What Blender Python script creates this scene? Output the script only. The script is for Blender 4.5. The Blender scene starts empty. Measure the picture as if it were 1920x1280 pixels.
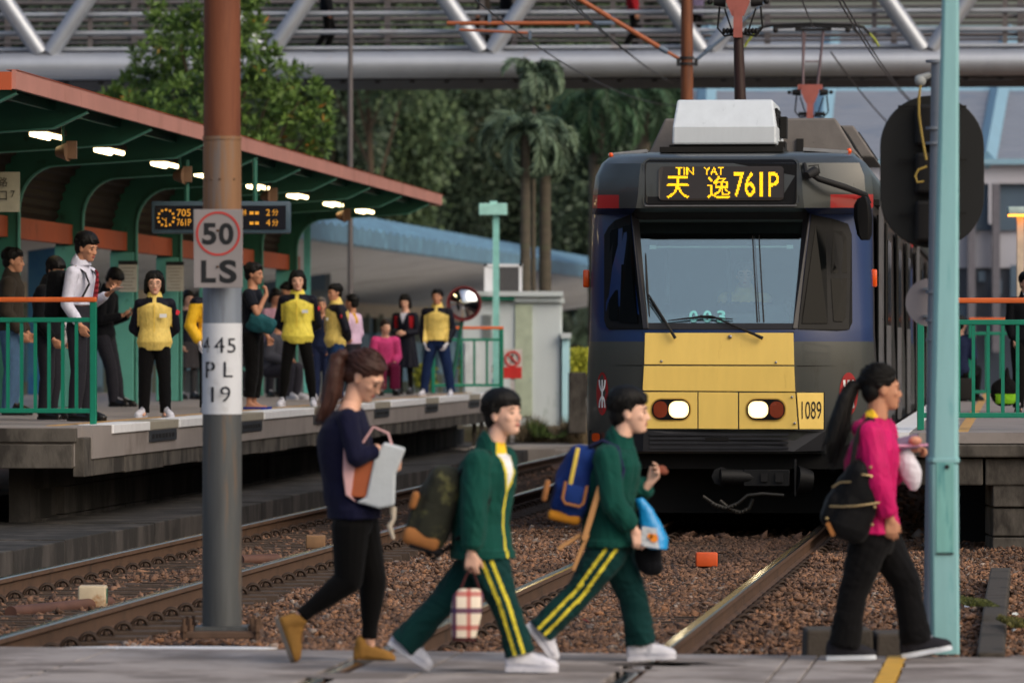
import bpy, math, random
import numpy as np
from mathutils import Vector, Matrix
R = math.radians
random.seed(7); RNG = np.random.default_rng(7)
SC = bpy.context.scene
COL = SC.collection
# ------------------------------------------------------------------ camera, sky, light
FPX, HY, CH = 10667.0, 655.0, 1.61        # focal length in photo pixels, horizon row, camera height
cam_d = bpy.data.cameras.new("camera"); cam = bpy.data.objects.new("camera", cam_d); COL.objects.link(cam)
cam.location = (0, 0, CH); cam.rotation_euler = (R(90), 0, 0)
cam_d.sensor_width = 36; cam_d.lens = 200; cam_d.shift_y = 15/1920
cam_d.clip_start = 1; cam_d.clip_end = 3000
cam_d.dof.use_dof = True; cam_d.dof.focus_distance = 45.5; cam_d.dof.aperture_fstop = 4.0
SC.camera = cam
SUN_EL, SUN_AZ = 38, 132                   # degrees; azimuth is where the sun stands, clockwise from +Y
world = bpy.data.worlds.new("World"); SC.world = world; world.use_nodes = True
wn = world.node_tree; wn.nodes.clear()
wo = wn.nodes.new("ShaderNodeOutputWorld"); wb = wn.nodes.new("ShaderNodeBackground")
ws = wn.nodes.new("ShaderNodeTexSky"); ws.sky_type = 'NISHITA'; ws.sun_disc = False
ws.sun_elevation = R(SUN_EL); ws.sun_rotation = R(SUN_AZ); ws.dust_density = 6; ws.air_density = 1.2; ws.ozone_density = 1.0
wb.inputs[1].default_value = 0.15
wn.links.new(ws.outputs[0], wb.inputs[0]); wn.links.new(wb.outputs[0], wo.inputs[0])
sun_d = bpy.data.lights.new("sun", 'SUN'); sun = bpy.data.objects.new("sun", sun_d); COL.objects.link(sun)
sun_d.energy = 0.42; sun_d.angle = R(50); sun_d.color = (1, .985, .96)
sd = Vector((math.sin(R(SUN_AZ))*math.cos(R(SUN_EL)), math.cos(R(SUN_AZ))*math.cos(R(SUN_EL)), math.sin(R(SUN_EL))))
sun.rotation_euler = sd.to_track_quat('Z', 'Y').to_euler(); sun.location = (0, 0, 40)
SC.view_settings.view_transform = 'Standard'; SC.view_settings.look = 'None'
SC.view_settings.gamma = 1; SC.view_settings.exposure = -0.05
SC.render.engine = 'CYCLES'
SC.cycles.max_bounces = 6; SC.cycles.diffuse_bounces = 3; SC.cycles.glossy_bounces = 3
SC.cycles.transparent_max_bounces = 12; SC.cycles.sample_clamp_indirect = 8

# ------------------------------------------------------------------ helpers
def P(px, py, d): return Vector(((px-960)*d/FPX, d, CH+(HY-py)*d/FPX))
def G(px, py, z=0.0):
    d = (CH-z)*FPX/(py-HY); return Vector(((px-960)*d/FPX, d, z))
def s2l(c):
    return tuple(((x/255)/12.92 if x/255 <= .04045 else ((x/255+.055)/1.055)**2.4) for x in c)
MATS = {}
def mat(name, rgb, rough=.6, metal=0.0, var=.15, scale=6.0, bump=0.0, bscale=60.0, rgb2=None, amt2=.5, s2=3.0,
        stretch=(1, 1, 1), emit=None, estr=0, spec=.4, coat=0.0, sheen=0.0, wave=None, alpha=None):
    """procedural material: base colour broken up by noise, an optional second colour in patches, bump"""
    if name in MATS: return MATS[name]
    m = bpy.data.materials.new(name); m.use_nodes = True; nt = m.node_tree; N = nt.nodes; L = nt.links
    b = N["Principled BSDF"]; b.inputs["Roughness"].default_value = rough; b.inputs["Metallic"].default_value = metal
    b.inputs["Specular IOR Level"].default_value = spec; b.inputs["Coat Weight"].default_value = coat
    b.inputs["Sheen Weight"].default_value = sheen
    c = s2l(rgb)
    tc = N.new("ShaderNodeTexCoord"); mp = N.new("ShaderNodeMapping"); mp.inputs[3].default_value = stretch
    L.new(tc.outputs["Object"], mp.inputs[0])
    n1 = N.new("ShaderNodeTexNoise"); n1.inputs["Scale"].default_value = scale; n1.inputs["Detail"].default_value = 6
    n1.inputs["Roughness"].default_value = .6
    L.new(mp.outputs[0], n1.inputs["Vector"])
    r = N.new("ShaderNodeMapRange"); r.inputs[1].default_value = .3; r.inputs[2].default_value = .7
    L.new(n1.outputs[0], r.inputs[0])
    mx = N.new("ShaderNodeMix"); mx.data_type = 'RGBA'
    mx.inputs[6].default_value = (*[x*(1-var) for x in c], 1); mx.inputs[7].default_value = (*[min(1, x*(1+var)) for x in c], 1)
    L.new(r.outputs[0], mx.inputs[0]); out = mx.outputs[2]
    if rgb2 is not None:
        n2 = N.new("ShaderNodeTexNoise"); n2.inputs["Scale"].default_value = s2; n2.inputs["Detail"].default_value = 8
        n2.inputs["Roughness"].default_value = .65
        L.new(mp.outputs[0], n2.inputs["Vector"])
        r2 = N.new("ShaderNodeMapRange"); lo = .72-.34*amt2; r2.inputs[1].default_value = lo; r2.inputs[2].default_value = lo+.13
        L.new(n2.outputs[0], r2.inputs[0])
        m2 = N.new("ShaderNodeMix"); m2.data_type = 'RGBA'; L.new(r2.outputs[0], m2.inputs[0])
        L.new(out, m2.inputs[6]); m2.inputs[7].default_value = (*s2l(rgb2), 1); out = m2.outputs[2]
    L.new(out, b.inputs["Base Color"])
    hgt = None
    if bump:
        n3 = N.new("ShaderNodeTexNoise"); n3.inputs["Scale"].default_value = bscale; n3.inputs["Detail"].default_value = 5
        L.new(mp.outputs[0], n3.inputs["Vector"]); hgt = n3.outputs[0]
        bp = N.new("ShaderNodeBump"); bp.inputs["Strength"].default_value = bump; bp.inputs["Distance"].default_value = .01
        L.new(hgt, bp.inputs["Height"]); L.new(bp.outputs[0], b.inputs["Normal"])
    if wave:
        wv = N.new("ShaderNodeTexWave"); wv.bands_direction = wave[0]; wv.inputs["Scale"].default_value = wave[1]
        wv.inputs["Distortion"].default_value = wave[2] if len(wave) > 2 else 0
        L.new(tc.outputs["Object"], wv.inputs["Vector"])
        bp = N.new("ShaderNodeBump"); bp.inputs["Strength"].default_value = .8; bp.inputs["Distance"].default_value = .02
        L.new(wv.outputs["Fac"], bp.inputs["Height"]); L.new(bp.outputs[0], b.inputs["Normal"])
    if emit:
        b.inputs["Emission Color"].default_value = (*s2l(emit), 1); b.inputs["Emission Strength"].default_value = estr
    rr = N.new("ShaderNodeMapRange"); rr.inputs[3].default_value = max(.02, rough-.08); rr.inputs[4].default_value = min(1, rough+.08)
    L.new(n1.outputs[0], rr.inputs[0]); L.new(rr.outputs[0], b.inputs["Roughness"])
    MATS[name] = m; return m
def glass(name, tint, refl=.4, rough=.03, gl=(1, 1, 1)):
    m = bpy.data.materials.new(name); m.use_nodes = True; nt = m.node_tree; N = nt.nodes; N.clear(); L = nt.links
    o = N.new("ShaderNodeOutputMaterial"); mx = N.new("ShaderNodeMixShader"); mx.inputs[0].default_value = refl
    t = N.new("ShaderNodeBsdfTransparent"); t.inputs[0].default_value = (*tint, 1)
    g = N.new("ShaderNodeBsdfGlossy"); g.inputs["Roughness"].default_value = rough; g.inputs[0].default_value = (*gl, 1)
    L.new(t.outputs[0], mx.inputs[1]); L.new(g.outputs[0], mx.inputs[2]); L.new(mx.outputs[0], o.inputs[0])
    MATS[name] = m; return m

class MB:
    """collects shapes; everything added becomes one mesh"""
    def __init__(s): s.v = []; s.f = []; s.m = []; s.n = 0
    def add(s, v, f, mi=0):
        v = np.asarray(v, float).reshape(-1, 3); s.v.append(v)
        for q in f: s.f.append(tuple(i+s.n for i in q)); s.m.append(mi)
        s.n += len(v); return s
    def box(s, c, sz, rot=None, mi=0, taper=(1, 1), shear=(0, 0)):
        x, y, z = [q/2 for q in sz]
        v = []
        for k in (-1, 1):
            t = taper if k > 0 else (1, 1); sh = shear if k > 0 else (0, 0)
            v += [Vector((-x*t[0]+sh[0], -y*t[1]+sh[1], k*z)), Vector((x*t[0]+sh[0], -y*t[1]+sh[1], k*z)),
                  Vector((x*t[0]+sh[0], y*t[1]+sh[1], k*z)), Vector((-x*t[0]+sh[0], y*t[1]+sh[1], k*z))]
        if rot is not None: v = [rot @ q for q in v]
        c = Vector(c)
        return s.add([q+c for q in v], [(3, 2, 1, 0), (4, 5, 6, 7), (0, 1, 5, 4), (1, 2, 6, 5), (2, 3, 7, 6), (3, 0, 4, 7)], mi)
    def rbox(s, c, sz, r=.02, rot=None, mi=0, seg=3):
        """box with rounded vertical edges and chamfered top and bottom"""
        x, y, z = [q/2 for q in sz]; r = min(r, x*.99, y*.99, z*.99); rings = []
        for zz, ins in ((-z, r*.8), (-z+r*.3, r*.25), (-z+r, 0), (z-r, 0), (z-r*.3, r*.25), (z, r*.8)):
            ring = []
            for q, (sx, sy) in enumerate(((1, 1), (-1, 1), (-1, -1), (1, -1))):
                for k in range(seg+1):
                    a = (q+k/seg)*math.pi/2
                    ring.append(Vector((sx*(x-r)+(r-ins)*math.cos(a), sy*(y-r)+(r-ins)*math.sin(a), zz)))
            rings.append(ring)
        if rot is not None: rings = [[rot @ p for p in g] for g in rings]
        c = Vector(c); return s.loft([[p+c for p in g] for g in rings], mi)
    def loft(s, rings, mi=0, caps=True, close=True):
        n = len(rings[0]); v = [p for g in rings for p in g]; f = []
        for i in range(len(rings)-1):
            for j in range(n if close else n-1):
                k = (j+1) % n; f.append((i*n+j, i*n+k, (i+1)*n+k, (i+1)*n+j))
        if caps: f.append(tuple(range(n-1, -1, -1))); f.append(tuple(range((len(rings)-1)*n, len(rings)*n)))
        return s.add(v, f, mi)
    def cyl(s, a, b, r0, r1=None, n=16, mi=0, caps=True):
        a = Vector(a); b = Vector(b); r1 = r0 if r1 is None else r1
        return s.tube([a, b], [r0, r1], n, mi, caps)
    def tube(s, pts, r, n=8, mi=0, caps=True, flat=None):
        """swept tube; flat=(fx, fy) squashes the section"""
        pts = [Vector(p) for p in pts]; k = len(pts)
        rr = [r]*k if not hasattr(r, '__len__') else list(r)
        rings = []; u = None
        for i in range(k):
            t = (pts[min(i+1, k-1)]-pts[max(i-1, 0)]).normalized()
            if u is None:
                u = t.cross(Vector((0, 0, 1)))
                if u.length < .05: u = t.cross(Vector((1, 0, 0)))
            else: u = u-t*u.dot(t)
            u = u.normalized(); w = t.cross(u).normalized()
            fx, fy = flat if flat else (1, 1)
            rings.append([pts[i]+(u*math.cos(2*math.pi*j/n)*fx+w*math.sin(2*math.pi*j/n)*fy)*rr[i] for j in range(n)])
        return s.loft(rings, mi, caps)
    def ell(s, c, r, rot=None, n=14, m=9, mi=0):
        c = Vector(c); rings = []
        for i in range(1, m):
            a = math.pi*i/m; g = []
            for j in range(n):
                b = 2*math.pi*j/n
                p = Vector((r[0]*math.sin(a)*math.cos(b), r[1]*math.sin(a)*math.sin(b), -r[2]*math.cos(a)))
                g.append(c+(rot @ p if rot is not None else p))
            rings.append(g)
        return s.loft(rings, mi)
    def cap(s, a, b, r0, r1=None, n=12, mi=0):
        """capsule with round ends, tapered"""
        a = Vector(a); b = Vector(b); r1 = r0 if r1 is None else r1; t = (b-a)
        t = t.normalized() if t.length > 1e-6 else Vector((0, 0, 1))
        pts = []; rr = []
        for q in (-.97, -.8, -.4): pts.append(a+t*r0*q); rr.append(r0*math.sqrt(1-q*q))
        pts += [a, b]; rr += [r0, r1]
        for q in (.4, .8, .97): pts.append(b+t*r1*q); rr.append(r1*math.sqrt(1-q*q))
        return s.tube(pts, rr, n, mi)
    def prism(s, poly, o, ax, ay, ex, mi=0):
        """2D polygon in the plane (o, ax, ay), extruded along ex"""
        o, ax, ay, ex = map(Vector, (o, ax, ay, ex)); n = len(poly)
        a = [o+ax*p[0]+ay*p[1] for p in poly]; b = [p+ex for p in a]
        f = [tuple(range(n)), tuple(range(2*n-1, n-1, -1))]+[(i, i+n, (i+1) % n+n, (i+1) % n) for i in range(n)]
        return s.add(a+b, f, mi)
    def ring(s, c, ax, ay, ro, ri, ex, n=40, mi=0, a0=0, a1=2*math.pi):
        c, ax, ay, ex = map(Vector, (c, ax, ay, ex)); full = abs(a1-a0-2*math.pi) < 1e-6
        rings = []
        for i in range(n if full else n+1):
            a = a0+(a1-a0)*i/n; d = ax*math.cos(a)+ay*math.sin(a)
            rings.append([c+d*ro, c+d*ro+ex, c+d*ri+ex, c+d*ri])
        if full: rings.append(rings[0])
        return s.loft(rings, mi, caps=not full)
    def mesh(s, name, mats=(), smooth=None):
        me = bpy.data.meshes.new(name); v = np.concatenate(s.v) if s.v else np.zeros((0, 3))
        me.vertices.add(len(v)); me.vertices.foreach_set("co", v.ravel())
        tot = np.array([len(q) for q in s.f], dtype=np.int32); idx = np.concatenate([np.array(q, dtype=np.int32) for q in s.f])
        me.loops.add(int(tot.sum())); me.loops.foreach_set("vertex_index", idx)
        me.polygons.add(len(tot)); st = np.zeros(len(tot), np.int32); st[1:] = np.cumsum(tot)[:-1]
        me.polygons.foreach_set("loop_start", st); me.polygons.foreach_set("loop_total", tot)
        me.polygons.foreach_set("material_index", np.array(s.m, dtype=np.int32))
        me.update(calc_edges=True); me.validate()
        for m in mats: me.materials.append(m)
        return me
def fix_normals(me):
    import bmesh
    bm = bmesh.new(); bm.from_mesh(me); bmesh.ops.recalc_face_normals(bm, faces=bm.faces); bm.to_mesh(me); bm.free()
MW = {}                                    # world matrix of every object made here
def link(o, parent=None, mw=None):
    COL.objects.link(o)
    if parent is not None: o.parent = parent
    MW[o.name] = mw if mw is not None else Matrix.Identity(4)
    return o
def tag(o, label=None, cat=None, group=None, kind=None):
    if label: o["label"] = label
    if cat: o["category"] = cat
    if group: o["group"] = group
    if kind: o["kind"] = kind
    return o
def thing(name, loc, label, cat, rz=0.0, group=None):
    o = bpy.data.objects.new(name, None); o.empty_display_size = .3
    o.location = Vector(loc); o.rotation_euler = (0, 0, rz)
    link(o, None, Matrix.Translation(Vector(loc)) @ Matrix.Rotation(rz, 4, 'Z')); return tag(o, label, cat, group)
def obj(name, s, mats, parent=None, local=False, smooth=40, origin=None, bevel=0, fixn=True, label=None):
    """MB (world coordinates, or the parent's when local) -> one mesh object"""
    if not isinstance(mats, (list, tuple)): mats = [mats]
    me = s.mesh(name, mats) if isinstance(s, MB) else s
    if not isinstance(s, MB):
        me.materials.clear()
        for m in mats: me.materials.append(m)
    mw = Matrix.Identity(4)
    o = bpy.data.objects.new(name, me)
    if parent is not None:
        mw = MW[parent.name]
        if not local: me.transform(mw.inverted())
    elif origin is not None:
        o.location = Vector(origin); mw = Matrix.Translation(Vector(origin))
        if not local: me.transform(mw.inverted())
    if fixn: fix_normals(me)
    me.polygons.foreach_set("use_smooth", [bool(smooth)]*len(me.polygons))
    if smooth and smooth < 180: me.set_sharp_from_angle(angle=R(smooth))
    if bevel:
        b = o.modifiers.new("bevel", 'BEVEL'); b.width = bevel; b.segments = 2; b.limit_method = 'ANGLE'; b.angle_limit = R(40)
    link(o, parent, mw)
    if label: o["label"] = label
    return o
def each(name, s, mats, parent, **k):
    """every separate piece in the builder becomes an object of its own"""
    out = []; off = 0; fi = 0; F = list(zip(s.f, s.m))
    for v in s.v:
        n = len(v); q = MB(); sel = []
        while fi < len(F) and min(F[fi][0]) < off+n: sel.append(F[fi]); fi += 1
        q.v = [v]; q.n = n; q.f = [tuple(i-off for i in f) for f, m in sel]; q.m = [m for f, m in sel]; off += n
        out.append(obj(name, q, mats, parent, **k))
    return out
def copy_tree(o, parent=None):
    c = o.copy(); COL.objects.link(c)
    if parent is not None: c.parent = parent
    MW[c.name] = MW.get(o.name, Matrix.Identity(4))
    for ch in [q for q in list(bpy.data.objects) if q.parent is o]: copy_tree(ch, c)
    return c
KIDS = None
# text -> triangles in a plane
_txt = {}
def text_tris(t, bold=0.0, font=None):
    key = (t, bold)
    if key in _txt: return _txt[key]
    cu = bpy.data.curves.new("t", 'FONT'); cu.body = t; cu.size = 1; cu.offset = bold; cu.resolution_u = 6
    ob = bpy.data.objects.new("t", cu); TMP.collection.objects.link(ob)
    vl = TMP.view_layers[0]; vl.update()
    me = bpy.data.meshes.new_from_object(ob.evaluated_get(vl.depsgraph)); me.calc_loop_triangles()
    v = np.array([q.co[:2] for q in me.vertices]).reshape(-1, 2); f = [tuple(q.vertices) for q in me.loop_triangles]
    bpy.data.objects.remove(ob); bpy.data.curves.remove(cu); bpy.data.meshes.remove(me)
    _txt[key] = (v, f); return v, f
def text(s, t, o, ax, ay, w=None, h=None, mi=0, bold=0.0, ex=None, wrap=None):
    """letters fitted into w x h, starting at o along ax / ay"""
    v, f = text_tris(t, bold); mn = v.min(0); sz = v.max(0)-mn; u = (v-mn)/sz
    if w is None: w = h*sz[0]/sz[1]
    if h is None: h = w*sz[1]/sz[0]
    o, ax, ay = Vector(o), Vector(ax), Vector(ay)
    if wrap: pts = [wrap(p[0]*w, p[1]*h) for p in u]
    else: pts = [o+ax*(p[0]*w)+ay*(p[1]*h) for p in u]
    s.add(pts, f, mi); return w
TMP = bpy.data.scenes.new("tmp_scene")
def remesh(s, voxel, smooth=3, wr=0.0, ws=(14, 14, 9), seed=0, post=None, relax=.5):
    """closed overlapping shapes -> one continuous skin"""
    me = s.mesh("rm"); fix_normals(me)
    ob = bpy.data.objects.new("rm", me); TMP.collection.objects.link(ob)
    m = ob.modifiers.new("r", 'REMESH'); m.mode = 'VOXEL'; m.voxel_size = voxel; m.use_smooth_shade = True
    if smooth: k = ob.modifiers.new("s", 'SMOOTH'); k.factor = relax; k.iterations = smooth
    vl = TMP.view_layers[0]; vl.update()
    out = bpy.data.meshes.new_from_object(ob.evaluated_get(vl.depsgraph))
    bpy.data.objects.remove(ob); bpy.data.meshes.remove(me)
    n = len(out.vertices); co = np.empty(n*3); out.vertices.foreach_get("co", co); co = co.reshape(-1, 3)
    if wr:
        no = np.empty(n*3); out.vertices.foreach_get("normal", no); no = no.reshape(-1, 3)
        g = np.random.default_rng(seed); d = np.zeros(n); a = np.array(ws, float)
        for q in range(6):
            f_ = .55*(1.55**q); k = g.normal(size=3)*a*f_; k2 = g.normal(size=3)*a*f_*.6; k3 = g.normal(size=3)*a*f_*.35; ph = g.uniform(0, 6, 3)
            w_ = np.sin(co@k+ph[0]+2.2*np.sin(co@k2+ph[1])+1.5*np.sin(co@k3+ph[2])); m_ = .5+.5*np.sin(co@k3*1.7+ph[1]+q)
            d += (.35*w_+(.5-1.0*np.abs(w_)**.6)*m_)/(1+.45*q)
        co = co+no*(d*wr)[:, None]
    if post is not None: co = post(co)
    out.vertices.foreach_set("co", co.ravel()); out.update(); return out
# ------------------------------------------------------------------ materials of the setting
M_ballast = mat("ballast_bed", (118, 92, 76), .9, var=.35, scale=14, bump=.6, bscale=45, rgb2=(66, 54, 48), s2=.8)
M_slab = mat("crossing_concrete", (158, 151, 148), .8, var=.16, scale=5, bump=.35, bscale=120, rgb2=(124, 116, 112), s2=1.6, amt2=.8)
M_conc = mat("weathered_concrete", (84, 80, 75), .9, var=.25, scale=4, bump=.5, bscale=30, rgb2=(44, 41, 38), s2=2.2, amt2=.85, stretch=(1, 1, .45))
M_conc_d = mat("sooty_concrete", (68, 65, 63), .92, var=.3, scale=5, bump=.5, bscale=25, rgb2=(36, 35, 34), s2=1.5, amt2=.9, stretch=(1, 1, .4))
M_floor = mat("platform_floor", (138, 132, 130), .75, var=.12, scale=2, bump=.15, bscale=60, rgb2=(112, 105, 102), s2=.7)
M_white = mat("chalky_white_paint", (222, 225, 230), .6, var=.06, scale=5, bump=.1, rgb2=(120, 122, 124), s2=4, amt2=.25)
M_yline = mat("worn_yellow_paint", (208, 162, 64), .65, var=.12, scale=8, rgb2=(150, 118, 70), s2=9, amt2=.45)
M_pline = mat("platform_edge_line", (190, 150, 90), .7, var=.15, scale=4, rgb2=(130, 110, 85), s2=5, amt2=.5)
M_rust = mat("rusty_rail_side", (86, 64, 49), .75, var=.2, scale=5, bump=.2, rgb2=(60, 46, 37), s2=2)
M_steel = mat("polished_rail_head", (165, 160, 155), .17, 1.0, var=.1, scale=20, stretch=(20, .5, 20))
M_sleeper = mat("old_sleeper", (70, 58, 50), .92, var=.25, scale=6, bump=.5, bscale=40, rgb2=(48, 40, 34), s2=4)
M_clip = mat("rusty_clip", (58, 45, 36), .7, .3, var=.3, scale=20, bump=.2)
M_green = mat("dark_green_paint", (34, 96, 80), .55, var=.12, scale=3, rgb2=(12, 34, 30), s2=5, amt2=.35, bump=.08)
M_teal = mat("teal_column_paint", (86, 156, 142), .55, var=.08, scale=3, rgb2=(44, 100, 86), s2=6, amt2=.3)
M_fascia = mat("faded_terracotta_metal", (176, 124, 114), .6, var=.1, scale=1.2, rgb2=(160, 110, 98), s2=.9, bump=.05)
M_orange = mat("orange_beam_paint", (178, 84, 48), .6, var=.1, scale=2, rgb2=(130, 62, 42), s2=4, amt2=.4)
M_sheet = mat("corrugated_brown_sheet", (46, 38, 33), .8, var=.2, scale=4)
M_rail_g = mat("railing_green_gloss", (6, 118, 94), .4, var=.08, scale=6, rgb2=(0, 84, 66), s2=10, amt2=.3)
M_rail_o = mat("railing_orange_top", (206, 98, 42), .45, var=.08, scale=4, rgb2=(160, 70, 36), s2=6, amt2=.3)
M_lampw = mat("tube_lamp_glow", (255, 236, 190), .4, var=0, emit=(255, 228, 170), estr=9)
M_black = mat("black_rubber", (16, 16, 18), .7, var=.2, scale=10)
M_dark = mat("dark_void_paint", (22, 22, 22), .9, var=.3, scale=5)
M_aqua = mat("pale_aqua_paint", (134, 184, 190), .5, var=.06, scale=6, stretch=(3, 3, .5), rgb2=(104, 170, 176), s2=5, amt2=.4, bump=.05)
M_gpole = mat("grey_pole_paint", (112, 122, 136), .5, var=.06, scale=5, rgb2=(92, 100, 112), s2=3)

def strip(s, X0, sl, u0, u1, d0, d1, z0, z1, mi=0, d2=None, sl2=None):
    """box between two lines that run with the track; (u0, u1) offsets from the line X = X0 + sl*d"""
    v = []
    for z in (z0, z1):
        for (u, d) in ((u0, d0), (u1, d0), (u1, d1), (u0, d1)): v.append((X0+sl*d+u, d, z))
    s.add(v, [(3, 2, 1, 0), (4, 5, 6, 7), (0, 1, 5, 4), (1, 2, 6, 5), (2, 3, 7, 6), (3, 0, 4, 7)], mi)
# ground to the horizon
s = MB(); s.add([(-1500, -200, -.24), (1500, -200, -.24), (1500, 2600, -.24), (-1500, 2600, -.24)], [(0, 1, 2, 3)])
tag(obj("ground", s, M_ballast), kind="structure")
# level crossing: concrete panels between and beside the rails
LX0, LS = -6.6, .093                      # centre line of the left track
TX0, TS = -2.845, .0948                   # centre line of the tram's track
def tX(d): return TX0+TS*d if d < 50 else TX0+TS*50+.0884*(d-50)
def edge(X): return 30.3-.2*X
s = MB()
def slab(u0, u1, d0, d1, z=0.0, mi=0, th=.2):
    """panel; u measured from the tram track's centre line"""
    v = []
    for zz in (z-th, z):
        for u, d in ((u0, d0), (u1, d0), (u1, d1), (u0, d1)):
            dd = d
            if d is None: dd = edge(TX0+TS*30.3+u)
            v.append((TX0+TS*dd+u, dd, zz))
    s.add(v, [(3, 2, 1, 0), (4, 5, 6, 7), (0, 1, 5, 4), (1, 2, 6, 5), (2, 3, 7, 6), (3, 0, 4, 7)], mi)
us = [-14, -10.5, -7.4, -4.56, -4.42, -2.2, -.81, -.67, -.3, .67, .81, 1.465, 1.62, 1.985, 2.09, 3.4, 4.4, 6.2, 9.5, 14]
for a, b in zip(us[:-1], us[1:]):
    if (a, b) in ((-.81, -.67), (.67, .81), (1.985, 2.09)): continue
    c = -3.755   # left track crosses too
    cuts = [None, 29.4, 28.4, 26.3, 24.2, 21]
    off = {-2.2: 0, -.67: .7, .81: .45, 2.09: .3}.get(a, .2)
    for d1, d0 in zip(cuts[:-1], cuts[1:]): slab(a+.006, b-.006, d0-off+.006, None if d1 is None else d1-off-.006)
tag(obj("pavement", s, M_slab, bevel=.006, smooth=0), kind="structure")
s = MB()
for d1, d0 in ((None, 27.9), (27.88, 21)): slab(1.99, 2.085, d0, d1, .004)
tag(obj("yellow_line", s, M_yline), kind="structure")
# low walkway beside the left track
s = MB()
y = 31.5
while y < 112:
    L = 2.4 if y < 80 else 8
    strip(s, -8.38, .095, -3.2, 0, y+.01, y+L-.01, -.24, random.uniform(-.012, .008)); y += L
tag(obj("walkway", s, M_conc_d, bevel=.01, smooth=0), kind="structure")
s = MB(); s.cyl((0, 0, -.001), (0, 0, .004), .5, n=28)
for v in s.v: v[:, 0] *= 1.2; v[:, 1] *= .35
s.v[0] += np.array([-1.88, 31.05, -.02])
tag(obj("painted_patch", s, M_white), kind="structure")

# tracks
def track(label, xf, d0, d1, clip_to, nm):
    t = thing("railway_track", (xf(d0), d0, 0), label, "railway track", group="tram tracks")
    prof = [(-.033, -.008), (-.024, 0), (.024, 0), (.033, -.008), (.035, -.035), (.011, -.052), (.009, -.12), (.062, -.136),
            (.07, -.15), (-.07, -.15), (-.062, -.136), (-.009, -.12), (-.011, -.052), (-.035, -.035)]
    ds = [d0, 30.3, 40, 50, 60, 80, 110, 140] ; ds = [q for q in ds if d0 <= q <= d1]
    rails = []
    for side in (-.75, .75):
        s = MB(); rings = [[(xf(d)+side+p[0], d, p[1]) for p in prof] for d in ds]
        s.loft(rings, 1)
        n = len(prof)
        for i in range(len(ds)-1):
            for k in (0, 1, 2): s.m[i*n+k] = 0
        rails.append((side, obj("rail", s, [M_steel, M_rust], t, smooth=0)))
    y = 30.75 if nm else 31.0; k = 0; n = 0
    while y < clip_to:
        s = MB(); c = xf(y)
        s.box((c, y, -.21), (2.3, .24, .13), taper=(.99, .85))
        for q in (-.45, 0, .45): s.box((c+q, y+random.uniform(-.01, .01), -.14), (.3, .03, .012))
        obj("sleeper", s, M_sleeper, t, bevel=.012, smooth=0)
        for side, ro in rails:
            if n >= 96: continue
            s = MB(); x = xf(y)+side
            for sg in ((1, -1) if y < 42 else (1,)):
                for q, r in ((-.045, .047), (.045, .047)):
                    pts = [(x+sg*(.115+r*math.cos(a)), y+q+.02*math.cos(a), -.145+r*1.05*math.sin(a)) for a in np.linspace(0, math.pi, 9)]
                    s.tube(pts, .0125, 6)
                s.ell((x+sg*.115, y-.03, -.135), (.022, .03, .03), n=8, m=6)
                s.box((x+sg*.115, y, -.15), (.12, .16, .02))
            obj("rail_clip", s, M_clip, ro, smooth=60)
        n += 1; y += .65
    return t
t_left = track("left track whose rails pass beside the long platform edge", lambda d: LX0+LS*d, 31.2, 140, 84, False)
t_tram = track("right track running through the crossing and under the front tram", tX, 21, 140, 60, True)

# ballast stones
ico = np.array([(1, 0, 0), (-1, 0, 0), (0, 1, 0), (0, -1, 0), (.25, .2, 1), (-.3, .1, 1), (0, 0, -1)], float)
icf = np.array([(0, 2, 4), (4, 2, 5), (2, 1, 5), (1, 3, 5), (3, 4, 5), (3, 0, 4), (2, 0, 6), (1, 2, 6), (3, 1, 6), (0, 3, 6)])
def field(x, y):
    return .035*np.sin(1.7*x+.6*np.sin(1.1*y))*np.sin(1.3*y+1)+.018*np.sin(5.1*x+2*np.sin(2.3*y))*np.sin(4.3*y)
def stones(n, gen, zbase, size):
    x, y = gen(n); keep = (y > 30.45-.2*x); x, y = x[keep], y[keep]; n = len(x)
    sz = RNG.uniform(size[0], size[1], n)*RNG.choice([1, 1, 1, 1.4], n)
    v = ico[None]*RNG.uniform(.7, 1.25, (n, 7, 1))*np.stack([RNG.uniform(1.0, 1.7, n), RNG.uniform(.7, 1.2, n), RNG.uniform(.3, .6, n)], -1)[:, None, :]
    q = RNG.normal(size=(n, 4)); q /= np.linalg.norm(q, axis=1)[:, None]; a, b, c, d = q.T
    Rm = np.stack([1-2*(c*c+d*d), 2*(b*c-a*d), 2*(b*d+a*c), 2*(b*c+a*d), 1-2*(b*b+d*d), 2*(c*d-a*b), 2*(b*d-a*c), 2*(c*d+a*b), 1-2*(b*b+c*c)], -1).reshape(n, 3, 3)
    v = np.einsum('nij,nkj->nki', Rm, v); v[:, :, 2] *= .75
    v = v*sz[:, None, None]
    z = zbase(x, y)+RNG.uniform(-.4, .9, n)*sz
    return v+np.stack([x, y, z], -1)[:, None, :], RNG.uniform(0, 1, n)
def band(x0f, x1f, d0, d1, p=1.6):
    def g(n):
        y = d0+(d1-d0)*RNG.uniform(0, 1, n)**p; x = x0f(y)+(x1f(y)-x0f(y))*RNG.uniform(0, 1, n); return x, y
    return g
parts = []
lt = lambda y: LX0+LS*y
tt = lambda y: TX0+TS*y
parts.append(stones(95000, band(lambda y: lt(y)+1.0, lambda y: tt(y)-.83, 30.4, 64), lambda x, y: -.13+field(x, y)-.1*np.clip(1-(x-lt(y)-1.0)/.7, 0, 1), (.013, .025)))
parts.append(stones(58000, band(lambda y: tt(y)-.66, lambda y: tt(y)+.64, 30.4, 56), lambda x, y: -.155+field(x, y)*.6, (.013, .024)))
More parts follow.
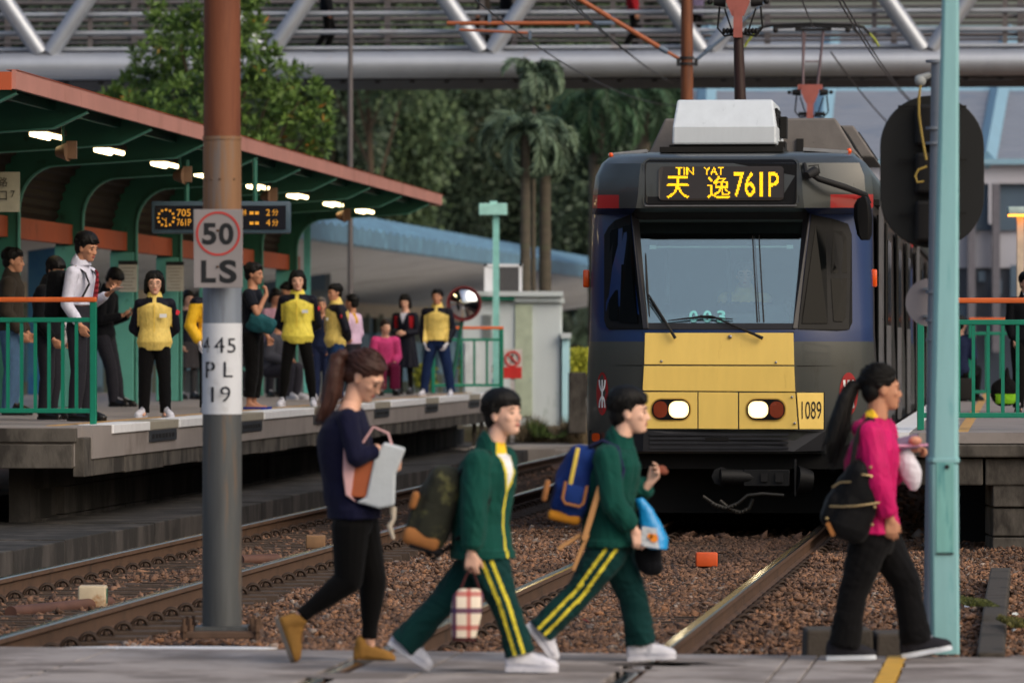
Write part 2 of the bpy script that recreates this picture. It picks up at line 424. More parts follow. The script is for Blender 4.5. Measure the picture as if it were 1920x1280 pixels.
parts.append(stones(82000, band(lambda y: tt(y)+.88, lambda y: tt(y)*0+tt(48)+5.2, 30, 52, 1.2), lambda x, y: -.135+field(x, y), (.013, .025)))
parts.append(stones(24000, band(lambda y: lt(y)-.66, lambda y: lt(y)+.66, 33, 90), lambda x, y: -.175+field(x, y)*.5, (.016, .03)))
parts.append(stones(3500, band(lambda y: lt(y)-1.35, lambda y: lt(y)-.84, 33, 80), lambda x, y: -.2+field(x, y)*.4, (.016, .03)))
parts.append(stones(7000, band(lambda y: y*0+1.5, lambda y: y*0+11, 52, 110), lambda x, y: -.16+field(x, y), (.03, .06)))
V = np.concatenate([p[0] for p in parts]); T = np.concatenate([p[1] for p in parts]); n = len(V)
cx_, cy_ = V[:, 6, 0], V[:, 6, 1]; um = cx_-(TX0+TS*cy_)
T = T*(1-.75*np.clip(1-np.abs(um)/1.0, 0, 1)*np.clip((cy_-43)/4, 0, 1)-.45*np.exp(-((np.abs(um)-.9)/.22)**2)*(np.sin(cy_*1.3)*.5+.5))   # brake dust and oil, and the tram's ground shadow painted into the stones
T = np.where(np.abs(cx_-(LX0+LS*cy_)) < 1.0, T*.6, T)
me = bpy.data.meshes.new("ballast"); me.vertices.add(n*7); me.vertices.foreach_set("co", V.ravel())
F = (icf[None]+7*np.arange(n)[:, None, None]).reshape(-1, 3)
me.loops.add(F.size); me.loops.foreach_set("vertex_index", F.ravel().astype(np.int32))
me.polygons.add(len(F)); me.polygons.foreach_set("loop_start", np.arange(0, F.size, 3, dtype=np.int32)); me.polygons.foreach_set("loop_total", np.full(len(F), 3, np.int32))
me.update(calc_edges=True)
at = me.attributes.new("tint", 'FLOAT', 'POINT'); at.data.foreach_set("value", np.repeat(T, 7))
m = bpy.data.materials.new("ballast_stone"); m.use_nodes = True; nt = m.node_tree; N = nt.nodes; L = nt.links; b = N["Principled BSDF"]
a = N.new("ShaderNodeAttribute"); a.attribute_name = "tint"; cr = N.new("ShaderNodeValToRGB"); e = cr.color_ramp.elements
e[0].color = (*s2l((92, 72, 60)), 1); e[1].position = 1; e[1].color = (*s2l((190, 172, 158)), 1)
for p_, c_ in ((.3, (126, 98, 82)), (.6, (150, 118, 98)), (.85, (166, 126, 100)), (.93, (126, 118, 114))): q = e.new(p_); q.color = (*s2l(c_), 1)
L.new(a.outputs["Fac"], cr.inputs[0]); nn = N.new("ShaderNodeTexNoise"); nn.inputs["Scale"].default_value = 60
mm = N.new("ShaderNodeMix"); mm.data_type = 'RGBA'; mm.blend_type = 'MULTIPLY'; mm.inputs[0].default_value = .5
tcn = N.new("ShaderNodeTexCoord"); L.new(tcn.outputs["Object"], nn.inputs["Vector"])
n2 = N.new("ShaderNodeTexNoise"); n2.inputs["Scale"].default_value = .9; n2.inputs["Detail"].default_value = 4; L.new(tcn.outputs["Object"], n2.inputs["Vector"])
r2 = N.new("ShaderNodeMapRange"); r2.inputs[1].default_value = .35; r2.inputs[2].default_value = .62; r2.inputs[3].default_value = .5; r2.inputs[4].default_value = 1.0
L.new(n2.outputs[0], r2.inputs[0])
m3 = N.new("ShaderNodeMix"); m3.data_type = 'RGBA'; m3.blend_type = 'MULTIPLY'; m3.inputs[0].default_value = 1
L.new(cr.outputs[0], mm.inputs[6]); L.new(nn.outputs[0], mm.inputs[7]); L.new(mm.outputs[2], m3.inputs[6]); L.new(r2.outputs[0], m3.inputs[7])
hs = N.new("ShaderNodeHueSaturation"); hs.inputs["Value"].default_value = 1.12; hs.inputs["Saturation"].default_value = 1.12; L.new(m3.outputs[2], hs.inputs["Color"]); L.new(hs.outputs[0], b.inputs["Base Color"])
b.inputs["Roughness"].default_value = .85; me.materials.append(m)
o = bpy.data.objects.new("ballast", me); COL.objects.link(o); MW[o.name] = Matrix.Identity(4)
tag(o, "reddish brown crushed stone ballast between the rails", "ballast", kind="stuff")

s = MB(); s.add([(-60, 98, -.232), (6.5, 98, -.232), (22, 262, -.232), (-60, 262, -.232)], [(0, 1, 2, 3)]); tag(obj("added_bounce_ground", s, mat("pale_bounce_ground", (186, 184, 180), .85, var=.1, scale=.5)), kind="structure")  # pale ground added to bounce light up onto the shelter's soffit
# a few worn joints, patches and stains on the crossing
s = MB()
for i in range(26):
    x, y = random.uniform(-3.2, 3.0), random.uniform(27.2, 29.9); n_ = 14; r_ = random.uniform(.03, .22)
    pl = [(x+r_*(1+.35*math.sin(3*a+i))*math.cos(a)*1.5, y+r_*(1+.3*math.sin(2*a+i))*math.sin(a), .0012) for a in np.linspace(0, 2*math.pi, n_, endpoint=False)]
    s.add(pl, [tuple(range(n_))])
tag(obj("pavement_stains", s, mat("old_gum_and_oil", (118, 110, 106), .8, var=.1), smooth=0), kind="structure")
# ------------------------------------------------------------------ left platform
PX0, PS, PZ = -8.47, .0877, .9
def pX(d): return PX0+PS*d
tp = thing("station_platform", (pX(53.7), 53.7, 0), "long left platform with white coping blocks, schoolchildren and staff waiting on it", "platform")
s = MB()
strip(s, PX0, PS, -7, -.02, 52.6, 94, PZ-.3, PZ-.002)
strip(s, PX0, PS, -7, -.12, 52.2, 53.6, PZ-.36, PZ-.006)
obj("platform_slab", s, [M_floor], tp, smooth=0)
s = MB()
for i in range(17):
    d = 52.2+i*2.45
    strip(s, PX0, PS, -.14, -.035, d+.01, d+2.43, PZ-.46-(.01*(i % 2)), PZ-.1)
for k in range(2): strip(s, PX0, PS, -7, -.10-.03*k, 52.14, 52.24+.03*k, PZ-.14-.24*k, PZ-.01-.15*k)
obj("edge_beam", s, M_conc, tp, bevel=.01, smooth=0)
s = MB()
for i in range(16):
    for j in range(3):
        d = 53.4+i*2.5+(j % 2)*1.2
        strip(s, PX0, PS, -.75, -.62+random.uniform(-.008, .008), d+.012, d+2.488, -.24+.27*j+.006, -.24+.27*(j+1)-.006)
strip(s, PX0, PS, -.9, -.7, 53.2, 94, -.24, PZ-.32)
for j in range(3): strip(s, PX0, PS, -7, -1.15+(.9 if j > 2 else 0), 52.3, 53.3, -.24+.27*j+.006, -.24+.27*(j+1)-.006)
obj("block_wall", s, M_conc_d, tp, smooth=0)
d = 53.7; i = 0
M_cop = mat("grey_coping", (150, 146, 134), .7, var=.1, scale=5, rgb2=(100, 96, 90), s2=5, amt2=.4)
M_brk = mat("dark_steel_bracket", (58, 62, 68), .6, .3, var=.2, scale=8)
while d < 93:
    wht = i % 3 != 1; Ln = 2.3 if wht else 2.0
    s = MB(); strip(s, PX0, PS, -.34, 0 if wht else -.012, d+.012, d+Ln-.012, PZ-.085, PZ+.002)
    obj("coping_block", s, M_white if wht else M_cop, tp, bevel=.008, smooth=0)
    if not wht:
        s = MB(); strip(s, PX0, PS, -.05, -.004, d+.02, d+Ln-.2, PZ-.2, PZ-.09)
        for q in range(7): strip(s, PX0, PS, -.01, .004, d+.15+q*.22, d+.27+q*.22, PZ-.165, PZ-.125, 1)
        obj("bracket", s, [M_brk, M_black], tp, smooth=0)
    d += Ln; i += 1
s = MB(); strip(s, PX0, PS, -.52, -.42, 53.0, 94, PZ-.001, PZ+.003); obj("edge_line", s, M_pline, tp, smooth=0)
s = MB()
for i in range(5):
    x, yy, z = pX(93)-.2+.12*i, 92.5, -.2
    s.box((x-.1, yy, .25), (.07, .07, 1.0))
each("end_post", s, M_conc, tp, smooth=0)

def railing(nm, a, b, posts, label, z0=PZ, h=1.16, top_from=0.0, bal=.135, top2=.19, bot=.13, group="green railings with orange handrails", th=1.0, npost=None):
    """green railing with an orange handrail between two floor points"""
    a = Vector(a); b = Vector(b); d = (b-a); Ln = d.length; d.normalize(); z = Vector((0, 0, 1)); nrm = d.cross(z)
    t = thing(nm, a, label, "railing", group=group)
    rz = Matrix.Rotation(math.atan2(d.y, d.x), 3, 'Z')
    for q in posts:
        s = MB(); s.box(a+d*(q*Ln)+z*(h/2), (.06*th, .06*th, h), rot=rz); obj("post", s, M_rail_g, t, bevel=.006, smooth=0)
    s = MB(); s.box((a+b)/2+z*(h+.022)+d*(top_from*Ln/2), (Ln*(1-top_from)+.06, .085, .048), rot=rz); obj("handrail", s, M_rail_o, t, bevel=.012, smooth=0)
    s = MB(); s.box((a+b)/2+z*(h-top2+.02), (Ln, .05*th, .045), rot=rz); obj("top_rail", s, M_rail_g, t, bevel=.006, smooth=0)
    s = MB(); s.box((a+b)/2+z*bot, (Ln, .05*th, .045), rot=rz); obj("bottom_rail", s, M_rail_g, t, bevel=.006, smooth=0)
    n = int(Ln/bal)
    for i in range(1, n+1):
        q = i*bal+.03
        if q > Ln-.05: break
        s = MB(); s.box(b-d*q+z*((h-top2+bot)/2), (.03*th, .03, h-top2-bot), rot=rz); obj("baluster", s, M_rail_g, t, smooth=0)
    return t
railing("railing", P(-190, 797, 54.1).xyz*Vector((1, 1, 0))+Vector((0, 0, PZ)), (P(178, 797, 54.1).x, 53.9, PZ), (1.0, 0),
        "green railing with orange handrail at near left end of the platform", bal=.132)
railing("railing", (P(812, 730, 92.5).x, 92.4, PZ), (P(940, 730, 92.5).x, 92.8, PZ), (0, 1),
        "small green railing closing the far end of the left platform", h=1.04, bal=.22, th=1.0)

# canopy
def cX(d): return -8.74+.0807*d-2.18      # column line
tc_ = thing("platform_canopy", (cX(70), 70, PZ), "long green arched canopy with terracotta fascia over the left platform", "canopy")
arc = [(0, 3.22)]+[(.44*(1-math.cos(a)), 3.22+.5*math.sin(a)) for a in np.linspace(.15, math.pi/2, 8)]
inner = [(0, PZ)]+arc+[(1.1, 3.76), (1.8, 3.81), (2.14, 3.97)]
outer = [(2.14, 4.10), (1.2, 4.10), (.3, 4.10), (-.12, 3.95), (-.3, 3.6), (-.33, 3.2), (-.33, PZ)]
fd = [52.3, 56.5, 60.9, 65.2, 69.9, 74.4, 78.6, 83.0, 87.6, 92.1]
for d in fd:
    s = MB(); s.prism(inner+outer, (cX(d), d, 0), (1, 0, 0), (0, 0, 1), (0, .1, 0))
    fr = obj("canopy_frame", s, M_green, tc_, smooth=0)
    s = MB(); rings = []
    for i, p in enumerate(inner):
        rings.append([(cX(d)+p[0]-.004+.02*0, d-.03, p[1]), (cX(d)+p[0]+.018, d-.03, p[1]-.012), (cX(d)+p[0]+.018, d+.13, p[1]-.012), (cX(d)+p[0]-.004, d+.13, p[1])])
    s.loft(rings); obj("flange", s, M_teal if d > 62 else M_teal, fr, smooth=0)
for i, d in enumerate(fd[4:]):             # column casings, a little wider than the frames
    s = MB(); s.box((cX(d)-.18, d-.03, (PZ+2.88)/2), (.31, .14, 2.88-PZ)); obj("column", s, M_teal, tc_, bevel=.01, smooth=0)
s = MB()
prof = [(-.34, 2.95), (-.3, 3.3), (-.2, 3.62), (0, 3.9), (.25, 4.02), (.6, 4.07), (2.14, 4.09)]
pts = []
for i in range(len(prof)-1):
    for k in range(6):
        f = k/6; pts.append((prof[i][0]*(1-f)+prof[i+1][0]*f, prof[i][1]*(1-f)+prof[i+1][1]*f))
pts.append(prof[-1]); n = len(pts)
nd = 2; dd = [52.0, 94.0]
rings = []
for d in dd:
    up = []; lo = []
    for i, p in enumerate(pts):
        q0 = pts[max(i-1, 0)]; q1 = pts[min(i+1, n-1)]; tx, tz = q1[0]-q0[0], q1[1]-q0[1]; l = math.hypot(tx, tz); nx, nz = -tz/l, tx/l
        w = .018*(-1)**i
        lo.append((cX(d)+p[0]+nx*w, d, p[1]+nz*w)); up.append((cX(d)+p[0]+nx*(w+.01), d, p[1]+nz*(w+.01)))
    rings.append(lo+up[::-1])
s.loft(rings); obj("corrugated_ceiling", s, M_sheet, tc_, smooth=0)
s = MB()
for i in range(11):
    d = 52.0+i*3.81; d1 = d+3.8
    v = []
    for z in (3.99, 4.162):
        for u, q in ((2.15, d), (2.19, d), (2.19, d1), (2.15, d1)): v.append((cX(q)+u, q, z))
    s.add(v, [(3, 2, 1, 0), (4, 5, 6, 7), (0, 1, 5, 4), (1, 2, 6, 5), (2, 3, 7, 6), (3, 0, 4, 7)])
strip(s, -8.74-2.18, .0807, 2.0, 2.15, 51.95, 52.0, 3.98, 4.145, 1)
strip(s, -8.74-2.18, .0807, 2.10, 2.2, 52.0, 94.0, 4.162, 4.166, 1)
strip(s, -8.74-2.18, .0807, -.3, 2.15, 93.96, 94.02, 3.98, 4.14, 0)
obj("fascia", s, [M_fascia, M_orange], tc_, smooth=0)
s = MB(); strip(s, -8.74-2.18, .0807, -.5, 2.1, 52.0, 94, 4.075, 4.10); obj("roof_deck", s, M_green, tc_, smooth=0)
s = MB(); strip(s, -8.74-2.18, .0807, -.27, -.12, 52.0, 93.6, 2.9, 3.14); obj("orange_beam", s, M_orange, tc_, smooth=0)
s = MB()
for u in (.9, 1.75): strip(s, -8.74-2.18, .0807, u, u+.06, 52.0, 94, 3.98, 4.06)
obj("purlin", s, M_green, tc_, smooth=0)
s = MB(); s.box((P(576, 0, 93.2).x, 93.2, 2.5), (.11, .11, 3.3)); obj("end_column", s, mat("light_teal", (110, 200, 195), .5, rgb2=(90, 170, 170)), tc_, smooth=0)
# lamps under the canopy
lamp0 = None
LP = [(88, 256), (205, 285), (309, 310), (388, 330), (484, 352), (558, 369), (625, 384), (684, 397)]
for i, (px, py) in enumerate(LP):
    d = (3.8-CH)*FPX/(HY-py); c = P(px, py, d)
    if lamp0 is None:
        t = thing("ceiling_lamp", c, "", "lamp", rz=-R(4.6), group="tube lamps glowing under the canopy")
        s = MB(); s.box((0, 0, .055), (.22, 1.2, .05)); s.box((.09, 0, .13), (.05, .9, .12)); obj("lamp_housing", s, M_sheet, t, local=True, smooth=0)
        s = MB()
        s.cap((-.07, -.55, 0), (-.07, .55, 0), .022, n=8); s.cap((.07, -.55, 0), (.07, .55, 0), .022, n=8)
        s.box((0, 0, .012), (.18, 1.12, .02)); obj("lamp_tube", s, M_lampw, t, local=True)
        lamp0 = t
    else:
        t = copy_tree(lamp0); t.location = c
    t["label"] = ["glowing tube lamp under canopy nearest the left picture edge", "glowing canopy lamp, second from the left edge", "glowing canopy lamp, third from the left edge", "canopy lamp half hidden just left of the rusty pole",
                  "canopy lamp just right of the rusty pole above the display", "canopy lamp, third from the far end of the canopy", "canopy lamp, second from the far end of the canopy", "canopy lamp closest to the far end of the canopy"][i]
sp0 = None
for i, (px, py) in enumerate([(118, 285), (337, 330), (500, 368), (640, 405)]):
    d = (3.62-CH)*FPX/(HY-py); c = P(px, py, d)
    if sp0 is None:
        t = thing("loudspeaker", c, "", "loudspeaker", group="loudspeakers under the canopy")
        s = MB(); s.cyl((-.06, 0, 0), (.06, -.05, .0), .05, .1, 14); s.box((.09, 0, .02), (.1, .14, .18)); obj("horn", s, mat("beige_plastic", (120, 92, 70), .6), t, local=True)
        s = MB(); s.cyl((0, 0, .05), (0, 0, .4), .015, n=8); obj("hanger", s, M_green, t, local=True)
        sp0 = t
    else: t = copy_tree(sp0); t.location = c
    t["label"] = ["beige horn loudspeaker hanging beside the lamp nearest the left edge", "beige horn loudspeaker hanging left of the rusty pole", "beige horn loudspeaker above the display's right end", "beige horn loudspeaker hanging near the canopy's far end"][i]
# hanging train display
dB = 66.0
c = P(415, 408, dB); t = thing("train_display", c, "dark hanging display with a clock and orange dot letters", "display board")
w, h = (545-285)*dB/FPX, 60*dB/FPX
M_dframe = mat("blue_grey_frame", (62, 82, 96), .5); M_dscr = mat("dark_screen", (10, 14, 28), .25, var=.05)
M_dled = mat("amber_dots", (230, 160, 40), .5, var=0, emit=(235, 165, 60), estr=.35)
s = MB(); s.rbox(c, (w, .3, h), .02); obj("display_case", s, M_dframe, t)
s = MB(); s.box(c+Vector((0, -.155, 0)), (w-.1, .02, h-.1)); obj("display_screen", s, M_dscr, t, smooth=0)
s = MB(); k = dB/FPX; ax, ay = (1, 0, 0), (0, 0, 1); pl = c.y-.17
def PD(px, py): q = P(px, py, dB); return Vector((q.x, pl, q.z))
for a in range(12):
    aa = a*math.pi/6; cc = PD(313, 409)+Vector((math.cos(aa)*15*k, 0, math.sin(aa)*15*k)); s.box(cc, (.024, .004, .024), mi=0)
s.box(PD(313, 415), (.008, .004, .07)); s.box(PD(309, 412), (.06, .004, .008), rot=Matrix.Rotation(R(35), 3, 'Y'))
text(s, "705", PD(333, 406), ax, ay, h=13*k); text(s, "761P", PD(333, 424), ax, ay, h=13*k, w=27*k)
for yy, q in ((400, "2"), (419, "4")):
    text(s, q, PD(500, yy+5), ax, ay, h=12*k); text(s, "分", PD(511, yy+5), ax, ay, h=12*k, w=12*k)
    for x in (470, 480): s.box(PD(x+3, yy), (.045, .004, .035))
text(s, "林", PD(454, 405), ax, ay, h=12*k, w=10*k)
obj("amber_text", s, M_dled, t, smooth=0, fixn=False)
s = MB()
for px in (350, 478): s.cyl(PD(px, 380)+Vector((0, .17, 0)), PD(px, 300)+Vector((0, .17, 0)), .03, n=8)
obj("hanger", s, M_green, t)
# notices on the columns
for px, d, lab in ((240, 74.2, "white printed notice on the teal column left of the staff woman"), (328, 78.4, "white printed notice on the teal column behind the staff woman")):
    c = P(px, 521, d-.11); t = thing("notice", c, lab, "notice", group="printed notices on teal columns")
    s = MB(); s.box(c, (.24, .015, .36)); obj("paper", s, mat("paper", (176, 172, 160), .7, var=.05), t, smooth=0)
    s = MB(); s.box(c+Vector((0, -.006, .2)), (.25, .02, .05)); obj("header", s, M_black, t, smooth=0)
    s = MB()
    for q in range(7): s.box(c+Vector((random.uniform(-.01, .01), -.009, .13-q*.045)), (.19-.03*(q % 3), .004, .008))
    obj("print", s, mat("grey_print", (90, 90, 88), .7), t, smooth=0)
c = P(12, 360, 60); t = thing("station_sign", c, "white station name board cut by the left edge under the canopy", "sign")
s = MB(); s.box(c, (.28, .05, .42)); obj("board", s, mat("sign_white", (170, 170, 158), .6), t, smooth=0)
s = MB(); text(s, "路", P(-4, 350, 59.95), ax, ay, h=.1); text(s, "口", P(-4, 376, 59.95), ax, ay, h=.1); text(s, "7", P(20, 370, 59.95), ax, ay, h=.07); obj("lettering", s, M_black, t, smooth=0, fixn=False)

# ------------------------------------------------------------------ right platform
def rX(d): return 3.5+.0884*(d-52.3)
tp = thing("station_platform", (rX(50), 50, 0), "right platform of sooty block masonry beyond the aqua post", "platform")
s = MB(); strip(s, 3.5-.0884*52.3, .0884, .02, 9, 48.6, 95, PZ-.1, PZ-.003)
for i in range(7): strip(s, 3.5-.0884*52.3, .0884, .3+i*1.1, .3+i*1.1+1.085, 48.55, 50.6, PZ-.09, PZ+.001)
obj("platform_slab", s, M_floor, tp, smooth=0)
s = MB(); strip(s, 3.5-.0884*52.3, .0884, 0, .22, 48.5, 95, PZ-.08, PZ+.004); obj("coping_block", s, M_white, tp, smooth=0)
s = MB(); strip(s, 3.5-.0884*52.3, .0884, .62, .72, 49, 95, PZ, PZ+.006); obj("edge_line", s, M_pline, tp, smooth=0)
s = MB()
strip(s, 3.5-.0884*52.3, .0884, .15, 9, 48.5, 49.2, PZ-.21, PZ-.1)
for a, b in ((.15, .85), (.87, 1.65), (1.67, 3.2)): strip(s, 3.5-.0884*52.3, .0884, a, b, 48.56+random.uniform(0, .03), 49.3, PZ-.45, PZ-.22)
obj("edge_beam", s, M_conc, tp, bevel=.015, smooth=0)
s = MB(); bx = P(1858, 900, 48.8).x
for j in range(4):
    z0 = -.24+j*.25
    for i in range(6): strip(s, bx, 0, -.0+i*.62-(.3 if j % 2 and i else 0), .6+i*.62-(.3 if j % 2 else 0), 48.6+random.uniform(0, .03), 49.4, z0+.006, z0+.244)
obj("block_pier", s, M_conc, tp, bevel=.012, smooth=0)
s = MB(); strip(s, 3.5-.0884*52.3, .0884, .5, 9, 51.5, 51.7, -.24, PZ-.12); obj("dark_void_sheet", s, M_dark, tp, smooth=0)  # dark sheet that colours in the shade of the void under the platform
railing("railing", (P(1726, 0, 50.2).x, 50.2, PZ), (P(2080, 0, 50.2).x, 50.2, PZ), (0, .97), "green railing with orange handrail on the right platform behind the aqua post", bal=.13, h=1.12, top_from=.06)
railing("railing", (P(1820, 0, 78).x, 78, PZ), (P(1990, 0, 78).x, 78, PZ), (0, 1), "smaller green railing further back on the right platform", h=1.1, bal=.2)
# ------------------------------------------------------------------ footbridge
M_pipe = mat("brushed_bridge_steel", (166, 172, 182), .46, .6, var=.08, scale=1.5, rgb2=(160, 154, 154), s2=1.2, amt2=.25)
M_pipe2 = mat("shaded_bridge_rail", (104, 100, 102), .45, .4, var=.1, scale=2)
M_deck = mat("bridge_underside", (52, 52, 56), .85, var=.2, scale=2)
bd = 107.0; kb = bd/FPX
def B(px, py, dy=0): q = P(px, py, bd); return Vector((q.x, bd+dy, q.z))
br = thing("footbridge", (B(960, 120).x, bd, 0), "steel pipe footbridge crossing above the tram and platforms", "bridge")
def tl(px): return -.0045*(px-960)        # it leans up slightly to the right
s = MB()
for dy in (0, 4.2): s.cyl(B(-300, 121+tl(-300), dy), B(2300, 121+tl(2300), dy), 25*kb, n=28)
for px in (130, 860, 1700, 1850):
    a = B(px, 121+tl(px)); s.cyl(a, a+Vector((.05, 0, 0)), 25.7*kb, n=28, mi=0)
obj("main_pipe", s, M_pipe, br, smooth=50)
s = MB(); a = B(-300, 138+tl(-300)); b = B(2300, 138+tl(2300)); s.box((a+b)/2+Vector((0, 2.1, 0)), ((b-a).x, 4.1, .22), rot=Matrix.Rotation(-math.atan2(b.z-a.z, b.x-a.x), 3, 'Y'))
for i in range(40):
    q = a+(b-a)*((i+.5)/40)+Vector((0, .25, -.13)); s.box(q, (.1, .12, .06))
obj("deck", s, M_deck, br, smooth=0)
for yy, r in ((88, 4.6), (57, 4.6), (22, 4.6), (-12, 4.6)):
    s = MB(); s.cyl(B(-300, yy+tl(-300), .35), B(2300, yy+tl(2300), .35), r*kb, n=12); obj("guard_rail", s, M_pipe, br)
    s = MB(); s.cyl(B(-300, yy-10+tl(-300), 4.0), B(2300, yy-10+tl(2300), 4.0), r*kb, n=12); obj("guard_rail", s, M_pipe2, br)
for yy in (104, 70, 38, 6):
    s = MB(); s.cyl(B(-300, yy-4+tl(-300), 2.2), B(2300, yy-4+tl(2300), 2.2), 2.6*kb, n=8); obj("guard_rail", s, M_pipe2, br)
for i in range(11):
    px = -80+i*246
    for q_ in ((B(px, 40, .42), (.09, .05, 1.5)), (B(px+60, 40, 3.9), (.12, .06, 1.5))): s = MB(); s.box(*q_); obj("rail_post", s, M_pipe2, br, smooth=0)
for i in range(-1, 6):
    px = 85+i*413.5
    for sg in (-1, 1):
        s = MB(); s.cyl(B(px+sg*9, 97+tl(px)), B(px+sg*207, -190), 16*kb, n=16); obj("diagonal", s, M_pipe, br)
s = MB(); s.cyl(B(-300, -200), B(2300, -200), 22*kb, n=16); obj("top_pipe", s, M_pipe, br)
# ------------------------------------------------------------------ catenary pole between the tracks, its arms and the wires
M_cpole = mat("rust_brown_pole", (120, 72, 46), .6, .2, var=.12, scale=3, stretch=(4, 4, .3), rgb2=(92, 58, 44), s2=3, amt2=.7)
M_oarm = mat("orange_arm", (158, 88, 54), .5, var=.15, scale=6)
M_insul = mat("blue_grey_insulator", (92, 108, 128), .4, var=.1)
M_wire = mat("dark_wire", (48, 50, 54), .5, .4, var=.1)
pd = 78.0; kp = pd/FPX
def C(px, py, dy=0): q = P(px, py, pd); return Vector((q.x, pd+dy, q.z))
t = thing("catenary_pole", (C(1288, 0).x, pd, 0), "rust brown catenary pole rising behind the tram's white roof box", "pole")
s = MB(); a = C(1288, 0); s.cyl((a.x, pd, -.2), (a.x, pd, 8.2), .1, .078, 24); obj("mast", s, M_cpole, t)
s = MB()
for yy in (111, 122): s.ring(C(1288, yy), (1, 0, 0), (0, 1, 0), .105, .08, (0, 0, .03), n=20)
s.box(C(1272, 117), (.05, .1, .1)); s.box(C(1305, 117), (.05, .1, .1)); obj("clamp", s, M_wire, t)
s = MB(); s.tube([C(1078, -6), C(1238, 90)], .035, 10); s.tube([C(1238, 90), C(1276, 112)], .024, 8); obj("stay_arm", s, M_oarm, t)
s = MB(); s.tube([C(1236, 89), C(1252, 98)], .04, 10); s.tube([C(1306, 112), C(1376, 55)], .024, 8); s.tube([C(1324, 96), C(1334, 88)], .036, 8); s.tube([C(1376, 55), C(1450, -10)], .014, 8); each("insulator", s, M_insul, t)
s = MB(); s.tube([C(838, 44), C(1110, 44)], .03, 10); s.tube([C(858, 56), C(990, 62)], .018, 8); obj("steady_arm", s, M_oarm, t)
s = MB(); s.tube([C(1110, 44), C(1146, 44)], .034, 10, flat=(1, 1)); s.box(C(1148, 38), (.07, .05, .12)); s.box(C(918, 37), (.05, .05, .14)); s.box(C(858, 50), (.05, .05, .12)); s.box(C(994, 66), (.04, .04, .12)); s.box(C(1082, 50), (.05, .05, .1)); each("arm_fitting", s, M_insul, t)
def wire(a, b, sag, label, r=.009, n=14, group="overhead wires"):
    a = Vector(a); b = Vector(b); s = MB()
    pts = [a+(b-a)*(i/n)-Vector((0, 0, sag*4*(i/n)*(1-i/n))) for i in range(n+1)]
    s.tube(pts, r, 5); o = obj("overhead_wire", s, M_wire, None, origin=a); tag(o, label, "wire", group); return o
wire(P(1052, -8, 58), P(1277, 164, 120), .1, "upper wire of the pair crossing the bridge left of the brown pole")
wire(P(1060, -8, 58), P(1282, 166, 120), .12, "lower wire of the pair crossing the bridge left of the brown pole")
wire(P(880, -8, 62), P(1330, 190, 130), .5, "single long wire sagging past the palms to the tram roof")
wire(P(1566, -10, 55), P(1712, 196, 86), .1, "left wire of the pair running behind the black signal board")
wire(P(1574, -10, 55), P(1716, 196, 86), .1, "right wire of the pair running behind the black signal board")
wire(P(1500, -10, 56), P(1526, 52, 78), .02, "short wire reaching down to the left end of the far pantograph")
wire(P(1558, 98, 80), P(1672, 238, 96), .05, "thin wire falling from the far pantograph towards the signal board", r=.012)
wire(P(1300, 145, 100), P(1900, 150, 100), .02, "level cross wire in front of the pale hall roof", r=.006)
# ------------------------------------------------------------------ hall on the right behind everything
M_corr = mat("pale_corrugated_metal", (128, 134, 146), .5, var=.06, scale=1.2, wave=('Z', 1.6, 0), rgb2=(98, 112, 132), s2=.3)
M_bblue = mat("sky_blue_steel", (128, 166, 188), .5, var=.06, scale=1)
M_bpale = mat("pale_grey_band", (176, 178, 190), .6, var=.06, scale=1)
M_bdark = mat("dark_slate_panel", (52, 62, 78), .35, var=.2, scale=.8)
M_bmid = mat("mid_blue_wall", (72, 92, 112), .5, var=.12, scale=.7)
hd = 150.0; kh = hd/FPX
def H(px, py, dy=0): q = P(px, py, hd+dy); return q
t = thing("hall_building", (H(1750, 655).x, hd, 0), "pale blue and grey hall with corrugated roof behind the signal board", "building")
def band_box(nm, x0, x1, y0, y1, m, dy=0, th=.4):
    a = H(x0, y1, dy); b = H(x1, y0, dy); s = MB(); s.box(((a.x+b.x)/2, hd+dy+th/2, (a.z+b.z)/2), (b.x-a.x, th, b.z-a.z)); return obj(nm, s, m, t, smooth=0)
s = MB(); a = H(1300, 300); b = H(2300, 300); c = H(2300, 60, 14); d = H(1300, 60, 14)
s.add([a, b, c, d], [(0, 1, 2, 3)]); s.add([a-Vector((0, 0, .3)), b-Vector((0, 0, .3)), c-Vector((0, 0, .3)), d-Vector((0, 0, .3))], [(3, 2, 1, 0)]); obj("roof", s, M_corr, t, smooth=0)
for x0, x1 in ((1560, 1535), (1894, 1850), (1330, 1320), (2200, 2140)):
    s = MB(); a = H(x1, 300, -.3); b = H(x0, 62, 13.6); s.tube([a, b], .26, 4); obj("roof_rib", s, M_bblue, t, smooth=0)
for yy, dy in ((172, 7.4), (122, 10.4), (60, 13.6)):
    s = MB(); s.tube([H(1300, yy, dy), H(2300, yy, dy)], .16, 4); obj("roof_purlin", s, M_bblue, t, smooth=0)
band_box("fascia_band", 1300, 2300, 298, 308, M_bblue, -.5); band_box("fascia_band", 1300, 2300, 308, 344, M_bpale, -.2)
band_box("upper_wall", 1300, 2300, 344, 432, M_bmid, 0)
band_box("panel_band", 1300, 2300, 432, 502, mat("white_panel", (160, 164, 178), .5, var=.1, scale=.6), .1)
band_box("lower_wall", 1300, 2300, 502, 760, M_bdark, .2)
for x in (1716, 1822, 1868, 1985):
    band_box("wall_post", x-7, x+7, 344 if x == 1868 else 402, 660, mat("grey_post", (96, 96, 106), .6), -.35, .3)
for x in (1868,): band_box("drain_pipe", x-14, x-9, 344, 420, M_bpale, -.4, .2)
s = MB()
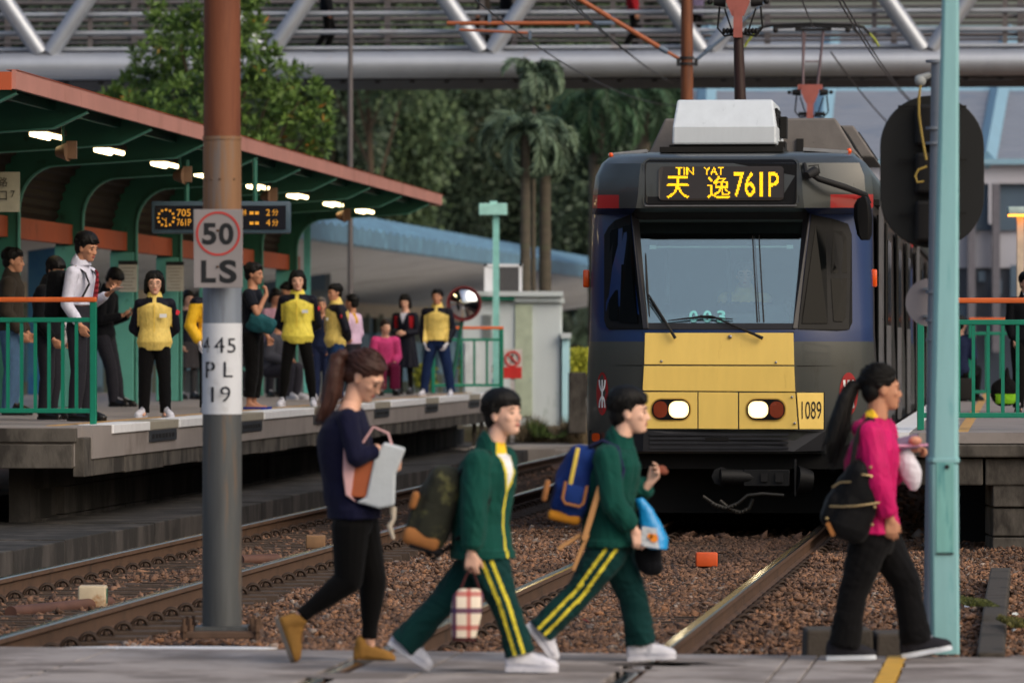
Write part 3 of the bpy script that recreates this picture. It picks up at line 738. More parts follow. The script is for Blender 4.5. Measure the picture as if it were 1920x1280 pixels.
for i in range(26):
    x = 1500+i*31; y = random.uniform(505, 600); a = H(x, y, -.02); s.box(a, (random.uniform(.15, .3), .06, random.uniform(.2, 1.0)))
obj("window_strip", s, M_bmid, t, smooth=0)
# the second building seen between the bridge rails
t = thing("office_building", (P(300, 655, 280).x, 280, 0), "grey blue office block glimpsed behind the bridge at upper left", "building")
s = MB(); a = P(-500, 560, 280); b = P(1330, -330, 280); s.box(((a.x+b.x)/2, 282, (a.z+b.z)/2), (b.x-a.x, 4, b.z-a.z)); obj("wall", s, mat("office_wall", (52, 60, 66), .6, var=.1, scale=.3), t, smooth=0)
s = MB()
for i in range(14):
    for j in range(9):
        c = P(-460+i*120, -290+j*62, 279.9); s.box(c, (1.1, .2, .75))
obj("window", s, mat("office_window", (36, 56, 74), .2, var=.3, scale=.5), t, smooth=0); t.children[-1]["kind"] = "stuff"
# ------------------------------------------------------------------ blue roofed walkway shelter beyond the platform
M_bt = mat("blue_roof_tile", (96, 132, 156), .5, var=.12, scale=1.2, rgb2=(120, 170, 196), s2=2)
M_soff = mat("grey_ribbed_soffit", (196, 196, 198), .6, var=.12, scale=2, wave=('Y', 2.2, 0), rgb2=(160, 158, 160), s2=.5)
ez = 4.2; e0 = Vector((P(560, 0, 104).x, 104, ez)); e0 = Vector(((560-960)*(ez-CH)/(HY-404), (ez-CH)*FPX/(HY-404), ez)); e1 = Vector(((1300-960)*(ez-CH)/(HY-527), (ez-CH)*FPX/(HY-527), ez))
dr = (e1-e0).normalized(); e0 = e0-dr*20
lf = Vector((-dr.y, dr.x, 0))             # towards the left
t = thing("walkway_shelter", e0*1, "long shelter with a sky blue ribbed roof beyond the platform end", "shelter")
Ls = (e1-e0).length
s = MB(); n = 210; up = Vector((0, 0, 1)); rings = []
for i in range(n+1):
    q = e0+dr*(Ls*i/n); w = .09*(1 if i % 2 else 0)
    rings.append([q-up*(.42-w*.3), q+up*(-.1+w), q+lf*1.6+up*(.42+w), q+lf*1.6+up*(.38), q+lf*.1-up*(.45)])
s.loft(rings); obj("blue_eave", s, M_bt, t, smooth=0)
s = MB(); s.add([e0-up*.4, e1-up*.4, e1+lf*6-up*1.25, e0+lf*6-up*1.25, e0-up*.35+lf*.05, e1-up*.35+lf*.05, e1+lf*6-up*1.15, e0+lf*6-up*1.15], [(0, 1, 2, 3), (7, 6, 5, 4), (0, 3, 7, 4), (1, 5, 6, 2)]); obj("soffit", s, M_soff, t, smooth=0)
s = MB(); q0 = e0+lf*6; q1 = e1+lf*6
s.add([q0-up*1.2, q1-up*1.2, q1-up*1.65, q0-up*1.65, q0-up*1.2+lf*.3, q1-up*1.2+lf*.3, q1-up*1.65+lf*.3, q0-up*1.65+lf*.3], [(0, 1, 2, 3), (7, 6, 5, 4), (3, 2, 6, 7), (0, 4, 5, 1)]); obj("wall_beam", s, mat("beige_beam", (190, 178, 160), .7), t, smooth=0)
s = MB(); s.add([q0-up*1.6+lf*.2, q1-up*1.6+lf*.2, q1-up*4.5+lf*.2, q0-up*4.5+lf*.2, q0-up*1.6+lf*.4, q1-up*1.6+lf*.4, q1-up*4.5+lf*.4, q0-up*4.5+lf*.4], [(0, 1, 2, 3), (7, 6, 5, 4), (0, 4, 5, 1), (3, 2, 6, 7)]); obj("back_wall", s, mat("slate_blue_shutters", (110, 136, 156), .6, var=.25, scale=.5, rgb2=(140, 158, 172), s2=.4), t, smooth=0)
for i in range(34):
    q = q0+dr*(5+i*3.1)-up*2.9; s = MB(); s.box(q, (.2, .2, 2.7)); obj("pillar", s, mat("grey_green_pillar", (136, 144, 134), .7), t, smooth=0)
for i in range(40):
    s = MB(); q = q0+dr*(3+i*3.1)-up*random.uniform(2.2, 3.2)+lf*.1; s.box(q, (1.5, 1.5, random.uniform(.5, 1.3)), rot=Matrix.Rotation(math.atan2(dr.y, dr.x), 3, 'Z')); obj("wall_panel", s, mat("dull_blue_panel", (104, 146, 172), .5, var=.3, scale=.4), t, smooth=0)
# hoarding behind the left platform
def wall_piece(nm, x0, x1, y0, y1, d, m, label, cat, th=.2, group=None):
    a = P(x0, y1, d); b = P(x1, y0, d); s = MB(); s.box(((a.x+b.x)/2, d, (a.z+b.z)/2), (b.x-a.x, th, b.z-a.z))
    return s
s = wall_piece("", 53, 104, 446, 760, 100, None, "", ""); o = obj("hoarding", s, mat("blue_hoarding", (70, 130, 176), .5, var=.08, scale=.5, rgb2=(36, 100, 168), s2=.5, amt2=.7), origin=P(80, 700, 100), smooth=0); tag(o, "blue hoarding panel between the first two teal columns", "hoarding")
t = thing("low_building", P(300, 655, 135), "dim beige and slate building seen between the canopy columns", "building")
s = wall_piece("", -200, 620, 360, 800, 135, None, "", ""); obj("wall", s, mat("dim_slate", (96, 104, 112), .7, var=.25, scale=.4, rgb2=(96, 92, 84), s2=.35), t, smooth=0)
s = MB()
for i in range(9):
    c = P(30+i*70, 500, 134.8); s.box(c, (.5, .1, 1.1))
obj("window", s, M_bmid, t, smooth=0)
s = MB(); c = P(200, 452, 134.7); s.box(c, (9.5, .3, .35)); obj("ledge", s, mat("beige_beam", (124, 116, 104)), t, smooth=0)

# ------------------------------------------------------------------ kiosk, cabinets, posts and signs beyond the platform end
M_cab = mat("white_cabinet", (192, 202, 206), .5, var=.06, scale=1.5, rgb2=(150, 166, 162), s2=1.4, amt2=.5, stretch=(1, 1, .4))
M_cabb = mat("pale_blue_cabinet", (176, 220, 232), .5, var=.08, scale=1.5, rgb2=(120, 160, 172), s2=2)
kd = 100.6
def K(px, py, d=kd): return P(px, py, d)
def boxpx(s, x0, x1, y0, y1, d, th, mi=0):
    a = K(x0, y1, d); b = K(x1, y0, d); s.box(((a.x+b.x)/2, d+th/2, (a.z+b.z)/2), (b.x-a.x, th, b.z-a.z), mi=mi)
t = thing("equipment_kiosk", K(960, 800), "white equipment kiosk with a green roof line beyond the platform end", "kiosk")
s = MB(); boxpx(s, 868, 1050, 560, 800, kd, 2.5); obj("body", s, M_cab, t, smooth=0)
s = MB(); boxpx(s, 860, 965, 553, 562, kd-.15, 2.8); obj("roof_edge", s, M_rail_g, t, smooth=0)
s = MB(); boxpx(s, 866, 1056, 546, 555, kd-.2, 2.9); boxpx(s, 965, 1056, 553, 566, kd-.1, .2); obj("roof", s, M_cab, t, smooth=0)
s = MB(); boxpx(s, 966, 998, 570, 780, kd-.04, .05); obj("side_panel", s, mat("greenish_panel", (168, 180, 160), .6, rgb2=(140, 170, 176), s2=.8), t, smooth=0)
s = MB(); boxpx(s, 930, 944, 620, 760, kd-.05, .06); boxpx(s, 872, 900, 640, 760, kd-.05, .06); obj("door", s, mat("kiosk_door", (200, 208, 212)), t, smooth=0)
s = MB()
for i in range(9): boxpx(s, 905, 922, 590+i*5, 592+i*5, kd-.05, .06)
obj("louvre", s, mat("louvre_grey", (130, 138, 140)), t, smooth=0)
t = thing("rooftop_cage", K(944, 552), "white framed cage with dark mesh standing on the kiosk roof", "cage")
s = MB(); boxpx(s, 908, 980, 495, 500, kd+.3, .06); boxpx(s, 973, 979, 495, 548, kd+.3, .06); boxpx(s, 908, 913, 495, 548, kd+.3, .06); boxpx(s, 913, 932, 500, 546, kd+.32, 1.0); obj("frame", s, M_white, t, smooth=0)
s = MB(); boxpx(s, 932, 973, 500, 547, kd+.9, .3); obj("mesh_panel", s, mat("dark_mesh", (66, 66, 68), .7, var=.2, scale=20), t, smooth=0)
t = thing("utility_cabinet", K(1028, 795, 101), "tall white utility cabinet with two doors right of the kiosk", "cabinet", group="pale utility cabinets")
s = MB(); boxpx(s, 1000, 1054, 566, 795, 101, .8); obj("body", s, M_cab, t, smooth=0, bevel=.02)
s = MB(); boxpx(s, 1014, 1034, 612, 786, 100.92, .08); obj("door", s, M_cabb, t, smooth=0)
s = MB(); boxpx(s, 1035, 1052, 612, 786, 100.93, .07); boxpx(s, 996, 1058, 560, 568, 100.9, 1.0); boxpx(s, 1044, 1048, 680, 690, 100.8, .05); obj("door", s, M_cab, t, smooth=0)
t = thing("utility_cabinet", K(1062, 792, 100.5), "short pale blue cabinet at the right end of the cabinet row", "cabinet", group="pale utility cabinets")
s = MB(); boxpx(s, 1054, 1068, 632, 792, 100.5, .6); obj("body", s, M_cabb, t, smooth=0)
s = MB(); boxpx(s, 1052, 1071, 624, 634, 100.4, .8); obj("lid", s, M_cab, t, smooth=0)
# sign post, mirror, prohibition sign, pillar, lamp post
t = thing("platform_sign_post", K(930, 740, 96), "pale teal post with a blank box sign rising by the far railing", "sign post")
s = MB(); boxpx(s, 924, 936, 400, 735, 96, .1); obj("post", s, mat("pale_teal", (140, 205, 198), .5, rgb2=(180, 170, 150), s2=2, amt2=.3), t, smooth=0)
s = MB(); boxpx(s, 898, 951, 381, 403, 95.9, .25); boxpx(s, 918, 932, 377, 382, 95.95, .1); obj("sign_box", s, mat("pale_aqua_box", (160, 214, 206), .5), t, smooth=0, bevel=.01)
c = K(870, 569, 91.5); t = thing("convex_mirror", c, "round traffic mirror with maroon rim beside the far staff person", "mirror")
kk = 91.5/FPX
s = MB(); s.ring(c, (1, 0, 0), (0, 0, 1), 33*kk, 29.5*kk, (0, .06, 0), n=36); obj("rim", s, mat("maroon_rim", (110, 40, 44), .5), t)
s = MB()
rings = []
for q in range(1, 9):
    r = 30*kk*q/8; rings.append([c+Vector((r*math.cos(a), -.06+.1*(q/8)**2, r*math.sin(a))) for a in np.linspace(0, 2*math.pi, 36, endpoint=False)])
s.loft(rings); mm_ = mat("mirror_silver", (220, 225, 230), .05, 1.0, var=0); obj("mirror_face", s, mm_, t, smooth=180)
s = MB(); s.cyl(c+Vector((0, .1, -.1)), c+Vector((-.25, .1, -1.6)), .03, n=8); obj("bracket", s, M_green, t)
c = K(961, 678, 99); kk = 99/FPX; t = thing("no_entry_sign", c, "white board with a red no pedestrians ring and red plate by the railing", "sign")
s = MB(); s.box(c+Vector((0, .02, -.03)), (.34, .02, .5)); s.box(c+Vector((0, .05, -.9)), (.07, .05, 1.4)); obj("board", s, mat("sign_white2", (196, 190, 186), .6), t, smooth=0)
s = MB(); s.ring(c+Vector((0, 0, .05)), (1, 0, 0), (0, 0, 1), .14, .11, (0, -.012, 0), n=30); s.box(c+Vector((0, 0, -.19)), (.32, .015, .2)); s.box(c+Vector((0, -.006, .05)), (.25, .008, .025), rot=Matrix.Rotation(R(45), 3, 'Y')); obj("red_ring", s, mat("sign_red", (196, 44, 40), .5), t, smooth=0)
s = MB(); c2 = c+Vector((0, -.004, .05)); s.ell(c2+Vector((0, 0, .065)), (.017, .006, .02), n=8, m=6); s.box(c2+Vector((0, 0, .02)), (.03, .008, .06)); s.box(c2+Vector((-.015, 0, -.04)), (.014, .008, .07), rot=Matrix.Rotation(R(20), 3, 'Y')); s.box(c2+Vector((.015, 0, -.04)), (.014, .008, .07), rot=Matrix.Rotation(R(-20), 3, 'Y')); obj("walker_symbol", s, M_black, t, smooth=0)
s = MB(); boxpx(s, 1066, 1100, 698, 812, 98, .5); o = obj("concrete_block", s, M_conc, origin=K(1083, 812, 98), bevel=.02, smooth=0); tag(o, "tall grey concrete block left of the tram's lower corner", "block")
t = thing("lamp_post", K(657, 655, 104), "slim grey lamp post standing behind the canopy end", "lamp post")
s = MB(); a = K(657, 655, 104); s.cyl((a.x, 104, -.2), (a.x, 104, 8.5), .055, .045, 10); obj("post", s, M_pipe2, t)
s = MB(); s.box((a.x, 104, 8.4), (.7, .2, .1)); obj("lamp_head", s, M_pipe2, t, smooth=0)
# platform light on the right platform
c = P(1910, 395, 74); t = thing("platform_light", c, "white platform light glowing orange underneath at the right edge", "lamp")
s = MB(); s.rbox(c, (.3, .3, .1), .02); obj("hood", s, mat("hood_white", (170, 190, 188), .5), t)
s = MB(); s.box(c-Vector((0, 0, .062)), (.26, .26, .02)); obj("bulb", s, mat("amber_glow", (255, 160, 60), .5, var=0, emit=(255, 150, 50), estr=5), t, smooth=0)
s = MB(); s.box((c.x+.03, 74.1, (PZ+c.z)/2), (.09, .09, c.z-PZ)); obj("post", s, mat("cream_post", (196, 180, 160), .6), t, smooth=0)
# paving and rough kerb at the far end of the tracks
s = MB()
for i in range(7):
    a = K(930+i*34, 842+random.uniform(-3, 3), 93); s.box((a.x, 92+random.uniform(-.3, .3), -.1), (1.4, 1.6, random.uniform(.2, .34)), rot=Matrix.Rotation(random.uniform(-.2, .2), 3, 'Z'))
tag(obj("path", s, mat("pale_paving", (150, 144, 138), .85, var=.15, scale=2), bevel=.03, smooth=0), kind="structure")
# ------------------------------------------------------------------ foreground: the tall pole on the left
M_ptop = mat("pole_rust_paint", (118, 68, 44), .6, .1, var=.1, scale=3, stretch=(5, 5, .35), rgb2=(98, 52, 34), s2=2.4, amt2=.7, bump=.25, bscale=80)
M_pmid = mat("pole_tan_stain", (132, 98, 70), .6, .1, var=.12, scale=3, stretch=(5, 5, .3), rgb2=(112, 104, 100), s2=2.5, amt2=.55)
M_pgal = mat("pole_galvanised", (126, 136, 150), .5, .25, var=.12, scale=4, stretch=(4, 4, .3), rgb2=(98, 104, 114), s2=3)
M_plow = mat("pole_dirty_base", (82, 85, 87), .5, .2, var=.2, scale=5, stretch=(5, 5, .3), rgb2=(124, 98, 72), s2=2.2, amt2=.42, bump=.2, bscale=90)
D1 = 32.7; k1 = D1/FPX
def Q(px, py, d=D1): return P(px, py, d)
cx = Q(416.5, 0).x
t = thing("signal_pole", (cx, D1, 0), "tall rusty steel pole with speed sign standing in the left foreground", "pole")
def seg(nm, y0, y1, r0, r1, m):
    s = MB(); n = 6; pts = [(cx, D1, Q(0, y0+(y1-y0)*i/n).z) for i in range(n+1)]; s.tube(pts, list(np.linspace(r0, r1, n+1)), 40); return obj(nm, s, m, t)
seg("upper_tube", -260, 256, 33.5*k1, 34.8*k1, M_ptop)
seg("stained_tube", 256, 420, 35.6*k1, 36.2*k1, M_pmid)
seg("galvanised_tube", 420, 612, 36.4*k1, 36.6*k1, M_pgal)
seg("white_band", 606, 776, 37.3*k1, 37.5*k1, mat("band_white", (205, 210, 218), .55, var=.05, scale=6, rgb2=(180, 182, 186), s2=4))
seg("lower_tube", 770, 1172, 36.7*k1, 37.2*k1, M_plow)
s = MB()
for z in (256,): s.ring((cx, D1, Q(0, z).z), (1, 0, 0), (0, 1, 0), 37*k1, 33*k1, (0, 0, -.02), n=40)
obj("weld_ring", s, M_pmid, t)
s = MB()
for px in (388, 398, 414, 440): a = (px-416.5)*k1; s.ell((cx+a, D1-math.sqrt(max(0, (36*k1)**2-a*a)), Q(0, 337).z), (.007, .006, .007), n=8, m=6)
each("rivet", s, M_rust, t)
r = 37.55*k1
M_ink = mat("stencil_black", (34, 38, 48), .7, var=.2, scale=30)
def wrap_at(px, py):
    x0 = (px-416.5)*k1; z0 = Q(0, py).z
    return lambda u, v: Vector((cx+r*1.03*math.sin(max(-1.5, min(1.5, math.asin(max(-.99, min(.99, x0/r)))+u/r))), D1-r*1.03*math.cos(math.asin(max(-.99, min(.99, x0/r)))+u/r), z0+v))
s = MB()
kx = 1.12
for px, py, ch, w_, h_ in ((383, 661, "4", 17, 29), (404, 661, "4", 17, 29), (428, 661, "5", 15, 27), (388, 708, "P", 19, 30), (421, 707, "L", 16, 29), (398, 753, "1", 5, 28), (415, 753, "9", 17, 29)):
    text(s, ch, (0, 0, 0), None or (1, 0, 0), (0, 0, 1), w=w_*k1*kx, h=h_*k1, wrap=wrap_at(px, py))
obj("stencil_text", s, M_ink, t, smooth=0, fixn=False)
s = MB()                                   # gaps of the stencil
for px, py, w_, h_ in ((392, 655, 2, 14), (413, 655, 2, 14), (397, 690, 2, 30), (427, 690, 2, 10), (421, 740, 14, 2)):
    f = wrap_at(px-w_/2, py+h_/2); v = []
    for j in (0, 1):
        for i in range(5):
            p_ = f(w_*k1*i/4, h_*k1*j); v.append(Vector((cx+(p_.x-cx)*1.006, D1+(p_.y-D1)*1.006, p_.z)))
    s.add(v, [(i, i+1, i+6, i+5) for i in range(4)])
obj("stencil_gap", s, MATS["band_white"], t, smooth=0, fixn=False)
s = MB(); z0 = Q(0, 1172).z
s.box((cx, D1, z0-.012), (.30, .30, .022)); obj("flange", s, M_plow, t, smooth=0)
s = MB(); s.box((cx, D1, z0-.045), (.46, .42, .04)); obj("base_plate", s, mat("base_plate_rust", (92, 72, 60), .8, var=.2, scale=12, bump=.3), t, bevel=.006, smooth=0)
for sx in (-1, 1):
    for sy in (-1, 1):
        for q in (0, .055):
            s = MB(); a = (cx+sx*(.175+q*.6), D1+sy*.16-q, 0); s.cyl((a[0], a[1], -.05), (a[0], a[1], z0+.05), .011, n=8); s.cyl((a[0], a[1], z0-.025), (a[0], a[1], z0+.01), .022, n=6); obj("anchor_bolt", s, M_rust, t)
# speed plate, bolted on the pole
c = Q(409, 466, D1-.2); t = thing("speed_sign", c, "grey square plate reading 50 and LS fixed to the rusty pole", "sign")
kq = (D1-.2)/FPX; W_, H_ = 92*kq, 147*kq
s = MB(); s.rbox(c, (W_, .006, H_), .006); obj("plate", s, mat("sign_grey_face", (138, 134, 136), .5, .1, var=.06, scale=4), t, smooth=0)
f = c+Vector((0, -.0045, 0))
def S(px, py): return f+Vector(((px-409)*kq, 0, (466-py)*kq))
s = MB(); s.ring(S(409, 438), (1, 0, 0), (0, 0, 1), 41.5*kq, 37.5*kq, (0, -.002, 0), n=56); obj("red_ring", s, mat("faded_red", (176, 50, 46), .5, var=.08), t, smooth=0)
s = MB(); text(s, "5", S(379, 459), ax, ay, w=27*kq, h=41*kq, bold=.035); text(s, "0", S(410, 459), ax, ay, w=28*kq, h=41*kq, bold=.035)
text(s, "L", S(377, 530), ax, ay, w=28*kq, h=42*kq, bold=.035); text(s, "S", S(411, 531), ax, ay, w=33*kq, h=44*kq, bold=.035)
each("letter", s, mat("sign_black", (16, 20, 26), .5, var=.1), t, smooth=0, fixn=False)
s = MB()
for py in (432, 500): s.ell(S(408, py)+Vector((0, -.003, 0)), (.008, .006, .008), n=10, m=6)
each("bolt", s, M_rust, t)
# ------------------------------------------------------------------ right foreground: aqua post, grey signal post, signal head, disc
D2 = 30.2
g0 = (1.61)*FPX/(1225-HY)
t = thing("aqua_post", P(1771, 1225, g0).xyz*Vector((1, 1, 0)), "tapered pale aqua steel post at the right edge of the crossing", "post")
a = P(1771, 1226, g0); b = P(1783, -60, g0)
def octo(c, w, dp, ch=.25):
    p = []
    for sx, sy in ((1, 1), (-1, 1), (-1, -1), (1, -1)):
        q = [(sx*w/2, sy*dp/2*(1-ch)), (sx*w/2*(1-ch), sy*dp/2)]
        if sx*sy < 0: q = q[::-1]
        p += q
    return [Vector((c[0]+u, c[1]+v, c[2])) for u, v in p]
kk = g0/FPX
zb = P(0, 795, g0).z; cb = P(1769+1, 795, g0)
s = MB(); s.loft([octo((a.x+.002, g0, -.0), 52*kk, 52*kk, .18), octo((cb.x-.003, g0, P(0, 870, g0).z), 53*kk, 53*kk, .18)])
s.loft([octo((cb.x-.003, g0, P(0, 869, g0).z), 54*kk, 54*kk, .3), octo((b.x, g0, b.z), 29*kk, 29*kk, .3)])
obj("shaft", s, M_aqua, t, smooth=0, bevel=.004)
s = MB(); s.loft([octo((cb.x-.003, g0, P(0, 866, g0).z), 58*kk, 58*kk, .25), octo((cb.x-.003, g0, P(0, 858, g0).z), 58*kk, 58*kk, .25)]); obj("collar", s, M_aqua, t, smooth=0, bevel=.003)
s = MB(); s.box((cb.x-.001, g0-26.8*kk, P(0, 950, g0).z), (34*kk, .012, 170*kk)); obj("access_door", s, mat("aqua_door", (116, 176, 174), .5, rgb2=(80, 146, 150), s2=5, stretch=(3, 3, .4)), t, bevel=.003, smooth=0)
s = MB(); s.box((cb.x-.001, g0-27.2*kk-.006, P(0, 1036, g0).z), (32*kk, .006, .007)); s.box((cb.x+.01, g0-29.2*kk, P(0, 874, g0).z), (.02, .014, .02)); obj("door_seam", s, M_black, t, smooth=0)
t = thing("signal_post", P(1752, 1172, 33.2)*Vector((1, 1, 0)), "round grey post close behind the aqua post", "post")
a = P(1754, 0, 33.2); s = MB(); s.cyl((a.x-.02, 33.2, -.2), (a.x+.025, 33.2, P(0, 113, 33.2).z), .054, .05, 24); obj("tube", s, M_gpole, t)
s = MB()
for yy in (113, 238, 266, 545, 598, 634): s.cyl((a.x, 33.2, P(0, yy, 33.2).z), (a.x, 33.2, P(0, yy+5, 33.2).z), .058, n=24)
each("band", s, M_gpole, t)
s = MB(); s.ell(P(1726, 152, 33.2), (.035, .035, .035), n=12, m=8); s.cap(P(1722, 148, 33.2), P(1742, 142, 33.2), .022, n=8); obj("cable_gland", s, mat("gland_grey", (150, 156, 158), .6), t)
s = MB(); pts = [P(x, y, 33.05) for x, y in ((1726, 160), (1723, 185), (1723, 215), (1728, 250), (1734, 285), (1737, 300))]; s.tube(pts, .008, 6)
pts = [P(x, y, 33.0) for x, y in ((1738, 312), (1722, 318), (1716, 330), (1720, 342), (1732, 340))]; s.tube(pts, .007, 6); obj("cable", s, mat("yellow_cable", (150, 128, 60), .6), t)
c = P(1748, 322, 33.5); kk = 33.5/FPX; t = thing("traffic_signal", c, "large black oval signal backboard seen from behind", "traffic signal")
s = MB(); w, h = 97.5*kk, 143*kk; pl = []
for q, (sx, sy) in enumerate(((1, 1), (-1, 1), (-1, -1), (1, -1))):
    for i in range(11):
        aa = (q+i/10)*math.pi/2; rr = w*.98; pl.append((sx*(w-rr)+rr*math.cos(aa), sy*(h-rr)+rr*math.sin(aa)))
s.prism(pl, c, (1, 0, 0), (0, 0, 1), (0, .03, 0)); obj("backboard", s, mat("satin_black_board", (12, 15, 17), .45, var=.15, scale=3), t, bevel=.004, smooth=0)
s = MB()
for yy in (235, 325, 415): s.rbox(P(1748, yy, 33.42), (.2, .12, .24), .02)
each("lamp_housing", s, M_black, t, bevel=.004, smooth=0)
s = MB()
for yy in (200, 300, 400):
    s.box(P(1748, yy, 33.42), (.4, .02, .015)); s.ell(P(1722, yy-20, 33.4), (.006, .006, .006), n=6, m=5)
each("brace", s, M_dark, t, smooth=0)
c = P(1743, 567, 33.35); t = thing("round_sign", c, "grey back of a round sign on the grey post", "sign")
s = MB(); s.cyl(c, c+Vector((0, .006, 0)), 45*33.35/FPX, n=48); obj("disc", s, mat("sign_back_grey", (136, 132, 138), .5, .1, var=.05), t, smooth=50)
s = MB(); s.box(c+Vector((.02, -.012, .08)), (.12, .015, .015)); s.box(c+Vector((.02, -.012, -.08)), (.12, .015, .015)); each("clip", s, M_gpole, t, smooth=0)
# kerb stones, orange box, white block, bits
M_kerb = mat("mossy_kerb_stone", (68, 62, 56), .9, var=.2, scale=6, bump=.5, bscale=40, rgb2=(40, 38, 32), s2=3, amt2=.6)
for px0, px1, lab, dz in ((1506, 1634, "long dark kerb stone lying behind the walking woman's rear foot", 0), (1637, 1745, "broken dark kerb stone lying beside the aqua post", -.02)):
    dk = 31.6; a = P(px0, 1190, dk); b = P(px1, 1190, dk); s = MB(); s.box(((a.x+b.x)/2, dk, -.05+dz), (b.x-a.x, .5, .23), taper=(.96, .9))
    o = obj("kerb_stone", s, M_kerb, origin=((a.x+b.x)/2, dk, -.16), bevel=.015, smooth=0); tag(o, lab, "kerb stone", "loose kerb stones")
pts = [(1862, 1232), (1866, 1175), (1873, 1112), (1876, 1082)]
prev = None; n_ = 0
gp = [G(x, y, -.02) for x, y in ((1858, 1226), (1862, 1175), (1868, 1118), (1876, 1066))]
labs = ["nearest stone of the raised kerb right of the aqua post", "middle stone of the raised kerb right of the aqua post", "farthest stone of the raised kerb, by the ballast's edge"]
for i in range(3):
    a, b = gp[i], gp[i+1]; dd = (b-a); s = MB(); rz = math.atan2(dd.y, dd.x)
    s.box((a+b)/2-Vector((0, 0, .1)), (dd.length-.02, .15, .22), rot=Matrix.Rotation(rz, 3, 'Z')); o = obj("kerb_stone", s, M_kerb, origin=(a+b)/2-Vector((0, 0, .2)), bevel=.015, smooth=0); tag(o, labs[i], "kerb stone", "stones of the raised kerb")
c = G(1327, 1061, -.13); t = thing("marker_box", c, "small orange box on the ballast in front of the tram", "marker box")
s = MB(); s.rbox(c+Vector((-.01, 0, .055)), (.175, .16, .115), .012); obj("body", s, mat("marker_orange", (206, 84, 36), .5, var=.08, scale=12), t, smooth=60)
s = MB(); s.box(c+Vector((.095, .02, .06)), (.02, .1, .07)); obj("end_plate", s, M_conc, t, smooth=0)
c = G(174, 1138, -.15); t = thing("marker_block", c, "white topped block with a rusty front between the left rails", "marker block")
s = MB(); s.rbox(c+Vector((0, 0, .075)), (.19, .2, .15), .015); obj("body", s, mat("stained_white_block", (190, 176, 150), .6, var=.1, scale=10, rgb2=(150, 100, 50), s2=6, amt2=.5), t, smooth=60)
s = MB(); s.box(c+Vector((.098, -.02, .08)), (.006, .05, .1)); obj("side_slot", s, M_green, t, smooth=0)
c = G(592, 1030, -.15); s = MB(); s.rbox(c+Vector((0, 0, .07)), (.17, .2, .12), .015); o = obj("marker_block", s, mat("tan_block", (128, 98, 70), .7, var=.15, scale=12), origin=c, smooth=60); tag(o, "small tan block between the left rails beside the walking woman", "marker block")
for (a, b, lab) in ((G(205, 1130, -.13), G(20, 1148, -.13), "rusty pipe lying behind the white topped block"), (G(452, 1050, -.12), G(520, 1048, -.12), "short pinkish pipe between the left rails right of the pole")):
    s = MB(); s.cyl(a, b, .045, n=12); o = obj("pipe", s, mat("rusty_pipe", (88, 60, 50), .7, var=.2, scale=6), origin=(a+b)/2); tag(o, lab, "pipe", "pipes between the left rails")
# litter
for px, py, c_, lab in ((1840, 1000, (200, 204, 212), "crumpled white paper scrap below the right platform wall"), (1810, 1140, (190, 200, 220), "white scrap on the weedy ground right of the aqua post"), (1905, 1155, (200, 210, 215), "white scrap near the right edge beyond the kerb"),
                        (1845+60, 1185, (210, 110, 90), "reddish wrapper scrap at the right edge"), (1098, 1168, (120, 30, 30), "dark red scrap on the ballast between the boys")):
    c = G(px, py, -.12); s = MB(); v = [c+Vector((random.uniform(-.035, .035), random.uniform(-.05, .05), random.uniform(0, .03))) for _ in range(7)]
    s.add(v, [(0, 1, 2), (1, 3, 2), (2, 3, 4), (4, 3, 5), (5, 6, 4)]); o = obj("litter", s, mat("litter_%d" % px, c_, .7, var=.05), origin=c, smooth=0, fixn=False); tag(o, lab, "litter", "scraps of litter")

# ------------------------------------------------------------------ vegetation
def leafmat(name, c1, c2, c3=None):
    m = bpy.data.materials.new(name); m.use_nodes = True; nt = m.node_tree; N = nt.nodes; L = nt.links; b = N["Principled BSDF"]
    a = N.new("ShaderNodeAttribute"); a.attribute_name = "tint"; cr = N.new("ShaderNodeValToRGB"); e = cr.color_ramp.elements
    e[0].color = (*s2l(c1), 1); e[1].color = (*s2l(c2), 1)
    if c3: q = e.new(.96); q.color = (*s2l(c2), 1); e[-1].color = (*s2l(c3), 1)
    L.new(a.outputs["Fac"], cr.inputs[0]); L.new(cr.outputs[0], b.inputs["Base Color"]); b.inputs["Roughness"].default_value = .55
    b.inputs["Specular IOR Level"].default_value = .3
    MATS[name] = m; return m
def leaf_mesh(name, C_, Dn, ln, wd, tint, m):
    """diamond leaves: centres, directions, lengths, widths"""
    n = len(C_); Dn = Dn/np.linalg.norm(Dn, axis=1)[:, None]
    up = RNG.normal(size=(n, 3)); sd_ = np.cross(Dn, up); sd_ /= np.linalg.norm(sd_, axis=1)[:, None]
    ln = np.asarray(ln)*np.ones(n); wd = np.asarray(wd)*np.ones(n)
    v = np.stack([C_-Dn*ln[:, None]/2, C_+sd_*wd[:, None]/2, C_+Dn*ln[:, None]/2, C_-sd_*wd[:, None]/2], 1).reshape(-1, 3)
    me = bpy.data.meshes.new(name); me.vertices.add(len(v)); me.vertices.foreach_set("co", v.ravel())
    me.loops.add(4*n); me.loops.foreach_set("vertex_index", np.arange(4*n, dtype=np.int32)); me.polygons.add(n)
    me.polygons.foreach_set("loop_start", np.arange(0, 4*n, 4, dtype=np.int32)); me.polygons.foreach_set("loop_total", np.full(n, 4, np.int32)); me.update(calc_edges=True)
    at = me.attributes.new("tint", 'FLOAT', 'POINT'); at.data.foreach_set("value", np.repeat(np.clip(tint, 0, 1), 4)); me.materials.append(m); return me
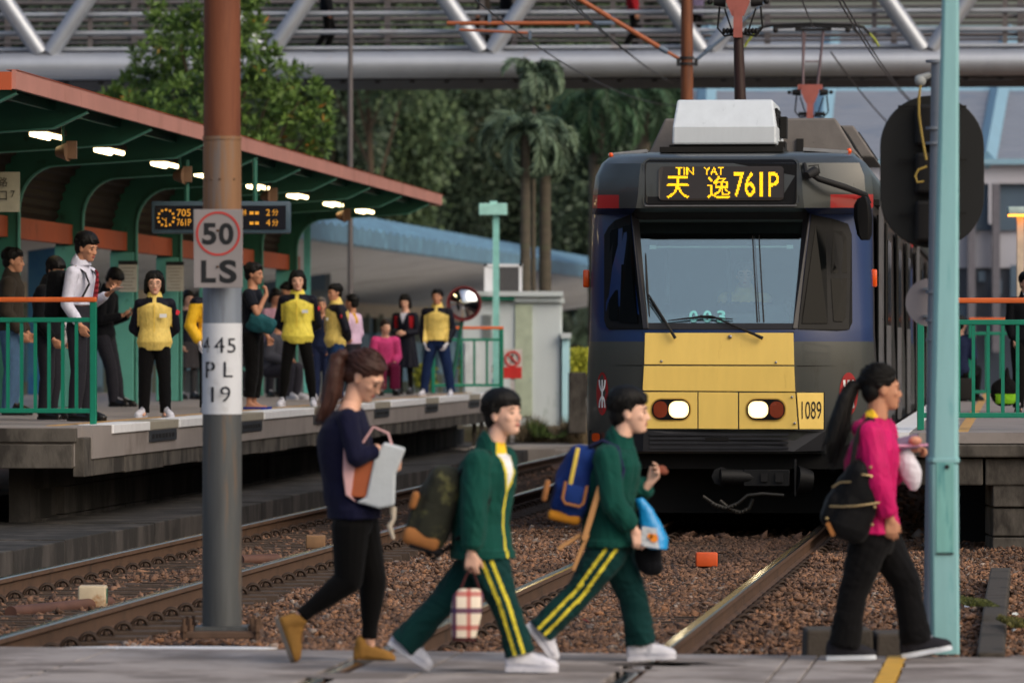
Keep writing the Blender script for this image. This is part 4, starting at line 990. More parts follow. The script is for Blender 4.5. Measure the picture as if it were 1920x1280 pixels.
def tree(label, base, blobs, nleaf, leaf, m, trunk_r=.2, group=None, rosettes=0, cat="tree", nm="tree"):
    """blobs: (x, y, z, r) in world metres; leaves cluster on twigs through each blob"""
    t = thing(nm, base, label, cat, group=group); base = Vector(base)
    vol = np.array([b[3]**2 for b in blobs]); pr = vol/vol.sum(); A = []; Dd = []; T = []
    ncl = max(40, nleaf//(rosettes or 14))
    bi = RNG.choice(len(blobs), ncl, p=pr); bb = np.array(blobs)[bi]
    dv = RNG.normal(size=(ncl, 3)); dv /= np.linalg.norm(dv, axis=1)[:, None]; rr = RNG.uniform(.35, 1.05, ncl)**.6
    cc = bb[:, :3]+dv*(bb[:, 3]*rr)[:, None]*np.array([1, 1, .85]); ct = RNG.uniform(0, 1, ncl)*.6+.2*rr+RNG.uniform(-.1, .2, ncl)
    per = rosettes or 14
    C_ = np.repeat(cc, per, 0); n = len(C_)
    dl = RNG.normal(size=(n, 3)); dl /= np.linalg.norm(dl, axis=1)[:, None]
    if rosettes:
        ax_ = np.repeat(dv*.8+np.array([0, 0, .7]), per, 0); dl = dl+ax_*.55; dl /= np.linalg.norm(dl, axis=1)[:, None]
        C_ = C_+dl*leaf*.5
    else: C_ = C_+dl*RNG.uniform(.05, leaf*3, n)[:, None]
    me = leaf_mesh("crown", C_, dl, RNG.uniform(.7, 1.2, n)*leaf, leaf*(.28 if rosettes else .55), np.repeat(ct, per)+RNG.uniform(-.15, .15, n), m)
    me.transform(MW[t.name].inverted()); o = bpy.data.objects.new("crown", me); link(o, t, MW[t.name])
    s = MB(); top = Vector(np.mean(np.array(blobs)[:, :3], axis=0)); s.tube([base, base+(top-base)*.45+Vector((.1, 0, 0)), top], [trunk_r, trunk_r*.75, trunk_r*.4], 10)
    for b in blobs[:14]:
        st = base+(top-base)*random.uniform(.45, .9); q = Vector(b[:3]); s.tube([st, (st+q)/2+Vector((0, 0, -.15)), q], [trunk_r*.4, trunk_r*.25, trunk_r*.08], 6)
    obj("trunk", s, mat("tree_bark", (84, 72, 58), .9, var=.25, scale=6, bump=.5), t); return t
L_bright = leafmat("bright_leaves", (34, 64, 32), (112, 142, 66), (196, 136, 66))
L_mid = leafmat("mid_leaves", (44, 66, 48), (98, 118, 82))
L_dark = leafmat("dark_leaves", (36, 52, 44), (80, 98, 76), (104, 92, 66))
def blobs_px(lst, d, dd=1.2):
    out = []
    for px, py, r in lst:
        q = P(px, py, d+random.uniform(-dd, dd)); out.append((q.x, q.y, q.z, r*d/FPX))
    return out
bl = blobs_px([(250, 180, 60), (300, 120, 60), (330, 60, 60), (380, 30, 60), (440, 40, 60), (480, 90, 60), (520, 140, 55), (560, 190, 55), (590, 235, 42), (600, 265, 32), (530, 240, 60), (470, 200, 70), (400, 220, 60), (340, 190, 60),
               (270, 215, 45), (215, 190, 30), (480, 270, 50), (560, 290, 40), (430, 130, 70), (350, 130, 50), (300, 30, 30), (460, -10, 40), (400, -30, 60)], 99)
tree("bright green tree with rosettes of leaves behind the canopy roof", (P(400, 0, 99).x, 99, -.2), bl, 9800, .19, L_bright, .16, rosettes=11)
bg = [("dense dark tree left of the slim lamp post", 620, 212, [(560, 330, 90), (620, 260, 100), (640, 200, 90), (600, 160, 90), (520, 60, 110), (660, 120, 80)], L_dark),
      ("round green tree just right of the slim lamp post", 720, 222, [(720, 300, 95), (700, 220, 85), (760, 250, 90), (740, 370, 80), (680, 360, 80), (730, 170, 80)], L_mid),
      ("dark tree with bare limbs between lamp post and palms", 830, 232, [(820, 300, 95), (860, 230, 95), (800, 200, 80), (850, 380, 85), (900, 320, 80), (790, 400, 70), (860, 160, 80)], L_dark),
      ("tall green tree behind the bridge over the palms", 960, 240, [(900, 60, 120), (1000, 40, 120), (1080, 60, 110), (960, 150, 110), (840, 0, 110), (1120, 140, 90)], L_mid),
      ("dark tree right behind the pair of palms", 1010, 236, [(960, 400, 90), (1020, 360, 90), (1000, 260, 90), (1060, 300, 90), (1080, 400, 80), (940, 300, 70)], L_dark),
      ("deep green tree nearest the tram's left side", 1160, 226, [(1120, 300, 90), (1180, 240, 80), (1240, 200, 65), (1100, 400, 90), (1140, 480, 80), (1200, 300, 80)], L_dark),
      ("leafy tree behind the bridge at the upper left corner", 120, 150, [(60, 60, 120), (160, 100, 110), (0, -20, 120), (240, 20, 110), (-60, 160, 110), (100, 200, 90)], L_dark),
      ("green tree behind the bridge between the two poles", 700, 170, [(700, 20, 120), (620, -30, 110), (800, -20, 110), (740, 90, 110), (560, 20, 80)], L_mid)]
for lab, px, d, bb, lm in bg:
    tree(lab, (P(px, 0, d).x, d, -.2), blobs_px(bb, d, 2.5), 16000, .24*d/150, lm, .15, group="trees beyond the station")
# far wood behind all of it
n = 42000; px = RNG.uniform(-500, 1330, n); py = RNG.uniform(-260, 640, n); dd = 262+RNG.uniform(-5, 9, n)+8*np.sin(px/90)+6*np.sin(py/70+px/50)
Cc = np.stack([(px-960)*dd/FPX, dd, CH+(HY-py)*dd/FPX], -1)
me = leaf_mesh("far_wood", Cc, RNG.normal(size=(n, 3)), 1.15, .7, RNG.uniform(0, .8, n)*(.6+.4*np.sin(px/40)*np.sin(py/50)), L_dark)
o = bpy.data.objects.new("far_wood", me); COL.objects.link(o); MW[o.name] = Matrix.Identity(4); tag(o, "dark mass of far woodland filling the background", "woodland", kind="stuff")
# palms
L_palm = leafmat("palm_leaves", (58, 80, 68), (122, 144, 120)); L_palmd = leafmat("dark_palm_leaves", (30, 54, 40), (76, 108, 78))
def palm(label, px, py, d, nf, flen, m, trunk_r, seed, lean=0.0, droop=1.0, wid=1.0):
    g = np.random.default_rng(seed); top = P(px, py, d); base = Vector((top.x+lean, d, -.2))
    t = thing("palm_tree", base, label, "palm tree", group="palms beyond the platform end")
    s = MB(); pts = []; rr = []
    for i in range(40):
        f = i/39; q = base+(top-base)*f; pts.append(q); rr.append(trunk_r*(1-.25*f)*(1+.07*(i % 2)))
    s.tube(pts, rr, 14); obj("trunk", s, mat("ringed_palm_trunk", (80, 74, 64), .85, var=.2, scale=4, stretch=(1, 1, 6), rgb2=(76, 82, 62), s2=1.2), t)
    s = MB(); s.tube([top-Vector((0, 0, .8)), top+Vector((0, 0, .1))], [trunk_r*.8, trunk_r*.5], 12); obj("crownshaft", s, mat("green_crownshaft", (66, 82, 56), .5), t)
    A, Dd, Ls_, T = [], [], [], []; s = MB()
    for i in range(nf):
        az = g.uniform(0, 2*math.pi); el = g.uniform(-.3, 1.35); L_ = flen*g.uniform(.8, 1.1); dirh = np.array([math.cos(az), math.sin(az), 0])
        pts = []; p_ = np.array(top); e = el
        for k in range(15):
            pts.append(p_.copy()); p_ = p_+(dirh*math.cos(e)+np.array([0, 0, math.sin(e)]))*L_/14; e -= droop*.19
        s.tube([Vector(q) for q in pts], list(np.linspace(.022, .005, 15)), 5)
        tn = g.uniform(.2, .9); side = np.cross(dirh, [0, 0, 1])
        for k in range(1, 15):
            for j in range(int(7*wid)):
                f = (k+j/(7*wid)-.5)/14; q = pts[k-1]+(pts[k]-pts[k-1])*(j/(7*wid))
                tg = (pts[k]-pts[k-1])/np.linalg.norm(pts[k]-pts[k-1])
                for sg in (-1, 1):
                    dv_ = side*sg*g.uniform(.5, 1)+tg*.6+np.array([0, 0, g.uniform(-1.1, .15)]); dv_ /= np.linalg.norm(dv_)
                    ll = flen*.26*math.sin(math.pi*min(1, max(.08, f*.85+.12)))*g.uniform(.7, 1.1)
                    A.append(q+dv_*ll/2); Dd.append(dv_); Ls_.append(ll); T.append(tn+g.uniform(-.25, .25))
    obj("frond_stem", s, MATS["green_crownshaft"], t)
    me = leaf_mesh("fronds", np.array(A), np.array(Dd), np.array(Ls_), .035, np.array(T), m); me.transform(MW[t.name].inverted()); o = bpy.data.objects.new("fronds", me); link(o, t, MW[t.name])
palm("pale feathery palm whose crown hangs below the bridge", 985, 245, 103, 22, 1.35, L_palm, .11, 3, droop=1.25)
palm("second ringed palm trunk just right of the pale palm", 1022, 262, 104.5, 16, 1.15, L_palm, .13, 5, droop=1.2)
palm("tall pale palm whose top brushes the bridge pipe", 1000, 140, 104, 14, .95, L_palm, .05, 8, droop=1.1)
palm("dark arching palm beside the tram's roof", 1118, 190, 122, 20, 1.9, L_palmd, .2, 11, droop=1.15)
palm("dark palm directly left of the brown catenary pole", 1205, 175, 128, 18, 1.7, L_palmd, .2, 17, droop=1.1)
# grasses and shrubs
def tuft(label, px0, px1, py, d, n, hgt, c1, c2, nm="grass_tuft", cat="grass", kind=None, flat=False, grp=None):
    a = P(px0, py, d); b = P(px1, py, d); A = np.stack([RNG.uniform(a.x, b.x, n), d+RNG.uniform(-.5, .5, n), np.full(n, a.z)], -1)
    dv = RNG.normal(size=(n, 3))*(.9 if flat else .35)+np.array([0, 0, 1]); h = hgt*RNG.uniform(.4, 1.1, n)*(.55+.45*np.sin(A[:, 0]*9+d))
    if flat: A[:, 2] += RNG.uniform(0, hgt, n); h = np.full(n, .11)
    A = A+dv/np.linalg.norm(dv, axis=1)[:, None]*h[:, None]/2
    m = MATS.get("g%s%s" % (c1, c2)) or leafmat("g%s%s" % (c1, c2), c1, c2)
    me = leaf_mesh(nm, A, dv, h, .05 if flat else .018, RNG.uniform(0, 1, n), m); loc = Vector(((a.x+b.x)/2, d, a.z)); me.transform(Matrix.Translation(-loc))
    o = bpy.data.objects.new(nm, me); o.location = loc; COL.objects.link(o); MW[o.name] = Matrix.Translation(loc); tag(o, label, cat, grp, kind)
s = MB(); a = K(900, 792, 100); s.box((a.x+3.4, 111.5, .02), (8.4, 24, .5)); tag(obj("bank", s, mat("soil_bank", (92, 84, 68), .9, var=.3, scale=3, rgb2=(70, 78, 44), s2=1.5), bevel=.1), kind="structure")
tuft("dry grass growing in front of the white cabinets", 975, 1100, 832, 99, 2600, .55, (86, 74, 56), (140, 124, 96), kind="stuff")
tuft("green weeds mixed in the dry grass by the cabinets", 1000, 1060, 820, 98.6, 900, .4, (48, 66, 34), (96, 116, 60), kind="stuff")
tuft("yellow green shrub between concrete block and tram", 1066, 1104, 702, 103, 1500, .42, (120, 130, 40), (190, 190, 70), "shrub", "shrub", flat=True, grp="yellow green shrubs")
tuft("yellow green shrub behind the far railing, beside the far staff person", 866, 898, 728, 106, 1300, .62, (110, 122, 36), (190, 190, 70), "shrub", "shrub", flat=True, grp="yellow green shrubs")
tuft("low yellow green shrub behind the schoolgirl's far side", 780, 815, 725, 106, 700, .35, (110, 122, 36), (180, 180, 70), "shrub", "shrub", flat=True, grp="yellow green shrubs")
tuft("moss and weeds on the soil around the raised kerb", 1800, 1862, 1130, 34.5, 1500, .045, (44, 52, 26), (92, 98, 46), "weeds", "weeds", kind="stuff")
tuft("weeds along the right edge beyond the kerb", 1884, 1960, 1170, 33, 1500, .05, (44, 52, 26), (110, 104, 50), "weeds", "weeds", kind="stuff")
s = MB(); boxpx(s, 1000, 1110, 712, 745, 108, .3); o = obj("planter_wall", s, M_conc, origin=K(1040, 745, 108), smooth=0); tag(o, "low grey planter wall behind the concrete block", "wall")

# ------------------------------------------------------------------ light rail vehicle
M_tg = mat("tram_grey_paint", (60, 63, 62), .3, .1, var=.06, scale=2, coat=.2, rgb2=(52, 53, 50), s2=3, stretch=(2, 2, .5), amt2=.35)
M_tb = mat("tram_blue_paint", (8, 38, 86), .35, .0, var=.06, scale=2, coat=.2)
M_tr = mat("tram_red_paint", (168, 34, 34), .35, var=.05, scale=2, coat=.3)
M_ty = mat("tram_yellow_paint", (238, 204, 108), .45, var=.05, scale=2.5, stretch=(3, 1, .6), rgb2=(216, 178, 86), s2=2.2, amt2=.35, coat=.15)
M_tk = mat("tram_black_trim", (14, 14, 15), .5, var=.15, scale=5, spec=.15)
M_td = mat("tram_side_black", (22, 23, 25), .3, var=.15, scale=3)
M_tv = mat("tram_underframe", (10, 10, 10), .9, var=.3, scale=8)
M_alu = mat("bright_trim", (150, 150, 155), .3, .8, var=.05)
TAN = .0884; TO = Vector((2.01, 52.3, 0))
def TP(px, py, dy=0.0):
    d = 52.3+dy; return Vector(((px-960)*d/FPX-2.01-TAN*dy, dy, CH+(HY-py)*d/FPX))
#       py,  dyF, Lcorner, Lmid, Lfront, Rfront, Rmid, Rcorner
ROWS = [(850, .05, 1102, 1130, 1206, 1490, 1610, 1640), (805, 0, 1100, 1128, 1205, 1492, 1612, 1640), (735, 0, 1100, 1128, 1204, 1492, 1612, 1640),
        (684, 0, 1101, 1128, 1207, 1490, 1612, 1640), (640, .01, 1104, 1128, 1208, 1489, 1612, 1638), (623, .02, 1105, 1128, 1208, 1488, 1612, 1637),
        (610, .03, 1105, 1128, 1206, 1489, 1612, 1637), (402, .42, 1110, 1132, 1183, 1518, 1600, 1636), (390, .03, 1110, 1160, 1192, 1508, 1557, 1637),
        (365, .03, 1111, 1160, 1196, 1505, 1557, 1637), (330, .06, 1116, 1160, 1198, 1503, 1557, 1634), (306, .1, 1128, 1162, 1202, 1499, 1560, 1622),
        (294, .22, 1142, 1170, 1210, 1493, 1565, 1606), (288, .5, 1150, 1176, 1218, 1488, 1560, 1600), (285, 1.1, 1160, 1180, 1225, 1480, 1555, 1592)]
def row_at(py):
    rs = ROWS
    if py >= rs[0][0]: return rs[0]
    for a, b in zip(rs[:-1], rs[1:]):
        if a[0] >= py >= b[0]:
            f = (a[0]-py)/(a[0]-b[0]); return tuple(x+(y-x)*f for x, y in zip(a, b))
    return rs[-1]
def cols(r):
    return [(r[2], r[1]+.62), (r[2]+(r[3]-r[2])*.18, r[1]+.42), (r[3], r[1]+.26), (r[4], r[1]), (r[5], r[1]), (r[6], r[1]+.26), (r[7]-(r[7]-r[6])*.18, r[1]+.42), (r[7], r[1]+.62)]
def surf(px, py, off=0.0):
    c = cols(row_at(py))
    if px <= c[0][0]: dy = c[0][1]
    elif px >= c[-1][0]: dy = c[-1][1]
    else:
        for a, b in zip(c[:-1], c[1:]):
            if a[0] <= px <= b[0]: dy = a[1]+(b[1]-a[1])*((px-a[0])/max(1e-6, b[0]-a[0])); break
    return TP(px, py, dy-off)
def plate(s, pts, off, th=.012, mi=0):
    n = len(pts); a = [surf(x, y, off) for x, y in pts]; b = [surf(x, y, off-th) for x, y in pts]
    s.add(a+b, [tuple(range(n)), tuple(range(2*n-1, n-1, -1))]+[(i, i+n, (i+1) % n+n, (i+1) % n) for i in range(n)], mi)
def rrect(x0, x1, y0, y1, r, n=5):
    p = []
    for q, (sx, sy) in enumerate(((1, 1), (-1, 1), (-1, -1), (1, -1))):
        cx_, cy_ = (x1-r if sx > 0 else x0+r), (y1-r if sy > 0 else y0+r)
        for i in range(n+1):
            a = (q+i/n)*math.pi/2; p.append((cx_+r*math.cos(a), cy_+r*math.sin(a)))
    return p
tram = thing("light_rail_vehicle", TO, "front grey, blue and yellow tram with lit headlights and a TIN YAT 761P sign", "tram", rz=-math.atan(TAN), group="coupled light rail cars")
def T(nm, s, m, smooth=0, par=None, **k): return obj(nm, s, m, par or tram, local=True, smooth=smooth, **k)
LEN = 19.9
s = MB(); grid = []
for r in ROWS:
    c = cols(r); g = [TP(x, r[0], dy) for x, dy in c]
    L0, R0 = g[0].copy(), g[-1].copy(); L0.y = R0.y = LEN
    grid.append([L0]+g+[R0])
nc = len(grid[0]); V_ = [p for g in grid for p in g]; f = []; mi = []
for i in range(len(grid)-1):
    ya, yb = ROWS[i][0], ROWS[i+1][0]
    for j in range(nc-1):
        if j == 4 and ya == 610: continue                      # windscreen opening
        f.append((i*nc+j, i*nc+j+1, (i+1)*nc+j+1, (i+1)*nc+j))
        if j in (0, 8) and ya <= 850 and yb >= 330: m_ = 3
        elif ya <= 640 and yb >= 402: m_ = 1
        elif ya in (402,): m_ = 4 if j == 4 else 1
        elif ya == 390 and j not in (3, 4, 5): m_ = 2
        else: m_ = 0
        mi.append(m_)
f.append(tuple(range((len(grid)-1)*nc, len(grid)*nc))); mi.append(0)
s.add(V_, f); s.m = mi
T("body_shell", s, [M_tg, M_tb, M_tr, M_td, M_tk], smooth=35, fixn=False)
s = MB(); s.box((0, LEN/2+1.3, 1.9), (2.5, LEN-2.9, 2.7)); s.box((0, .8, 1.0), (2.3, 1.0, .1)); T("cab_interior", s, mat("cab_interior_dark", (70, 82, 88), .8))
s = MB(); s.box((0, LEN/2+.3, .42), (2.34, LEN-.7, .66)); s.box((0, .45, .62), (2.4, .5, .22))
for y in (2.2, 4.2): s.box((0, y, .2), (2.3, .9, .5))
T("underframe", s, M_tv)
# bumper
s = MB(); plate(s, [(1104, 806), (1104, 846), (1206, 846), (1488, 846), (1548, 846), (1548, 806), (1488, 806), (1206, 806)], .05, .12); T("bumper", s, mat("bumper_rubber", (36, 37, 42), .6, var=.15, scale=6), bevel=.008)
s = MB()
for y in (812, 820, 828, 837): plate(s, [(1218, y), (1218, y+4), (1478, y+4), (1478, y)], .062, .02)
each("bumper_rib", s, mat("bumper_rib_rubber", (48, 50, 56), .55), tram, local=True, smooth=0)
s = MB(); plate(s, [(1322, 820), (1322, 826), (1366, 826), (1366, 820)], .066, .02); T("bumper_slot", s, M_black)
# yellow front panels
M_gap = mat("panel_gap", (14, 12, 10), .9)
s = MB(); plate(s, [(1204, 622), (1202, 805), (1206, 805.5), (1490, 805.5), (1546, 805.5), (1546, 735), (1491, 735), (1489, 622)], .003, .02); T("panel_backing", s, M_gap)
for pts in ([(1209, 624), (1207.5, 683), (1489, 684), (1487.5, 624)], [(1207, 686), (1204.5, 732), (1491, 734), (1489, 686.5)], [(1204, 735), (1203, 803.5), (1307.5, 803.5), (1307.5, 735)],
            [(1309.5, 735), (1309.5, 803.5), (1383.5, 804), (1383.5, 735.5)], [(1386, 736), (1386, 804), (1496, 804), (1491, 736)], [(1494, 736), (1499, 804), (1544, 804), (1544, 736)]):
    s = MB(); plate(s, pts, .012, .012); T("front_panel", s, M_ty, bevel=.003)
s = MB()
for x, y in ((1240, 677), (1455, 679), (1485, 744), (1490, 793)): s.ell(surf(x, y, .016), (.013, .01, .013), n=10, m=6)
s.ell(surf(1369, 631, .02), (.02, .015, .02), n=12, m=6); each("screw", s, M_alu, tram, local=True, smooth=60)
s = MB()
for x0, x1, y in ((1100, 1204, 684), (1492, 1640, 685), (1548, 1640, 806), (1100, 1204, 806)): plate(s, [(x0+2, y), (x0+2, y+1.6), ((x0+x1)/2, y+1.6), (x1-1, y+1.6), (x1-1, y), ((x0+x1)/2, y)], .003, .01)
each("panel_seam", s, M_gap, tram, local=True, smooth=0)
# headlights
for cx0, sg in ((1258, 1), (1436, -1)):
    s = MB(); plate(s, rrect(cx0-36, cx0+36, 748, 787, 18), .022, .02); hl = T("headlight", s, M_tk, bevel=.003)
    x0_, x1_ = sorted((cx0-4*sg, cx0+33*sg)); s = MB(); plate(s, rrect(x0_, x1_, 752, 783, 13), .028, .01); T("lamp_lens", s, mat("headlamp_warm_rim", (255, 226, 170), .3, var=0, emit=(255, 220, 150), estr=2.2), par=hl)
    s = MB(); plate(s, rrect(x0_+7, x1_-7, 757.5, 777.5, 9), .032, .006); T("lit_bulb", s, mat("headlamp_glow", (255, 248, 225), .3, var=0, emit=(255, 238, 196), estr=30), par=hl)
    s = MB(); plate(s, rrect(min(cx0-33*sg, cx0-7*sg), max(cx0-33*sg, cx0-7*sg), 752, 783, 12), .026, .01); T("amber_lens", s, mat("dark_amber_lens", (120, 46, 22), .25, var=.15, coat=.6), par=hl)
    s = MB(); s.ring(surf(cx0, 767.5, .03), (0, 0, 0), (0, 0, 0), 0, 0, (0, 0, 0)) if False else plate(s, rrect(cx0-38, cx0+38, 746, 789, 19), .0145, .003); T("light_bezel", s, mat("bezel_yellow", (190, 150, 66), .5), par=hl)
# number, logos
s = MB(); o_ = surf(1503, 785, .016); e_ = surf(1540, 785, .016); ax_ = (e_-o_).normalized()
text(s, "1089", o_, ax_, (0, 0, 1), w=(e_-o_).length, h=33/204, bold=.0); T("fleet_number", s, M_black, fixn=False)
for cx0, rx, lab in ((1128.5, 11, 0), (1591, 17, 1)):
    s = MB(); plate(s, [(cx0+rx*math.cos(a), 738+40*math.sin(a)) for a in np.linspace(0, 2*math.pi, 40, endpoint=False)], .006, .01); lg = T("logo_disc", s, mat("logo_red", (150, 22, 28), .4))
    s = MB()
    def ls(pts, w=1.5):
        for a, b in zip(pts[:-1], pts[1:]):
            dx, dy = b[0]-a[0], b[1]-a[1]; l = math.hypot(dx/rx*11, dy) or 1; nx, ny = -dy/l*w*rx/11, dx/l*w
            P4 = [(cx0+a[0]*rx/11+nx, 738+a[1]+ny), (cx0+b[0]*rx/11+nx, 738+b[1]+ny), (cx0+b[0]*rx/11-nx, 738+b[1]-ny), (cx0+a[0]*rx/11-nx, 738+a[1]-ny)]
            s.add([surf(x, y, .0085) for x, y in P4], [(0, 1, 2, 3)])
    ls([(0, -26), (0, 26)], 1.3)
    for sg in (-1, 1): ls([(-5.5, 26*sg), (-4.8, 16*sg), (-3, 9*sg), (0, 4*sg)], 1.3); ls([(5.5, 26*sg), (4.8, 16*sg), (3, 9*sg), (0, 4*sg)], 1.3)
    obj("logo_mark", s, mat("logo_white", (225, 225, 225), .5), lg, local=True, smooth=0, fixn=False)
# windscreen
s = MB(); plate(s, [(1183, 400), (1205, 616), (1216, 616), (1197, 404)], .02, .05); plate(s, [(1519, 400), (1506, 404), (1486, 616), (1496, 616)], .02, .05)
plate(s, [(1205, 605), (1205, 618), (1492, 618), (1492, 606)], .014, .04); plate(s, [(1188, 398), (1190, 412), (1512, 412), (1514, 398)], .0, .05)
T("windscreen_frame", s, mat("pillar_black", (32, 31, 36), .4, var=.1), bevel=.006)
s = MB(); plate(s, [(1190, 404), (1190, 438), (1513, 438), (1515, 404)], -.012, .02); T("sunshade_band", s, M_black)
GW = glass("windscreen_glass", (.85, .95, .96), .25, .02, (.84, 1.0, 1.0))
s = MB(); plate(s, [(1188, 404), (1208, 612), (1490, 612), (1514, 404)], .004, .008); T("windscreen", s, GW)
s = MB(); s.tube([surf(1218, 463, -.06), surf(1487, 463, -.06)], .009, 6); s.box(surf(1224, 463, -.06), (.06, .02, .035)); s.box(surf(1481, 463, -.06), (.06, .02, .035)); T("blind_rod", s, mat("pale_rod", (190, 220, 215), .5))
s = MB(); s.tube([surf(1411, 442, -.004), surf(1420, 604, -.004)], .009, 6); s.tube([surf(1414.5, 442, -.004), surf(1424, 604, -.004)], .006, 6); s.tube([surf(1423, 442, -.004), surf(1432, 604, -.004)], .009, 6); T("reflected_lines", s, M_black)  # dark reflections in the windscreen, built as thin tubes behind the glass
s = MB()
for x, ch in ((1292, "0"), (1318, "0"), (1344, "3")): text(s, ch, surf(x, 604, .012), (1, 0, 0), (0, .384, .923), w=16/204, h=24/204, bold=.03)
T("running_number", s, mat("pale_teal_print", (130, 205, 210), .6), fixn=False)
s = MB()
for x in (1249, 1366): s.tube([surf(x, 470, -.9), surf(x+2, 570, -.7)], .02, 6)
s.box(TP(1350, 600, .5), (1.3, .5, .12)); s.box(TP(1450, 585, .45), (.25, .2, .12)); T("dashboard", s, mat("dash_grey", (70, 80, 86), .6))
s = MB(); s.ell(surf(1477, 576, -.05), (.035, .015, .07), n=14, m=8, rot=Matrix.Rotation(R(-14), 3, 'Y')); s.tube([surf(1487, 572, -.05), surf(1487, 604, -.05)], .006, 6); T("round_mirror", s, M_black, smooth=60)
# quarter windows
M_qg = mat("dark_side_glass", (9, 11, 12), .12, var=.3, scale=2, spec=.04)
def side_win(sx):
    X = lambda x: x if sx < 0 else 1105+1637-x-0
    if sx < 0:
        fr = [(1140, 425), (1152, 413), (1181, 402), (1206, 617), (1142, 618), (1136, 612), (1132, 600), (1132, 440)]
        g1 = [(1143, 437), (1146, 431), (1158, 428), (1158, 512), (1142, 512)]; g2 = [(1141, 521), (1158, 521), (1159, 601), (1145, 601), (1141, 596)]; g3 = [(1167, 424), (1182, 421), (1196, 606), (1161, 604)]
    else:
        fr = [(1521, 402), (1560, 410), (1590, 420), (1597, 440), (1598, 604), (1592, 618), (1570, 620), (1496, 617)]
        g1 = [(1562, 432), (1580, 434), (1587, 446), (1588, 512), (1558, 512)]; g2 = [(1558, 522), (1588, 522), (1586, 594), (1580, 603), (1563, 602)]; g3 = [(1529, 424), (1548, 426), (1552, 606), (1504, 606)]
    s = MB(); plate(s, fr, .014, .02); w_ = T("side_window", s, M_tk, bevel=.004)
    for g in (g1, g2, g3): s = MB(); plate(s, g, .017, .006); T("pane", s, M_qg, par=w_)
side_win(-1); side_win(1)
s = MB()
for x0, x1, y in ((1128, 1170, 620), (1590, 1612, 560)): pass
# wipers
s = MB(); s.tube([surf(1266, 634, .05), surf(1258, 620, .07), surf(1216, 552, .05)], [.016, .013, .008], 6); s.tube([surf(1244, 603, .05), surf(1217, 565, .045)], .006, 5); s.tube([surf(1210, 475, .03), surf(1213, 540, .035), surf(1217, 590, .03)], [.006, .013, .006], 5); T("wiper", s, M_black, smooth=60)
s = MB(); s.tube([surf(1430, 634, .05), surf(1415, 627, .07), surf(1336, 593, .05), surf(1312, 592, .045)], [.018, .014, .009, .008], 6); s.tube([surf(1252, 601, .03), surf(1312, 594, .04), surf(1374, 598, .03)], [.005, .012, .005], 5); T("wiper", s, M_black, smooth=60)
# destination sign
s = MB(); plate(s, rrect(1209, 1494, 299, 385, 10), .02, .05); sg_ = T("sign_case", s, M_tk, bevel=.006)
s = MB(); plate(s, rrect(1205, 1498, 296, 389, 12), .012, .04); T("sign_bezel", s, M_tg, par=sg_)
s = MB(); plate(s, [(1209, 384.5), (1209, 386.5), (1494, 386.5), (1494, 384.5)], .03, .03); T("sign_lip", s, M_alu, par=sg_)
s = MB(); plate(s, rrect(1235, 1470, 312, 376, 8), .024, .006); T("sign_screen", s, mat("led_screen", (44, 38, 36), .35, var=.06), par=sg_)
s = MB()
def led(t, x0, x1, y0, y1, nx, ny, bold=0.0, thr=.5):
    v, tr = text_tris(t, bold); mn = v.min(0); u = (v-mn)/(v.max(0)-mn); A_ = u[np.array(tr)]
    px_, py_ = (x1-x0)/nx, (y1-y0)/ny
    for i in range(nx):
        for j in range(ny):
            hit = 0
            for ox, oy in ((.5, .5), (.3, .3), (.7, .3), (.3, .7), (.7, .7)):
                p = np.array([(i+ox)/nx, 1-(j+oy)/ny]); a, b, c = A_[:, 0], A_[:, 1], A_[:, 2]
                d1 = (p[0]-b[:, 0])*(a[:, 1]-b[:, 1])-(a[:, 0]-b[:, 0])*(p[1]-b[:, 1]); d2 = (p[0]-c[:, 0])*(b[:, 1]-c[:, 1])-(b[:, 0]-c[:, 0])*(p[1]-c[:, 1])
                d3 = (p[0]-a[:, 0])*(c[:, 1]-a[:, 1])-(c[:, 0]-a[:, 0])*(p[1]-a[:, 1])
                if (((d1 >= 0) & (d2 >= 0) & (d3 >= 0)) | ((d1 <= 0) & (d2 <= 0) & (d3 <= 0))).any(): hit += 1
            if hit/5 >= thr:
                x, y = x0+i*px_, y0+j*py_; s.add([surf(x, y, .027), surf(x+px_*.86, y, .027), surf(x+px_*.86, y+py_*.86, .027), surf(x, y+py_*.86, .027)], [(0, 1, 2, 3)])
M_led = mat("sign_amber_led", (255, 190, 20), .5, var=0, emit=(255, 196, 8), estr=1.5)
def led_done():
    global s
    T("amber_letters", s, M_led, par=sg_, fixn=False); s = MB()
led("天", 1250, 1292, 330, 372, 18, 18, .0, .4); led_done(); led("逸", 1326, 1369, 330, 372, 22, 20, 0, .5); led_done()
led("TIN", 1267, 1301, 313.5, 328, 16, 7, 0, .4); led_done(); led("YAT", 1320, 1357, 313.5, 328, 17, 7, 0, .4); led_done()
led("761P", 1376, 1460, 323, 369, 40, 20, .0, .3)
led_done()
